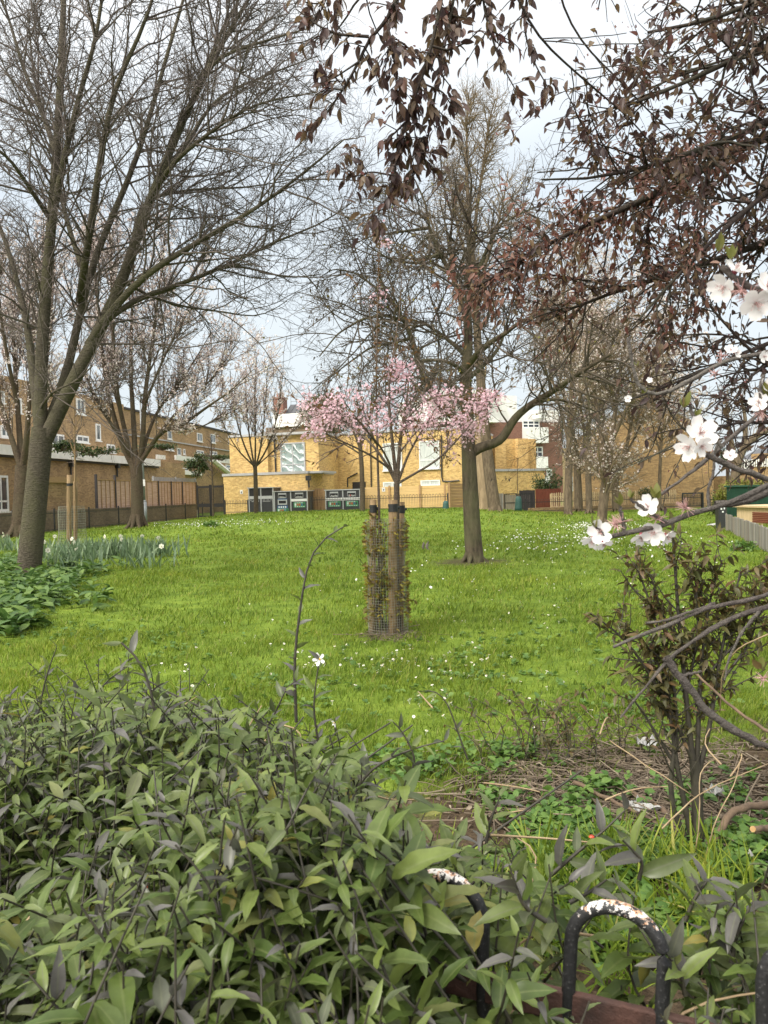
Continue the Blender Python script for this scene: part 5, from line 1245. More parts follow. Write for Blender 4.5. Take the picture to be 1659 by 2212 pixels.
# ---- F: young pink cherry in its cage
YF = pF[1]; cF = np.array([pF[0], YF + .02, float(G(pF[0], YF))])
mF = [([(856, 1370, .06), (856, 1250, .06), (856, 1150, .05), (857, 1085, .03), (857, 1045)], .034, .030),
      ([(815, 1368, .05), (818, 1250, .05), (822, 1150, .04), (818, 1060, .03), (814, 960), (812, 850), (814, 720), (817, 600), (822, 500), (820, 478)], .017, .005),
      ([(857, 1050), (852, 1000), (846, 940), (840, 880), (838, 830), (850, 770), (860, 690)], .022, .005),
      ([(857, 1048), (862, 980), (868, 920), (880, 860), (884, 800)], .024, .006),
      ([(858, 1046), (880, 985), (905, 940), (930, 900), (950, 870)], .016, .005),
      ([(860, 1044), (900, 1020), (940, 1000), (980, 960, .1), (1005, 930, .2), (1030, 900, .3), (1062, 850, .4)], .014, .004),
      ([(857, 1046), (830, 990), (800, 955), (770, 930, .2), (735, 900, .3), (700, 872, .4), (672, 850, .5)], .017, .004),
      ([(856, 1048), (842, 1000), (820, 960, -.2), (790, 930, -.4), (760, 890, -.5), (730, 850, -.6)], .014, .004),
      ([(838, 1010), (805, 985, -.1), (765, 965, -.2), (720, 945, -.3), (690, 930, -.4), (660, 900, -.4)], .013, .004),
      ([(868, 920), (900, 880, -.2), (930, 860, -.4), (965, 850, -.5), (1000, 860, -.6)], .010, .004),
      ([(814, 960), (780, 910, -.4), (740, 890, -.6), (700, 890, -.7), (665, 905, -.8)], .010, .004),
      ([(862, 980), (900, 930, .4), (935, 905, .7), (975, 890, .9), (1010, 890, 1)], .010, .004),
      ([(815, 760), (800, 690), (795, 640)], .008, .003), ([(862, 690), (868, 600), (858, 540)], .006, .003)]
tF, lF = tree('young_cherry', 'young cherry in pink blossom growing from a wire cage at the lawn centre', np.array([pF[0], YF, 0]), mF, YF,
    [dict(N=130, L=(.25, .75), ang=(30, 70), K=6, t0=.35, trop=.04, wig=.14, r0=.008, r1=.003, skip=2, S=4),
     dict(N=900, L=(.1, .34), ang=(30, 70), K=4, t0=.15, trop=.05, wig=.2, r0=.004, r1=.0022)], M['cherry_bark'], M['twig_B'], S=8)
pts_all = np.concatenate([lF[1][0][:, ::2][:, :3], lF[2][0][:, :3]])
p, d, _ = on_lines(np.concatenate([resample(q, 6)[None] for q in lF[1][0]] + [resample(q, 6)[None] for q in lF[2][0]]), 2600, .1, 1)
uv = np.array([proj(q) for q in p])
# blossom sits in the horizontal band of the crown and up the thin leader
keep = ((uv[:, 1] > np.where(np.abs(uv[:, 0] - 860) < 60, 855, 842 + 10 * np.sin(uv[:, 0] * .03))) & (uv[:, 1] < 945 + 25 * np.sin(uv[:, 0] * .05)) & (rng.random(len(p)) < .22 + .7 * (np.sin(uv[:, 0] * .06 + uv[:, 1] * .045) > -.35)) & (uv[:, 0] > 640) & (uv[:, 0] < 1090)) | ((uv[:, 1] < 860) & (uv[:, 1] > 780) & (np.abs(uv[:, 0] - 868) < 26)) | ((uv[:, 1] < 1010) & (uv[:, 1] > 900) & (uv[:, 0] > 970)) | ((uv[:, 1] > 470) & (uv[:, 1] < 660) & (np.abs(uv[:, 0] - 818) < 22) & (rng.random(len(p)) < .5))
pk = p[keep]; rep = 3
pk = np.repeat(pk, rep, 0) + rng.normal(size=(len(pk) * rep, 3)) * .030
n = len(pk); Nn = norm(rng.normal(size=(n, 3)) + [0, -.5, .2]); D = rnd_dir(n)
V, Q, U = instance(flower_tpl(.3, 5, .72, 1), pk, D, Nn, .011 + .007 * rng.random(n))
b = Bag(); b.add(V, Q, None, U); b.build('blossom', M['blossom_pink'], tF)
p, d, _ = on_lines(lF[2][0], 1500, .2, 1); n = len(p)
V, Q, U = instance(leaf_tpl(.4, 3, .15, .3), p, norm(d + .8 * rnd_dir(n)), norm(rnd_dir(n) + [0, 0, .5]), .025 + .03 * rng.random(n)); b = Bag(); b.add(V, Q, None, U)
lead = lF[0][0][1:2]; p, d, _ = on_lines(lead, 150, .5, 1); n = len(p)
V, Q, U = instance(leaf_tpl(.4, 3, .15, .3), p, norm(d * .5 + rnd_dir(n)), rnd_dir(n), .03 + .03 * rng.random(n)); b.add(V, Q, None, U)
b.build('young_leaves', M['bronze_leaf'], tF)
# sucker shoots with yellow and bronze leaves inside the cage
q0 = []
for k in range(15):
    a = rng.uniform(0, 2 * PI); r = rng.uniform(.08, .19); base = cF + [r * math.cos(a), r * math.sin(a), 0]; q0.append(resample([base, base + [rng.normal() * .04, rng.normal() * .04, .45], base + [rng.normal() * .08, rng.normal() * .08, rng.uniform(.75, 1.35)]], 8))
q0 = np.array(q0); b = Bag(); b.tubes(q0, np.tile(np.linspace(.006, .003, 8), (15, 1)), 4)
sh = spawn(q0, np.full((15, 8), .004), 90, (.06, .22), (40, 80), 4, .25, 1, .05, .2, .003, .0015); b.tubes(sh[0], sh[1], 3); b.build('sucker_shoots', M['hedge_stem'], tF)
p, d, _ = on_lines(sh[0], 1300, .2, 1); n = len(p)
V, Q, U = instance(leaf_tpl(.4, 3, .2, .3), p, norm(d + .9 * rnd_dir(n)), norm(rnd_dir(n) + [0, -.2, .6]), .025 + .035 * rng.random(n)); b = Bag(); b.add(V, Q, None, U); m_ = 900; a = rng.uniform(0, 2 * PI, m_); zz = rng.choice([.25, .45, .62, .95, 1.1], m_) + rng.normal(size=m_) * .06; p = cF + np.c_[.205 * np.cos(a), .205 * np.sin(a), zz]
V, Q, U = instance(leaf_tpl(.4, 3, .2, .3), p, norm(np.c_[np.cos(a), np.sin(a), .2 * np.ones(m_)] + .7 * rnd_dir(m_)), norm(rnd_dir(m_) + [0, -.3, .6]), .03 + .04 * rng.random(m_)); b.add(V, Q, None, U); b.build('sucker_leaves', M['yellow_leaf'], tF)
guard('wire mesh cage round the young pink cherry', cF, .205, .205, 1.2, .027, .0018)
q = P(848, 1370, YF - .1); q[2] = cF[2]; stake('stout round stake at the front of the cherry cage', q, P(849, 1080, YF - .1), .046, P(849, 1097, YF - .1))
q = P(804, 1368, YF + .02); q[2] = cF[2]; stake('thinner round stake on the left side of the cherry cage', q, P(806, 1079, YF + .02), .035, P(806, 1099, YF + .02))
q = P(866, 1368, YF + .16); q[2] = cF[2]; stake('dark rear stake hidden behind the cherry stem in the cage', q, P(868, 1084, YF + .16), .030, P(868, 1100, YF + .16))

# sapling guards at the back
def teal_guard(label, u, v0, v1, Y, w, stick=None):
    b_ = P(u, v1, Y); t_ = P(u, v0, Y); t = thing('tree_guard', label, 'tree guard', b_, 'green plastic tree guards')
    b = MB(); ax = np.linspace(0, 1, 6)[:, None]; b.tube(b_ * (1 - ax) + t_ * ax, [w * 1.15, w * 1.05, w, w * .95, w * .9, w * .6], 10); b.build('sleeve', M['teal_mesh'], t, True)
    if stick:
        b = Bag(); q = resample([P(u - 1, v1, Y), P(u - 2, v0, Y), P(u - 2, stick, Y)], 8)[None]; b.tubes(q, np.linspace(.03, .008, 8)[None], 5); s_ = spawn(q, np.full((1, 8), .02), 9, (.3, .8), (35, 60), 4, .4, 1, .08, .1, .01, .005); b.tubes(*s_, 3); b.build('stem', M['bark_J'], t)
teal_guard('dark teal plastic guard with a thin sapling by the weathered gate', 1120, 1072, 1103, 44.5, .2, 990)
teal_guard('slate blue plastic guard at the right end of the pale timber fence', 963, 1082, 1103, 45.5, .19)

# ================================================================ squirrel
def skin_body(name, joints, edges, mat, parent, sub=2):
    me = bpy.data.meshes.new(name); me.from_pydata([tuple(float(c) for c in j[0]) for j in joints], edges, []); me.update()
    o = link(name, me, mat, parent)
    o.modifiers.new('skin', 'SKIN'); 
    for k, j in enumerate(joints): me.skin_vertices[0].data[k].radius = (j[1], j[1])
    me.skin_vertices[0].data[0].use_root = True
    s = o.modifiers.new('sub', 'SUBSURF'); s.levels = s.render_levels = sub
    return o
sq = GP(922, 1190); sq[2] += .03; t = thing('squirrel', 'grey squirrel sitting upright on the grass left of the elbowed tree', 'squirrel', sq)
def sj(x, y, z, r): return (sq + np.array([x, y, z]), r * 1.1)
J = [sj(-.02, 0, .05, .042), sj(-.012, 0, .10, .040), sj(.012, -.005, .145, .030), sj(.028, -.01, .175, .022), sj(.045, -.015, .195, .024), sj(.066, -.02, .188, .013),
     sj(.01, -.035, .035, .026), sj(.045, -.04, .012, .012), sj(.068, -.045, .006, .008), sj(.01, .035, .035, .026), sj(.045, .04, .012, .012), sj(.068, .045, .006, .008),
     sj(.03, -.028, .125, .012), sj(.052, -.03, .105, .008), sj(.066, -.015, .125, .007), sj(.03, .022, .125, .012), sj(.052, .02, .105, .008), sj(.066, .005, .125, .007)]
E = [(0, 1), (1, 2), (2, 3), (3, 4), (4, 5), (0, 6), (6, 7), (7, 8), (0, 9), (9, 10), (10, 11), (2, 12), (12, 13), (13, 14), (2, 15), (15, 16), (16, 17)]
skin_body('body', J, E, M['grey_fur'], t)
skin_body('tail', [sj(-.05, .01, .03, .018), sj(-.085, .012, .03, .026), sj(-.10, .015, .07, .032), (sq + np.array([-.085, .015, .125]), .034), (sq + np.array([-.065, .012, .165]), .028), (sq + np.array([-.085, .01, .195]), .014)], [(0, 1), (1, 2), (2, 3), (3, 4), (4, 5)], M['grey_fur'], t)
b = MB(); 
for k in (-1, 1): b.tube([sq + [.036, -.015 + k * .014, .212], sq + [.032, -.015 + k * .018, .236]], [.009, .003], 6)
b.build('ears', M['grey_fur'], t, True)
b = MB(); 
for k in (-1, 1): b.tube([sq + [.055, -.017 + k * .019, .198], sq + [.057, -.017 + k * .023, .199]], [.005, .003], 6)
b.build('eyes', M['eye'], t, True)
b = MB(); b.tube([sq + [.022, -.012, .145], sq + [.022, -.01, .10], sq + [.015, 0, .06]], [.022, .026, .02], 8); b.build('belly', M['pale_fur'], t, True)

# ================================================================ daffodils, daisies, grass
def daffodil_clump(label, uv, nl, nf, h=.5, spread=.34):
    c = GP(*uv); t = thing('daffodil_clump', label, 'daffodils', c, 'daffodil clumps by the staked sapling')
    base = c + np.c_[rng.normal(size=nl) * spread, rng.normal(size=nl) * spread * .7, np.zeros(nl)]
    D = norm(rng.normal(size=(nl, 3)) * [.3, .3, 0] + [0, 0, 1]); V, Q, U = instance(leaf_tpl(.085, 5, .1, .3, .5), base, D, norm(rng.normal(size=(nl, 3)) * [1, 1, .1]), h * (.7 + .5 * rng.random(nl)))
    b = Bag(); b.add(V, Q, None, U); b.build('leaves', M['daff_leaf'], t)
    for k in range(nf):
        q = c + np.array([rng.normal() * spread, rng.normal() * spread * .5 - .1, 0]); hd = q + [rng.normal() * .04, -.04, h * rng.uniform(.95, 1.15)]
        s = MB(); s.tube(resample([q, q * .4 + hd * .6 + [0, .02, .02], hd], 6), .006, 5); st = s.build('flower', M['daff_leaf'], t)
        f = Bag(); N = norm(np.array([[rng.normal() * .5, -1, .15 + .2 * rng.normal()]])); V, Q, U = instance(flower_tpl(.12, 6, .7), hd[None], rnd_dir(1), N, [.055]); f.add(V, Q, None, U); f.build('petals', M['daffodil_white'], st)
        f = MB(); f.tube([hd, hd + N[0] * .03], [.012, .02], 8, cap=False); f.build('trumpet', M['daffodil_white'], st)
dl = ['behind the big grey trunk on its left', 'just right of the big grey trunk', 'at the foot of the staked sapling', 'with two white heads right of the wire cylinder', 'in the middle of the daffodil row', 'right of the middle of the daffodil row', 'at the right end of the daffodil row', 'in front of the daffodil row, with a single head', 'in front of the sapling stakes']
for k, (uv, nl, nf) in enumerate([((25, 1192), 60, 2), ((112, 1205), 70, 1), ((160, 1215), 80, 2), ((185, 1208), 110, 2), ((228, 1205), 130, 1), ((282, 1204), 140, 2), ((335, 1203), 120, 1), ((300, 1228), 50, 1), ((150, 1235), 60, 2)]):
    daffodil_clump('white daffodils in grey-green leaves ' + dl[k], uv, nl, nf)

# daisies: one mesh, many copies
def daisy_mesh():
    V, Q, U = flower_tpl(.08, 9, .5, 1); V = V * .011 + [0, 0, .028]
    me = mesh_np('daisy', np.r_[V, np.array([[-.001, 0, 0], [.001, 0, 0], [.001, 0, .028], [-.001, 0, .028]])], np.r_[Q, [[len(V), len(V) + 1, len(V) + 2, len(V) + 3]]]); return me
dm = daisy_mesh(); dm.materials.append(M['petal_white'])
cm = mesh_np('daisy_centre', np.array([(math.cos(a) * .0038, math.sin(a) * .0038, .0295 if k < 8 else .0325) for k in range(8) for a in (2 * PI * k / 8,)] + [(0, 0, .0325)]), None, [(k, (k + 1) % 8, 8) for k in range(8)]); cm.materials.append(M['yellow'])
spots = [(700, 1452, 110, 34, 22), (850, 1432, 140, 40, 54), (1000, 1440, 130, 45, 30), (1190, 1310, 170, 60, 28), (1250, 1240, 180, 40, 22), (1130, 1210, 200, 25, 14), (1010, 1330, 110, 60, 20), (740, 1300, 120, 60, 8), (1170, 1520, 140, 60, 16), (430, 1470, 120, 40, 14), (1380, 1290, 120, 60, 16), (560, 1400, 160, 60, 10), (940, 1530, 140, 50, 16), (1500, 1290, 130, 70, 12), (300, 1210, 160, 30, 6)]
nd = 0
for (u, v, su, sv, n) in spots:
    for _ in range(n):
        uu, vv = u + rng.normal() * su * .55, v + rng.normal() * sv * .6
        if vv < 1150 or vv > 1640: continue
        q = GP(uu, vv); o = bpy.data.objects.new('daisy', dm); COL.objects.link(o); o.location = Vector(q + [0, 0, .012 + .02 * rng.random()]); s = rng.uniform(.85, 1.35); o.scale = (s, s, 1); o.rotation_euler = (rng.normal() * .3 + .25, rng.normal() * .3, rng.uniform(0, 6))
        tag(o, 'small white daisy open in the lawn grass', 'daisy', 'white daisies scattered over the lawn')
        c_ = bpy.data.objects.new('centre', cm); COL.objects.link(c_); c_.parent = o; nd += 1
# far daisies as one drift
pp = []
for (u, v, su, sv, n) in [(1290, 1137, 70, 9, 380), (1230, 1160, 120, 14, 160), (1400, 1180, 130, 30, 120), (420, 1133, 110, 7, 260), (560, 1128, 80, 6, 80), (1130, 1180, 160, 18, 90), (880, 1250, 160, 40, 20)]:
    for _ in range(n):
        uu, vv = u + rng.normal() * su * .6, v + rng.normal() * sv * .6
        if vv > 1112: pp.append(GP(uu, vv))
pp = np.array(pp) + [0, 0, .05]; n = len(pp)
V, Q, U = instance(flower_tpl(.1, 5, .8, 1), pp, rnd_dir(n), norm(rng.normal(size=(n, 3)) * .3 + [0, -.4, 1]), .014 + .012 * rng.random(n)); b = Bag(); b.add(V, Q, None, U)
tag(b.build('daisy_drift', M['petal_white']), 'drift of distant white daisies round the leaning tree and along the left lawn', None, None, 'stuff')

def grass_blades():
    b = Bag()
    for (y0, y1, dens, h, wd_, extra) in ((3.0, 5.5, 3400, .062, .0045, 0), (5.5, 9, 2100, .065, .006, 0), (9, 16, 620, .068, .010, 0), (16, 28, 190, .072, .018, 0), (28, 48, 46, .085, .034, 0)):
        x0, x1 = -.54 * y1 - .2, .54 * y1 + .2
        n = int((x1 - x0) * (y1 - y0) * dens)
        x = rng.uniform(x0, x1, n); y = rng.uniform(y0, y1, n)
        k = np.abs(x) < .54 * y + .3
        # clumpy growth
        cl = np.sin(x * 2.1 + 1.7 * np.sin(y * 1.3)) * np.cos(y * 1.9 + 1.1 * np.sin(x * 1.7)) + .55 * np.sin(x * 5.7 + y * 4.3) * np.cos(y * 6.1 - x * 2.2)
        k &= rng.random(n) < .72 + .35 * cl
        k &= y - .35 * x + rng.normal(size=n) * .25 > 3.75 - .2 * np.sin(x * 3)
        for (wx, wy, wr) in WORN: k &= (np.hypot(x - wx, y - wy) > wr * .8) | (rng.random(n) < .12)
        x, y, cl = x[k], y[k], cl[k]; n = len(x)
        z = G(x, y); base = np.c_[x, y, z - .005]
        hh = h * (.55 + .75 * rng.random(n)) * (1 + .35 * cl)
        a = rng.uniform(0, 2 * PI, n); w_ = wd_ * (.6 + .8 * rng.random(n)); s = np.c_[np.cos(a), np.sin(a), np.zeros(n)] * w_[:, None] * .5
        ln = np.c_[rng.normal(size=(n, 2)) * .35, np.zeros(n)] * hh[:, None] + np.array([.12, -.1, 0]) * hh[:, None]
        up = np.c_[np.zeros((n, 2)), hh]
        V = np.stack([base - s, base + s, base + up * .55 + ln * .4 + s * .8, base + up * .55 + ln * .4 - s * .8, base + up * .95 + ln * 1.25], 1).reshape(-1, 3)
        i = np.arange(n)[:, None] * 5; b.add(V, i + [[0, 1, 2, 3]], i + [[3, 2, 4]])
    tag(b.build('grass', M['grass']), 'bright spring grass covering the lawn', None, None, 'stuff')
grass_blades()
# ================================================================ leafy beds
def leafy_bed(name, label, pts, s0, s1, mat, per=5, lift=.12, kind='stuff', round_=False):
    n = len(pts); p = np.repeat(pts, per, 0); m = len(p); a = rng.uniform(0, 2 * PI, m); el = rng.uniform(.1, .9, m)
    D = np.c_[np.cos(a) * np.cos(el), np.sin(a) * np.cos(el), np.sin(el)]
    st = p + np.c_[np.zeros((m, 2)), lift * rng.random(m)]
    N = norm(np.array([0, 0, 1.0]) + .35 * rng.normal(size=(m, 3)))
    V, Q, U = instance(leaf_tpl(.8 if round_ else .42, 4, .12, .45, .5 if round_ else .42), st, D, N, s0 + (s1 - s0) * rng.random(m))
    b = Bag(); b.add(V, Q, None, U); return tag(b.build(name, M[mat]), label, None, None, kind)
pp = []
for (u, v, su, sv, n) in ((40, 1285, 75, 40, 190), (110, 1262, 50, 20, 70), (20, 1345, 50, 30, 90), (0, 1225, 60, 18, 60), (190, 1300, 50, 20, 12), (160, 1240, 60, 10, 40)):
    for _ in range(n): pp.append(GP(u + rng.normal() * su * .6, min(1400, max(1205, v + rng.normal() * sv * .6))))
leafy_bed('broad_leaved_plants', 'bed of broad green leaves round the foot of the big grey trunk', np.array(pp), .12, .24, 'alkanet', 6, .22)
pp = []
for (u, v, su, sv, n) in ((120, 1370, 120, 25, 60), (330, 1390, 150, 30, 60), (950, 1450, 200, 60, 110), (1180, 1380, 200, 60, 70), (1450, 1300, 150, 60, 80), (640, 1500, 120, 50, 60), (1400, 1520, 150, 40, 80)):
    for _ in range(n): pp.append(GP(u + rng.normal() * su * .6, max(1230, v + rng.normal() * sv * .7)))
leafy_bed('lawn_weeds', 'low round-leaved weeds growing flat in the lawn', np.array(pp), .025, .06, 'cover_leaf', 5, .03, 'stuff', True)
pp = []
for (u, v, su, sv, n) in ((1290, 1850, 150, 40, 260), (1200, 1790, 70, 30, 90), (1420, 1870, 200, 40, 260), (1620, 1850, 80, 50, 110), (1300, 1720, 60, 20, 40), (1080, 1740, 50, 30, 20), (1110, 1640, 60, 22, 40), (1500, 1720, 160, 40, 60), (900, 1660, 140, 30, 70), (1150, 1960, 180, 70, 160), (1450, 2000, 150, 80, 160)):
    for _ in range(n): pp.append(GP(u + rng.normal() * su * .6, max(1590, v + rng.normal() * sv * .7)))
leafy_bed('ground_cover', 'low fresh green ground cover over the soil of the planting strip', np.array(pp), .022, .05, 'cover_leaf', 6, .07, 'stuff', True)
# grassy tufts in the bed
pp = []
for (u, v, su, sv, n) in ((1350, 1880, 120, 30, 60), (1220, 1930, 120, 60, 60), (1500, 1950, 130, 60, 60), (1150, 2050, 140, 70, 50), (980, 1990, 100, 60, 30), (1330, 2080, 100, 60, 50)):
    for _ in range(n): pp.append(GP(u + rng.normal() * su * .6, max(1780, v + rng.normal() * sv * .7)))
pp = np.repeat(np.array(pp)[::3], 10, 0); n = len(pp); V, Q, U = instance(leaf_tpl(.045, 4, .1, .55, .4), pp + rng.normal(size=(n, 3)) * [.015, .015, 0], norm(rng.normal(size=(n, 3)) * [.6, .6, 0] + [0, 0, 1]), rnd_dir(n), .12 + .14 * rng.random(n))
b = Bag(); b.add(V, Q, None, U); tag(b.build('grass_tufts', M['grass']), 'long narrow grass tufts growing behind the railing', None, None, 'stuff')
# dry leaf and twig litter
pp = []
for (u, v, su, sv, n) in ((1120, 1720, 110, 60, 700), (1430, 1700, 230, 80, 1800), (1250, 1640, 200, 40, 420), (1550, 1780, 120, 60, 1100), (845, 1374, 48, 8, 420)):
    for _ in range(n): pp.append(GP(u + rng.normal() * su * .6, max(1360 if v < 1400 else 1560, v + rng.normal() * sv * .7)))
pp = np.array(pp) + [0, 0, .012]; n = len(pp); V, Q, U = instance(leaf_tpl(.45, 3, .25, .4), pp, norm(rng.normal(size=(n, 3)) * [1, 1, .25]), norm(rng.normal(size=(n, 3)) * .5 + [0, 0, 1]), .02 + .035 * rng.random(n)); b = Bag(); b.add(V, Q, None, U)
m = 1300; k = rng.integers(0, n, m); q0 = pp[k] + [0, 0, .01]; a = rng.uniform(0, 2 * PI, m); d = np.c_[np.cos(a), np.sin(a), rng.normal(size=m) * .12]; L = rng.uniform(.05, .35, m)[:, None]
q = np.stack([q0, q0 + d * L * .5 + rng.normal(size=(m, 3)) * [.01, .01, .006], q0 + d * L], 1); q[:, :, 2] = np.maximum(q[:, :, 2], .006); b.tubes(q, np.tile(rng.uniform(.0016, .004, m)[:, None], (1, 3)), 5)
tag(b.build('leaf_litter', M['dead_leaf']), 'dry brown leaf and twig litter under the bronze shrub', None, None, 'stuff')
# larger sticks, each its own thing
def stick(label, pix, r0, r1, mat='stick', name='stick', grp='fallen sticks and stems', cut=False):
    pts = resample([P(*a) for a in pix], 12); pts[:, 2] = np.maximum(pts[:, 2], r0 * .8); pts[1:-1] += rng.normal(size=(10, 3)) * r0 * .25
    t = thing(name, label, 'stick', pts[0], grp); b = MB(); b.tube(pts, np.linspace(r0, r1, 12), 10); b.build('wood', M[mat], t, True)
    if cut:
        d = norm(pts[0] - pts[1]); b = MB(); b.tube([pts[0], pts[0] + d * .004], r0 * .98, 12); b.build('cut_end', M['cut_wood'], t)
stick('thick brown bough curving into the soil at the right', [(1522, 1860, 3.05), (1545, 1800, 3.1), (1580, 1757, 3.2), (1625, 1740, 3.3), (1690, 1742, 3.4)], .014, .017)
stick('cut log end showing pale wood at the right', [(1627, 1791, 3.0), (1660, 1788, 3.1), (1720, 1782, 3.3)], .012, .015, cut=True)
stick('brown stem lying from the shrub foot to the left with a cut end', [(1367, 1713, 3.6), (1420, 1742, 3.5), (1450, 1770, 3.35), (1500, 1840, 3.15)], .013, .018, cut=True)
stick('thin dark branch lying across the soil left of the shrub', [(1240, 1690, 3.7), (1330, 1735, 3.5), (1420, 1775, 3.3), (1465, 1800, 3.25)], .010, .007)
stick('pale dry stem arching over the soil in front of the shrub', [(1318, 1600, 3.3), (1390, 1650, 3.1), (1440, 1680, 3.0), (1500, 1722, 3.0)], .0028, .002, 'dry_stem')
stick('pale looping bramble stem crossing the shrub foot', [(1430, 1790, 2.8), (1500, 1720, 2.9), (1560, 1690, 3.0), (1659, 1650, 3.1)], .003, .002, 'dry_stem')
stick('pale upright dead stalk left of the shrub trunk', [(1503, 1840, 2.9), (1512, 1760, 2.9), (1510, 1660, 2.95), (1545, 1640, 3.0)], .0026, .0018, 'dry_stem')
stick('dry stalk bending right in front of the shrub', [(1525, 1850, 2.9), (1545, 1770, 2.9), (1590, 1690, 3.0), (1600, 1640, 3.05)], .0026, .0018, 'dry_stem')
stick('pale straw stem lying on the earth patch', [(1100, 1643, 4.1), (1135, 1665, 4.0), (1165, 1690, 3.9)], .003, .002, 'dry_stem')
stick('broken straw stem standing in the ground cover', [(1232, 1665, 3.95), (1237, 1700, 3.8), (1240, 1735, 3.75)], .004, .003, 'dry_stem')
stick('straw stem lying beside the ground cover on bare soil', [(1065, 1725, 3.7), (1090, 1750, 3.6), (1110, 1775, 3.55)], .003, .002, 'dry_stem')
stick('long pale bramble arching from the right over the grass', [(1659, 1370, 2.6), (1590, 1400, 2.7), (1560, 1450, 2.8), (1555, 1540, 2.9)], .0024, .0016, 'dry_stem')
stick('dark red bramble cane slanting behind the bare grey branch', [(1720, 1610, 2.6), (1650, 1575, 2.7), (1580, 1530, 2.8), (1500, 1450, 2.9)], .007, .004)
for k, (u, v, Y, w_, lab) in enumerate(((1398, 1592, 4.35, .055, 'crumpled white wrapper behind the shrub stems'), (1395, 1757, 3.45, .06, 'torn white plastic strip beside the cut stem'), (1375, 1748, 3.5, .03, 'small white plastic scrap at the left of the torn strip'), (1545, 1695, 3.6, .04, 'crumpled white paper behind the looping bramble'), (1635, 1815, 2.95, .05, 'clear crumpled plastic by the cut log end'))):
    c = P(u, v, Y); c[2] = .03; n = 7; V = []
    for j in range(n):
        for i in range(n): V.append(c + np.array([(i / (n - 1) - .5) * w_ * 2, (j / (n - 1) - .5) * w_, abs(rng.normal()) * .022]))
    Q = [(j * n + i, j * n + i + 1, (j + 1) * n + i + 1, (j + 1) * n + i) for j in range(n - 1) for i in range(n - 1)]
    o = link('litter', mesh_np('litter', np.array(V), Q, None, None, False), M['litter_white']); s_ = o.modifiers.new('thickness', 'SOLIDIFY'); s_.thickness = .002; tag(o, lab, 'litter', 'scraps of litter')

# ================================================================ bronze shrub on the right
pR = GP(1508, 1835); YR = pR[1]
mR = [([(1508, 1840), (1507, 1760), (1505, 1690), (1500, 1640)], .026, .022),
      ([(1503, 1680), (1490, 1600), (1482, 1500), (1470, 1380), (1462, 1280), (1455, 1190), (1452, 1130)], .014, .004),
      ([(1505, 1670), (1508, 1580), (1512, 1480), (1520, 1380), (1535, 1280), (1560, 1210)], .012, .003),
      ([(1506, 1680), (1530, 1590), (1545, 1490), (1560, 1390), (1585, 1300), (1600, 1230)], .012, .003),
      ([(1500, 1650), (1470, 1580), (1430, 1500), (1395, 1440), (1350, 1380), (1300, 1340), (1275, 1325)], .010, .003),
      ([(1498, 1830), (1480, 1740), (1462, 1660), (1455, 1590), (1440, 1500), (1420, 1420), (1405, 1390)], .014, .004),
      ([(1462, 1660), (1420, 1590), (1390, 1540), (1360, 1500)], .008, .003),
      ([(1495, 1830), (1455, 1780), (1440, 1720), (1452, 1650), (1468, 1560), (1450, 1450), (1420, 1350), (1400, 1280), (1370, 1215)], .013, .003),
      ([(1482, 1500), (1500, 1420), (1510, 1330), (1500, 1240)], .007, .003), ([(1545, 1490), (1590, 1430), (1625, 1380), (1640, 1310)], .007, .003),
      ([(1470, 1380), (1430, 1330), (1410, 1250), (1372, 1200)], .006, .002), ([(1510, 1480), (1560, 1420), (1600, 1380), (1625, 1290), (1640, 1250)], .006, .002)]
tR, lR = tree('bronze_shrub', 'upright many-stemmed shrub in bronze green leaf at the right of the bed', pR, mR, YR,
    [dict(N=175, L=(.10, .36), ang=(30, 65), K=6, t0=.3, trop=.08, wig=.1, r0=.004, r1=.0016, skip=1, S=4)], M['hedge_stem'], M['hedge_stem'], cat='shrub', S=8)
p, d, t_ = on_lines(np.concatenate([lR[1][0]] + [resample(q, 6)[None] for q in lR[0][0][1:]]), 2500, .12, 1)
pz = np.array([proj(q)[1] for q in p]); k = pz < 1560 + rng.normal(size=len(p)) * 40; p, d = p[k], d[k]; n = len(p)
D = norm(d * .5 + rnd_dir(n) * .8 + [0, 0, -.12]); V, Q, U = instance(leaf_tpl(.36, 4, .2, .35), p, D, norm(rnd_dir(n) * .6 + [0, 0, 1]), .026 + .034 * rng.random(n)); b = Bag(); b.add(V, Q, None, U); b.build('leaves', M['bronze_shrub'], tR)
# low russet suckers left of it
q0 = []
for k in range(34):
    c = GP(1210 + rng.normal() * 85, 1640 + rng.normal() * 22); q0.append(resample([c, c + [rng.normal() * .06, rng.normal() * .06, .16], c + [rng.normal() * .16, rng.normal() * .16, rng.uniform(.2, .38)]], 6))
t = thing('russet_suckers', 'low thicket of russet young shoots left of the bronze shrub', 'shrub', GP(1210, 1650)); b = Bag(); b.tubes(np.array(q0), np.tile(np.linspace(.003, .0012, 6), (34, 1)), 4); b.build('stems', M['hedge_stem'], t)
p, d, _ = on_lines(np.array(q0), 560, .2, 1); n = len(p); V, Q, U = instance(leaf_tpl(.36, 3, .2, .35), p, norm(d * .4 + rnd_dir(n)), norm(rnd_dir(n) * .6 + [0, 0, 1]), .025 + .03 * rng.random(n)); b = Bag(); b.add(V, Q, None, U); b.build('leaves', M['bronze_shrub'], t)

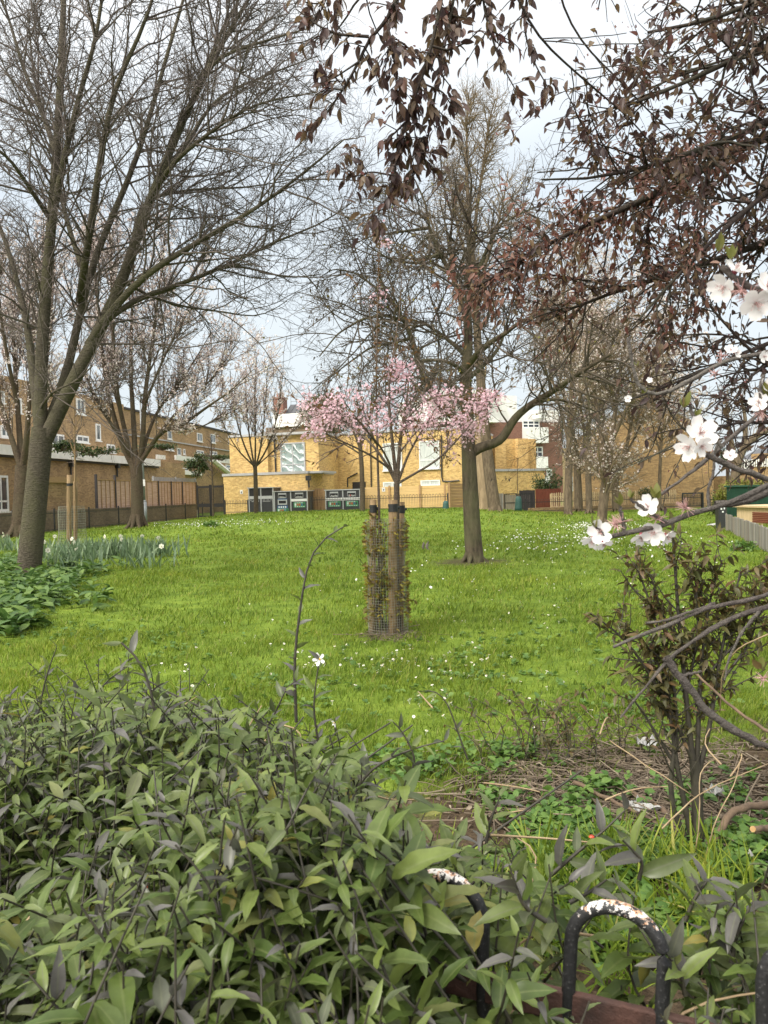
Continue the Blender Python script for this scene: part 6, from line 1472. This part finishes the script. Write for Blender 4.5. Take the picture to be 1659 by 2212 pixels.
# ================================================================ bow-top railing in the foreground
RA = np.array([.2435, .85, 0]); RD = norm(np.array([-.917, .398, 0]))
def rpt(s, z, off=0.0): return RA + RD * s + np.array([RD[1], -RD[0], 0]) * -off + np.array([0, 0, z])
m, nt, bs, out = _nt('flaking_black_paint')
tc = nt.nodes.new('ShaderNodeTexCoord'); s3 = nt.nodes.new('ShaderNodeSeparateXYZ'); nt.links.new(tc.outputs['Object'], s3.inputs[0])
n1 = noise(nt, 130, 6, rough=.65); n2 = noise(nt, 60, 4); n3 = noise(nt, 300, 3)
g = nt.nodes.new('ShaderNodeNewGeometry'); gs = nt.nodes.new('ShaderNodeSeparateXYZ'); nt.links.new(g.outputs['Normal'], gs.inputs[0])
def _m(op, a, b_):
    q = nt.nodes.new('ShaderNodeMath'); q.operation = op
    for i, x in enumerate((a, b_)):
        if isinstance(x, (int, float)): q.inputs[i].default_value = x
        else: nt.links.new(x, q.inputs[i])
    return q.outputs[0]
mr = nt.nodes.new('ShaderNodeMapRange'); mr.inputs[1].default_value = 1.005; mr.inputs[2].default_value = 1.035; nt.links.new(s3.outputs[2], mr.inputs[0])
wear = _m('ADD', _m('MULTIPLY', mr.outputs[0], .22), _m('ADD', n1, _m('MULTIPLY', gs.outputs[2], .07)))
fl_ = ramp(nt, wear, [(.705, (0, 0, 0)), (.725, (1, 1, 1))])
chip = ramp(nt, n2, [(.40, (.62, .60, .57)), (.52, (.66, .63, .6)), (.60, (.42, .20, .09)), (.7, (.55, .45, .38))])
blk = ramp(nt, n3, [(.35, (.012, .012, .013)), (.62, (.02, .02, .021)), (.72, (.12, .12, .12))])
nt.links.new(mixc(nt, fl_, blk, chip), bs.inputs['Base Color']); bs.inputs['Roughness'].default_value = .55; bump(nt, bs, n3, .5, .002)
M['flaking'] = m
M['rust_bar'] = plain('rusty_rail', (.085, .038, .028), .8, (.03, .017, .014), 30, .4)
t = thing('bow_top_railing', 'near bow-top railing in flaking black paint half buried in the hedge', 'railing', rpt(0, 0))
leg, pr, zt = None, .0505, 1.0305
for k in range(-4, 12):
    s0 = .001 + .203 * k; zt = 1.0305 if k < 3 else .99
    pts = [rpt(s0 - pr, .25)] + [rpt(s0 - pr, z) for z in (.5, .75, .9)]
    tilt = rng.normal() * .004
    for j in range(13):
        a = PI - PI * j / 12; pts.append(rpt(s0 + pr * math.cos(a) + tilt, zt - pr + pr * math.sin(a)))
    pts += [rpt(s0 + pr, z) for z in (.9, .75, .5, .25)]
    b = MB(); b.tube(pts, .0078, 12); b.build('hoop', m, t, True)
b = MB(); c = rpt(.7, .905); b.box(c, RD, np.array([RD[1], -RD[0], 0]), (0, 0, 1), 1.6, .005, .018); b.build('rail', M['rust_bar'], t, bevel=.002)
b = MB(); c = rpt(.7, .3); b.box(c, RD, np.array([RD[1], -RD[0], 0]), (0, 0, 1), 1.6, .005, .018); b.build('rail', M['rust_bar'], t, bevel=.002)

# ================================================================ foreground hedge
def prof(u):
    return np.interp(u, [-400, 0, 150, 300, 420, 520, 620, 720, 800, 900, 1000, 1080, 1150, 1250, 1659, 2200], [1430, 1400, 1415, 1395, 1425, 1465, 1500, 1545, 1640, 1690, 1725, 1780, 1830, 1860, 1840, 1840])
PHI = 2.39996
def u_left(X, Y):
    # the hedge stands a little higher along the railing, away from the open right end
    d = (X - RA[0]) * RD[1] - (Y - RA[1]) * RD[0]
    return abs(d) < .14 and X < -.02
def hedge():
    t = thing('hedge', 'dense leafy green hedge with white star flowers filling the foreground over the railing', 'hedge', (0, 1.2, 0))
    stems, LP, LD, LN, LS, YP, YD, YN, YS = Bag(), [], [], [], [], [], [], [], []
    sp, sr = [], []
    def shoot(tip, base, n, l0, l1, r0=.0024, dark=False, young=.3):
        K = 9; mid = base * .45 + tip * .55 + rng.normal(size=3) * [.02, .02, .015]
        pts = resample([base, mid, tip], K); sp.append(pts); sr.append(np.linspace(r0, r0 * .4, K))
        ph = rng.uniform(0, 2 * PI)
        for i in range(n):
            f = .18 + .82 * (i + rng.random() * .5) / n; f = min(f, 1.0); x = f * (K - 1); k = min(int(x), K - 2); q = pts[k] * (1 - (x - k)) + pts[k + 1] * (x - k)
            T = pts[k + 1] - pts[k]; T = T / (np.linalg.norm(T) + 1e-9)
            a = ph + PHI * i; R_ = np.array([math.cos(a), math.sin(a), 0]); R_ = R_ - T * (R_ @ T); R_ /= np.linalg.norm(R_) + 1e-9
            el = rng.uniform(-.15, .6) + (.75 if f > .9 else 0) * rng.uniform(.4, 1)
            D = R_ * math.cos(el) + T * math.sin(el) + np.array([0, 0, -.16 * (1 - f)])
            N = np.array([0, 0, 1.0]) + .35 * rng.normal(size=3) + T * .5
            s = (l0 + (l1 - l0) * rng.random()) * (1.0 - .55 * max(0, f - .6) / .4)
            if f > .8 and rng.random() < young * 2.2: YP.append(q); YD.append(D); YN.append(N); YS.append(s)
            else: LP.append(q); LD.append(D); LN.append(N); LS.append(s)
    made = 0
    for _ in range(16000):
        if made >= 1750: break
        Y = rng.uniform(.60, 2.35); X = rng.uniform(-.56, .56) * (Y + .05); z = 1.025 + (.055 if u_left(X, Y) else 0) + .05 * math.sin(X * 7 + Y * 3) + .05 * math.sin(Y * 9 - X * 4) + rng.normal() * .035
        u, v = proj((X, Y, z))
        edge = prof(u) + 75 * sm(1300, 300, u)
        if v < edge + abs(rng.normal()) * 14 and not (v > prof(u) - 10 and rng.random() < .10): continue
        right = sm(640, 1080, u)
        if rng.random() > 1 - .60 * right: continue
        lay = rng.random()
        z -= [0, .10, .22][0 if lay < .55 else 1 if lay < .82 else 2] * rng.uniform(.6, 1.3)
        tip = np.array([X, Y, z]); lean = rng.normal(size=2) * .09
        base = np.array([X + lean[0], Y + lean[1] + .03, z - rng.uniform(.16, .32)])
        # keep some sight of the hoops
        if 1160 < u < 1450 and 1900 < v < 2130 and Y < .97 and rng.random() < .88: continue
        if 800 < u < 1070 and 1800 < v < 2120 and Y < 1.12 and rng.random() < .95: continue
        if 1580 < u and 2000 < v and Y < .85 and rng.random() < .7: continue
        if 1010 < u < 1200 and v > 2080 and rng.random() < .5: continue
        shoot(tip, base, rng.integers(11, 18), *((.032, .062) if rng.random() < .75 else (.055, .085))); made += 1
    # tall shoots standing clear of the mass
    for pix, Y, n, l0, l1, r in (([(640, 1560), (634, 1420), (648, 1320), (660, 1230), (672, 1180), (700, 1148), (742, 1138)], 1.75, 17, .035, .055, .0042),
            ([(410, 1770), (385, 1730), (350, 1640), (336, 1540), (318, 1450), (300, 1412), (262, 1388)], 1.35, 12, .05, .075, .0042),
            ([(410, 1770), (425, 1690), (440, 1620), (452, 1560)], 1.35, 6, .04, .06, .003), ([(590, 1620), (520, 1570), (440, 1530), (350, 1490), (320, 1470)], 1.5, 11, .03, .055, .0034),
            ([(690, 1620), (676, 1530), (684, 1460), (690, 1425)], 1.55, 9, .04, .06, .003), ([(80, 1560), (95, 1480), (110, 1430), (122, 1400)], 1.9, 8, .04, .06, .003), ([(180, 1540), (230, 1470), (290, 1430)], 1.9, 9, .04, .06, .003),
            ([(880, 1690), (900, 1640), (870, 1580), (850, 1560)], 1.35, 8, .035, .05, .0026), ([(1010, 1640), (985, 1570), (965, 1510), (935, 1484), (905, 1494)], 1.4, 5, .022, .035, .002),
            ([(560, 1600), (600, 1530), (620, 1480), (640, 1470)], 1.6, 9, .04, .06, .003), ([(760, 1720), (800, 1660), (880, 1620), (960, 1600)], 1.35, 10, .04, .065, .003),
            ([(1190, 1890), (1260, 1830), (1310, 1790), (1350, 1750)], 1.1, 9, .045, .075, .003), ([(1380, 1900), (1390, 1860), (1345, 1815)], 1.05, 6, .06, .085, .003), ([(1180, 1990), (1130, 1960), (1110, 1900), (1100, 1870)], .85, 11, .05, .075, .003), ([(1050, 1820), (1060, 1770), (1080, 1720)], 1.2, 6, .05, .07, .003),
            ([(1230, 1950), (1270, 1930), (1310, 1900)], .95, 7, .05, .075, .003), ([(1480, 1990), (1500, 1940), (1530, 1900)], .95, 9, .05, .075, .003), ([(1580, 2080), (1590, 2020), (1620, 1960)], .9, 9, .05, .08, .003), ([(1480, 2150), (1470, 2100), (1440, 2060)], .85, 9, .05, .08, .003)):
        K = 11; pts = resample([P(a, b_, Y) for a, b_ in pix], K); sp_, sr_ = pts, np.linspace(r, r * .4, K)
        stems.tubes(sp_[None], sr_[None], 6); ph = rng.uniform(0, 6)
        for i in range(n):
            f = .12 + .88 * i / (n - 1); x = f * (K - 1); k = min(int(x), K - 2); q = pts[k] * (1 - x + k) + pts[k + 1] * (x - k); T = norm(pts[k + 1] - pts[k]); a = ph + PHI * i
            R_ = np.array([math.cos(a), .5 * math.sin(a), .25 * math.sin(a)]); R_ = R_ - T * (R_ @ T); R_ = norm(R_); D = R_ * .75 + T * .6
            (YP if rng.random() < .8 else LP).append(q); tgt = (YD, YN, YS) if len(YP) > len(YD) else (LD, LN, LS)
            tgt[0].append(D); tgt[1].append(np.array([0, -.3, 1.0]) + .45 * rng.normal(size=3)); tgt[2].append((l0 + (l1 - l0) * rng.random()) * (1 - .4 * f))
    stems.tubes(np.array(sp), np.array(sr), 5)
    # older wood inside
    wd = []
    for _ in range(90):
        Y = rng.uniform(.75, 2.0); X = rng.uniform(-.6, -.12) * Y; c = np.array([X, Y, 0.0]); wd.append(resample([c + [0, 0, rng.uniform(.1, .5)], c + [rng.normal() * .15, rng.normal() * .15, .6], c + [rng.normal() * .3, rng.normal() * .25, .88]], 8))
    stems.tubes(np.array(wd), np.tile(np.linspace(.005, .002, 8), (len(wd), 1)), 6)
    stems.build('stems', M['hedge_stem'], t)
    wr = []
    for _ in range(46):
        Y = rng.uniform(.8, 1.9); X = rng.uniform(-.55, .45) * Y; c = np.array([X, Y, rng.uniform(.76, .98)]); d = norm(rng.normal(size=3) * [1, .6, .25]); L = rng.uniform(.08, .2); q = resample([c, c + d * L * .5 + rng.normal(size=3) * .02, c + d * L], 6)
        b = Bag(); b.tubes(q[None], np.linspace(.0022, .0012, 6)[None], 5); b.build('dry_stem', M['dry_stem'], t)
    for nm, a, mat, tp in (('leaves', (LP, LD, LN, LS), 'hedge_leaf', leaf_tpl(.36, 8, .18, .30, .42, .022)), ('young_leaves', (YP, YD, YN, YS), 'hedge_young', leaf_tpl(.30, 7, .24, .28, .38, .018))):
        V, Q, U = instance(tp, np.array(a[0]), np.array(a[1]), np.array(a[2]), np.array(a[3])); b = Bag(); b.add(V, Q, None, U); b.build(nm, M[mat], t)
    # white star flowers and bud sprays
    for (u, v, Y, s, fd) in ((690, 1424, 1.55, .014, (.2, -1, .3)), (480, 1632, 1.35, .012, (-.6, -.3, .8)), (722, 1562, 1.5, .008, (0, -1, .5)), (660, 1868, 1.0, .007, (0, -1, .6)), (720, 1872, 1.0, .005, (.2, -1, .6))):
        c = P(u, v, Y); N = norm(np.array([fd], float)); st = MB(); st.tube([c - N[0] * .03 - [0, 0, .02], c - N[0] * .012, c], .0012, 5); so_ = st.build('flower', M['hedge_stem'], t)
        V, Q, U = instance(flower_tpl(.25, 5, .5), c[None], rnd_dir(1), N, [s]); b = Bag(); b.add(V, Q, None, U); b.build('petals', M['petal_star'], so_)
        b = MB(); b.tube([c, c + N[0] * s * .5], s * .13, 6); b.build('centre', M['yellow'], so_)
    pb = []
    for (u, v, Y) in ((490, 1702, 1.3), (720, 1855, 1.05), (690, 1830, 1.05), (180, 1700, 1.4), (560, 1690, 1.3)):
        c = P(u, v, Y); pb.append(c + rng.normal(size=(16, 3)) * .012)
    pb = np.concatenate(pb); b = Bag(); V, Q, U = instance((np.array([(math.cos(a) * r, math.sin(a) * r, z) for z, r in ((-1, .2), (0, 1), (1, .3)) for a in np.arange(6) * PI / 3]), np.array([(k * 6 + i, k * 6 + (i + 1) % 6, (k + 1) * 6 + (i + 1) % 6, (k + 1) * 6 + i) for k in range(2) for i in range(6)]), np.zeros((18, 2))), pb, rnd_dir(len(pb)), rnd_dir(len(pb)), .0015 + .001 * rng.random(len(pb))); b.add(V, Q, None, U); b.build('flower_buds', M['petal_star'], t)
hedge()
def ladybird(label, u, v, Y):
    c = P(u, v, Y); t = thing('ladybird', label, 'ladybird', c, 'ladybirds on the hedge'); V, F_ = [], []
    b = MB(); n = 6
    for j in range(4):
        ph = PI / 2 * j / 3
        for i in range(10): a = 2 * PI * i / 10; V.append(c + np.array([.0042 * math.cos(a) * math.cos(ph), .0035 * math.sin(a) * math.cos(ph) , .003 * math.sin(ph)]))
    for j in range(3):
        for i in range(10): F_.append((j * 10 + i, j * 10 + (i + 1) % 10, (j + 1) * 10 + (i + 1) % 10, (j + 1) * 10 + i))
    b.add(V, F_); b.build('wing_cases', M['ladybird_red'], t, True)
    b = MB(); b.tube([c + [.0036, 0, .0006], c + [.0058, 0, .0006]], [.0022, .0012], 8); b.build('head', M['rubber'], t, True)
    b = MB()
    for (dx, dy) in ((-.001, .0018), (-.001, -.0018), (.0015, .001), (.0015, -.001), (-.0025, 0)): b.tube([c + [dx, dy, .0022], c + [dx, dy, .0031]], .0006, 6)
    b.build('spots', M['rubber'], t)
ladybird('orange-red ladybird on a hedge leaf at the left', 314, 1917, .93)
ladybird('orange-red ladybird on the thin shoot above the flaking hoops', 1278, 1808, 1.04)

# ================================================================ purple-leaved plum overhead
PT = np.array([4.3, 5.2, 0.0])
def plum():
    t = thing('purple_plum', 'purple-leaved plum tree whose boughs hang in from the upper right', 'tree', PT)
    b = Bag(); tr = resample([PT, PT + [.05, -.02, 1.2], PT + [-.05, -.05, 2.3], PT + [-.3, -.2, 3.0]], 10); b.tubes(tr[None], np.linspace(.17, .12, 10)[None], 12)
    A0, A1, A2 = tr[4], tr[7], tr[9]
    def L(start, pix): return [start] + [P(*a) for a in pix]
    ov = L(A2, [(1900, -330, 4.4), (1600, -260, 4.0), (1300, -160, 3.5), (1100, -95, 3.15), (920, -60, 2.95), (780, -30, 2.9)])
    boughs = [(ov, .06, .012),
      (L(A2, [(1760, 200, 4.6), (1659, 266, 4.3), (1549, 315, 4.1), (1457, 339, 4.0), (1370, 370, 3.9), (1270, 400, 3.8), (1170, 388, 3.7)]), .04, .004),
      (L(A2, [(1760, 250, 4.9), (1659, 287, 4.7), (1518, 364, 4.6), (1412, 428, 4.5), (1300, 470, 4.5), (1200, 510, 4.5), (1110, 570, 4.5), (1030, 620, 4.5)]), .055, .006),
      (L(A1, [(1760, 480, 5.0), (1640, 530, 4.9), (1520, 570, 4.8), (1400, 610, 4.8), (1280, 640, 4.8), (1160, 700, 4.9)]), .045, .006),
      (L(A1, [(1780, 330, 4.2), (1640, 420, 4.0), (1540, 520, 3.9), (1450, 600, 3.9), (1380, 690, 3.9)]), .035, .006),
      (L(A2, [(1800, 60, 4.2), (1659, 90, 4.0), (1540, 150, 3.9), (1440, 200, 3.8), (1350, 230, 3.7)]), .04, .006),
      (L(A1, [(1780, 700, 4.6), (1659, 740, 4.4), (1540, 790, 4.3), (1440, 840, 4.2), (1340, 870, 4.2)]), .028, .005),
      (L(A0, [(1800, 860, 4.5), (1700, 830, 4.3), (1620, 760, 4.2), (1560, 700, 4.1), (1500, 620, 4.1)]), .028, .005),
      (L(A0, [(1800, 950, 4.5), (1660, 900, 4.3), (1560, 910, 4.2), (1450, 960, 4.1), (1380, 1000, 4.1)]), .022, .004),
      (L(A2, [(1850, 20, 3.9), (1700, -40, 3.7), (1600, 20, 3.6), (1540, 60, 3.5), (1480, 50, 3.4), (1400, 70, 3.4)]), .035, .006),
      ([P(1080, -90, 3.1), P(1152, 73, 3.2), P(1214, 130, 3.3), P(1274, 183, 3.4), P(1366, 260, 3.6), P(1430, 340, 3.7)], .0055, .003),
      ([P(1190, -120, 3.3), P(1210, 10, 3.4), P(1260, 100, 3.5), P(1335, 170, 3.6), P(1400, 240, 3.8), P(1470, 300, 3.9)], .005, .003)]
    hang = [([(880, -60, 2.95), (836, 50), (797, 79), (777, 132), (741, 195), (691, 264)], .009), ([(797, 79, 2.9), (730, 75), (690, 58), (640, 20)], .006), ([(777, 132, 2.9), (720, 170), (690, 180)], .004), ([(741, 195, 2.9), (710, 190), (680, 205)], .004),
      ([(960, -60, 2.95), (955, 0), (932, 99), (909, 178), (876, 264), (853, 360), (840, 420)], .009), ([(990, -70, 3.0), (980, 0), (940, 198), (930, 280), (903, 373), (880, 400)], .008), ([(1040, -80, 3.05), (1045, 20), (1071, 109), (1088, 149), (1120, 205)], .006),
      ([(836, 50, 2.9), (850, 110), (855, 180), (870, 250)], .005), ([(932, 99, 2.95), (970, 110), (1010, 90), (1040, 60)], .005), ([(909, 178, 2.95), (960, 200), (975, 230), (1000, 240)], .004), ([(876, 264, 2.95), (850, 290), (825, 310)], .005), ([(853, 380, 2.95), (800, 370), (760, 385), (730, 355)], .004), ([(840, 420, 2.95), (830, 450), (800, 470)], .003), ([(895, 330, 2.95), (930, 330), (950, 320)], .004),
      ([(800, -40, 2.9), (730, -20), (690, 10), (660, 5)], .006), ([(690, 20, 2.9), (670, 60), (655, 40)], .003), ([(1150, -100, 3.2), (1130, 60), (1150, 130), (1190, 200)], .006)]
    pts = np.array([resample(q, 16) for q, _, _ in boughs]); rad = np.array([np.linspace(a, c, 16) for _, a, c in boughs]); b.tubes(pts, rad, 9)
    hp = np.array([resample([P(a[0], a[1], pl[0][2]) for a in pl], 16) for pl, _ in hang]); hr = np.array([np.linspace(r, r * .35, 16) for _, r in hang]); b.tubes(hp, hr, 6)
    b.build('trunk', M['bark_plum'], t)
    tw = Bag()
    s1 = spawn(pts[1:], rad[1:], 380, (.35, 1.1), (30, 75), 7, .26, 1, -.02, .13, .009, .003, .6, side=(1, 1, .9)); tw.tubes(*s1, 4)
    s1b = spawn(pts[:1], rad[:1], 26, (.25, .6), (40, 80), 7, .45, 1, -.06, .12, .007, .003, .5); tw.tubes(*s1b, 4)
    s2 = spawn(np.concatenate([s1[0], s1b[0]]), np.concatenate([s1[1], s1b[1]]), 1900, (.12, .4), (30, 70), 5, .1, 1, -.02, .16, .0042, .0018); tw.tubes(*s2, 3)
    h1 = spawn(hp, hr, 150, (.08, .26), (35, 75), 5, .12, 1, -.06, .14, .0035, .0016); tw.tubes(*h1, 3)
    bt = np.array([resample(pts[k][7:], 10) for k in (2, 2, 3)]); s3 = spawn(bt, np.full((3, 10), .006), 120, (.25, .75), (25, 65), 7, .1, 1, -.01, .13, .005, .002, .7); tw.tubes(*s3, 4)
    s4 = spawn(s3[0], s3[1], 420, (.1, .3), (30, 70), 5, .1, 1, -.03, .16, .003, .0015); tw.tubes(*s4, 3)
    tw.build('twigs', M['bark_plum'], t)
    def leaves(lines, n, s0, s1_, mat, name, droop=.45, jit=.0, keepf=None):
        p, d, _ = on_lines(lines, n, .05, 1)
        # leaves stand in small whorls
        if jit: p = p + rng.normal(size=p.shape) * jit
        uv = np.array([proj(q) for q in p])
        if keepf is not None: k = keepf(uv[:, 0], uv[:, 1]); p, d = p[k], d[k]
        m_ = len(p); D = norm(d * .5 + rnd_dir(m_) * .75 + np.array([0, 0, -droop])); N = norm(rnd_dir(m_) * .8 + np.array([0, -.3, .9]))
        V, Q, U = instance(leaf_tpl(.42, 5, .2, .3, .45), p, D, N, s0 + (s1_ - s0) * rng.random(m_) ** .8); q = Bag(); q.add(V, Q, None, U); return q.build(name, M[mat], t)
    def thin(u, v):
        # open windows of sky in the crown
        d = np.where((u > 1120) & (u < 1240) & (v > 60) & (v < 380), .25, 1.0)
        d = np.where((u > 1300) & (u < 1440) & (v < 110), .45, d)
        d = np.where((u > 1530) & (v > 620) & (v < 1000), .55, d); d = np.where((u < 1560) & (v > 800), .4, d); d = np.where((u < 1380) & (v > 700), .25, d)
        d = np.where((u < 1000) & (v > 480), 0, d)
        d = np.where((u < 1110) & (v > 420) & (v < 560) , .15, d)
        return rng.random(len(u)) < d
    lines = np.concatenate([resample(q, 7)[None] for q in s1[0]] + [resample(q, 7)[None] for q in s2[0]])
    leaves(lines, 9300, .030, .062, 'purple_leaf', 'leaves', .35, .008, thin)
    leaves(lines, 4200, .028, .054, 'russet_leaf', 'russet_leaves', .35, .02, lambda u, v: thin(u, v) & (v > 430) & (v < 760) & (u < 1560))
    l3 = np.concatenate([s3[0]] + [resample(q, 7)[None] for q in s4[0]])
    leaves(l3, 3000, .028, .056, 'russet_leaf', 'russet_leaves', .3, .012, lambda u, v: u > 940)
    hl = np.concatenate([resample(q, 7)[None] for q in hp] + [resample(q, 7)[None] for q in h1[0]])
    leaves(hl, 1500, .030, .058, 'purple_leaf', 'hanging_leaves', .55, .006, lambda u, v: (rng.random(len(u)) < np.where((u > 820) & (u < 1000), 1.0, .72)))
    p, d, _ = on_lines(np.concatenate([s2[0], h1[0]]) if h1[0].shape[1] == s2[0].shape[1] else s2[0], 2600, .2, 1); p = p + rng.normal(size=p.shape) * .02
    q = Bag(); q.add(*scatter_quads(p, .006, .016)[:2]); q.build('spent_blossom', M['calyx'], t)
plum()

# ================================================================ white-blossomed tree whose twigs reach in at the right
BT = np.array([1.75, 1.45, 0.0])
def near_blossom():
    t = thing('white_blossom_tree', 'grey-barked fruit tree reaching twigs of large white blossom in from the right', 'tree', BT)
    tr = resample([BT, BT + [.02, 0, .7], BT + [0, .03, 1.3], BT + [.05, 0, 2.3]], 10)
    b = Bag(); b.tubes(tr[None], np.linspace(.07, .045, 10)[None], 12)
    def br(pix, Y, r0, r1, root=None):
        pts = [P(a[0], a[1], a[2] if len(a) > 2 else Y) for a in pix]
        if root is not None: pts = [root] + pts
        q = resample(pts, 18); k = np.linspace(0, 1, 18); q[1:] += rng.normal(size=(17, 3)) * r0 * .22
        rr = r0 * (1 - k) + r1 * k; rr = rr * (1 + .12 * rng.normal(size=18)); b.tubes(q[None], rr[None], 8); return q
    f1 = br([(1659, 1048), (1599, 1078), (1534, 1101), (1469, 1123), (1398, 1142), (1360, 1148), (1306, 1158)], .95, .0068, .0028, P(1850, 980, 1.25))
    f2 = br([(1659, 1038), (1588, 1014), (1548, 995), (1518, 979), (1495, 968)], .92, .0055, .003, P(1760, 1030, 1.1))
    br([(1659, 1062), (1620, 1080), (1575, 1095), (1540, 1090)], 1.0, .0078, .004, P(1800, 1000, 1.25))
    br([(1428, 1068), (1480, 1030), (1534, 987), (1590, 935), (1643, 892), (1720, 820)], 1.15, .0022, .004)
    br([(1534, 1101), (1528, 1060), (1545, 1010), (1540, 975), (1560, 950)], 1.0, .0022, .0016)
    l1 = br([(1659, 1289), (1545, 1304), (1410, 1364), (1324, 1397)], 1.25, .0065, .0025, P(1860, 1200, 1.4))
    l2 = br([(1659, 1306), (1566, 1340), (1510, 1373), (1439, 1418), (1387, 1503), (1339, 1552)], 1.25, .0075, .0018, P(1860, 1230, 1.4))
    br([(1439, 1421), (1469, 1462), (1503, 1507), (1536, 1544), (1610, 1592), (1690, 1625)], 1.25, .0065, .006)
    br([(1469, 1462), (1490, 1456), (1515, 1450)], 1.25, .003, .0018); br([(1545, 1304), (1480, 1325), (1440, 1340), (1395, 1347)], 1.25, .003, .0018)
    br([(1640, 1320), (1600, 1370), (1575, 1420), (1565, 1470)], 1.2, .0028, .0014)
    br([(1659, 760), (1600, 772), (1570, 776), (1480, 830), (1400, 870), (1380, 850), (1365, 770), (1358, 730)], 1.5, .005, .003, P(1800, 740, 1.5))
    br([(1700, 660), (1640, 630), (1590, 605), (1560, 575)], .72, .0042, .0028)
    br([(1720, 900), (1659, 880), (1640, 850), (1650, 810)], .95, .004, .0025)
    br([(1560, 965), (1530, 940), (1500, 905), (1490, 875)], .97, .0028, .002); br([(1440, 1130), (1400, 1105), (1360, 1078)], .95, .003, .0018); br([(1350, 1149), (1345, 1125), (1340, 1095)], .95, .003, .002); br([(1306, 1158), (1290, 1140), (1280, 1132)], .95, .0022, .0012)
    b.build('trunk', M['bark_near'], t)
    def flower(u, v, Y, s, fd, cup=.35):
        s = s * .9
        c = P(u, v, Y); N = norm(np.array([fd], float))
        st = MB(); st.tube([c - N[0] * s * .55, c - N[0] * s * .22, c - N[0] * .0005], [s * .1, s * .24, s * .2], 8); so_ = st.build('flower', M['sepal'], t, True)
        q = Bag()
        X = rnd_dir(1); X = norm(X - (X * N).sum() * N); Yv = np.cross(N, X)
        for k in range(5):
            a = 2 * PI * k / 5 + rng.normal() * .1; d = math.cos(a) * X + math.sin(a) * Yv; n_ = 5; V = []
            for i in range(n_ + 1):
                x = i / n_; hw = .84 * math.sin(PI * min(1, x * .84 + .06)) ** .7 * (.45 + .55 * x) + .03
                for j in range(5):
                    w_ = (j - 2) / 2; zz = cup * x * x + .10 * w_ * w_ * x + .04 * math.sin(3 * w_ + k + 2 * x); V.append(c + (d[0] * (x * .98 + .05) + np.cross(N[0], d[0]) * w_ * hw * .62 + N[0] * zz) * s)
            Q = [(i * 5 + j, i * 5 + j + 1, (i + 1) * 5 + j + 1, (i + 1) * 5 + j) for i in range(n_) for j in range(4)]; q.add(np.array(V), Q)
        q.build('petals', M['petal_white'], so_)
        q = Bag(); m_ = 20; D = norm(N + .38 * rng.normal(size=(m_, 3))); L = s * rng.uniform(.35, .6, m_)[:, None]; pts = np.stack([np.tile(c, (m_, 1)), c + D * L * .5, c + D * L], 1); q.tubes(pts, np.full((m_, 3), s * .012), 3); V, Q, U = scatter_quads(pts[:, 2], s * .06, s * .1); q.add(V, Q); q.build('stamens', M['stamen'], so_)
    for a in ((1294, 1150, .95, .0165, (-.1, -1, .15)), (1280, 1166, .97, .015, (-.5, -.4, -.9)), (1303, 1172, .98, .0135, (.3, -.5, -1)), (1400, 1094, .95, .0155, (-.6, -.8, .3)), (1385, 1160, .97, .014, (-.2, -.6, -.9)), (1414, 1150, .95, .0165, (-.6, -.7, -.3)), (1440, 1158, .95, .0125, (.5, -.6, -.6)),
              (1512, 936, .92, .0215, (.1, -1, .35)), (1489, 964, .92, .019, (-.9, -.4, -.3)), (1515, 963, .90, .0135, (.2, -.8, -.4)), (1588, 584, .72, .014, (.3, -.6, .8)), (1562, 620, .72, .0145, (-.8, -.5, -.4)), (1634, 654, .70, .016, (-.2, -.8, -.5)), (1657, 620, .70, .014, (.2, -.8, .4)), (1578, 757, 1.4, .012, (-.2, -.8, .6)), (1590, 762, 1.4, .011, (.5, -.8, .1)),
              (1640, 870, .95, .013, (-.6, -.7, .2)), (1656, 835, .95, .012, (.3, -.8, .3)), (1402, 822, 1.5, .007, (0, -1, .4)), (1356, 862, 1.5, .008, (-.2, -1, .2)), (1577, 985, .97, .009, (-.3, -.8, .5)), (1650, 770, 1.4, .012, (.1, -1, -.2))): flower(*a)
    # spent stamens and leaf buds
    sp_ = [(1345, 1128, .95), (1330, 1133, .95), (1620, 640, .72), (1600, 628, .72), (1560, 770, 1.4), (1645, 890, .95), (1648, 1465, 1.1), (1420, 1120, .95), (1482, 1096, .95), (1545, 806, 1.45)]
    for (u, v, Y) in sp_:
        q = Bag(); c = P(u, v, Y); m_ = 26; D = norm(rng.normal(size=(m_, 3)) + [-.5, -.5, .2]); pts = np.stack([np.tile(c, (m_, 1)), c + D * .006, c + D * .013], 1); q.tubes(pts, np.tile([.0012, .0005, .0003], (m_, 1)), 3); q.build('spent_flower', M['stamen'], t)
    for (u, v, Y, s, k) in ((1340, 1092, .95, .015, 3), (1285, 1140, .95, .016, 3), (1553, 543, .72, .014, 3), (1580, 560, .72, .012, 3), (1475, 880, .97, .018, 4), (1500, 905, .97, .014, 3), (1418, 1078, .95, .016, 3), (1362, 1076, .95, .01, 3), (1655, 860, .95, .016, 3), (1375, 790, 1.5, .01, 3), (1390, 850, 1.5, .01, 3), (1645, 1445, 1.1, .016, 4)):
        q = Bag(); c = P(u, v, Y); V, Q, U = instance(leaf_tpl(.5, 4, .25, -.15), np.tile(c, (k, 1)), norm(rng.normal(size=(k, 3)) * .35 + [0, -.1, 1]), rnd_dir(k), s * (.8 + .5 * rng.random(k))); q.add(V, Q, None, U); q.build('leaf_bud', M['green_bud'], t)
near_blossom()
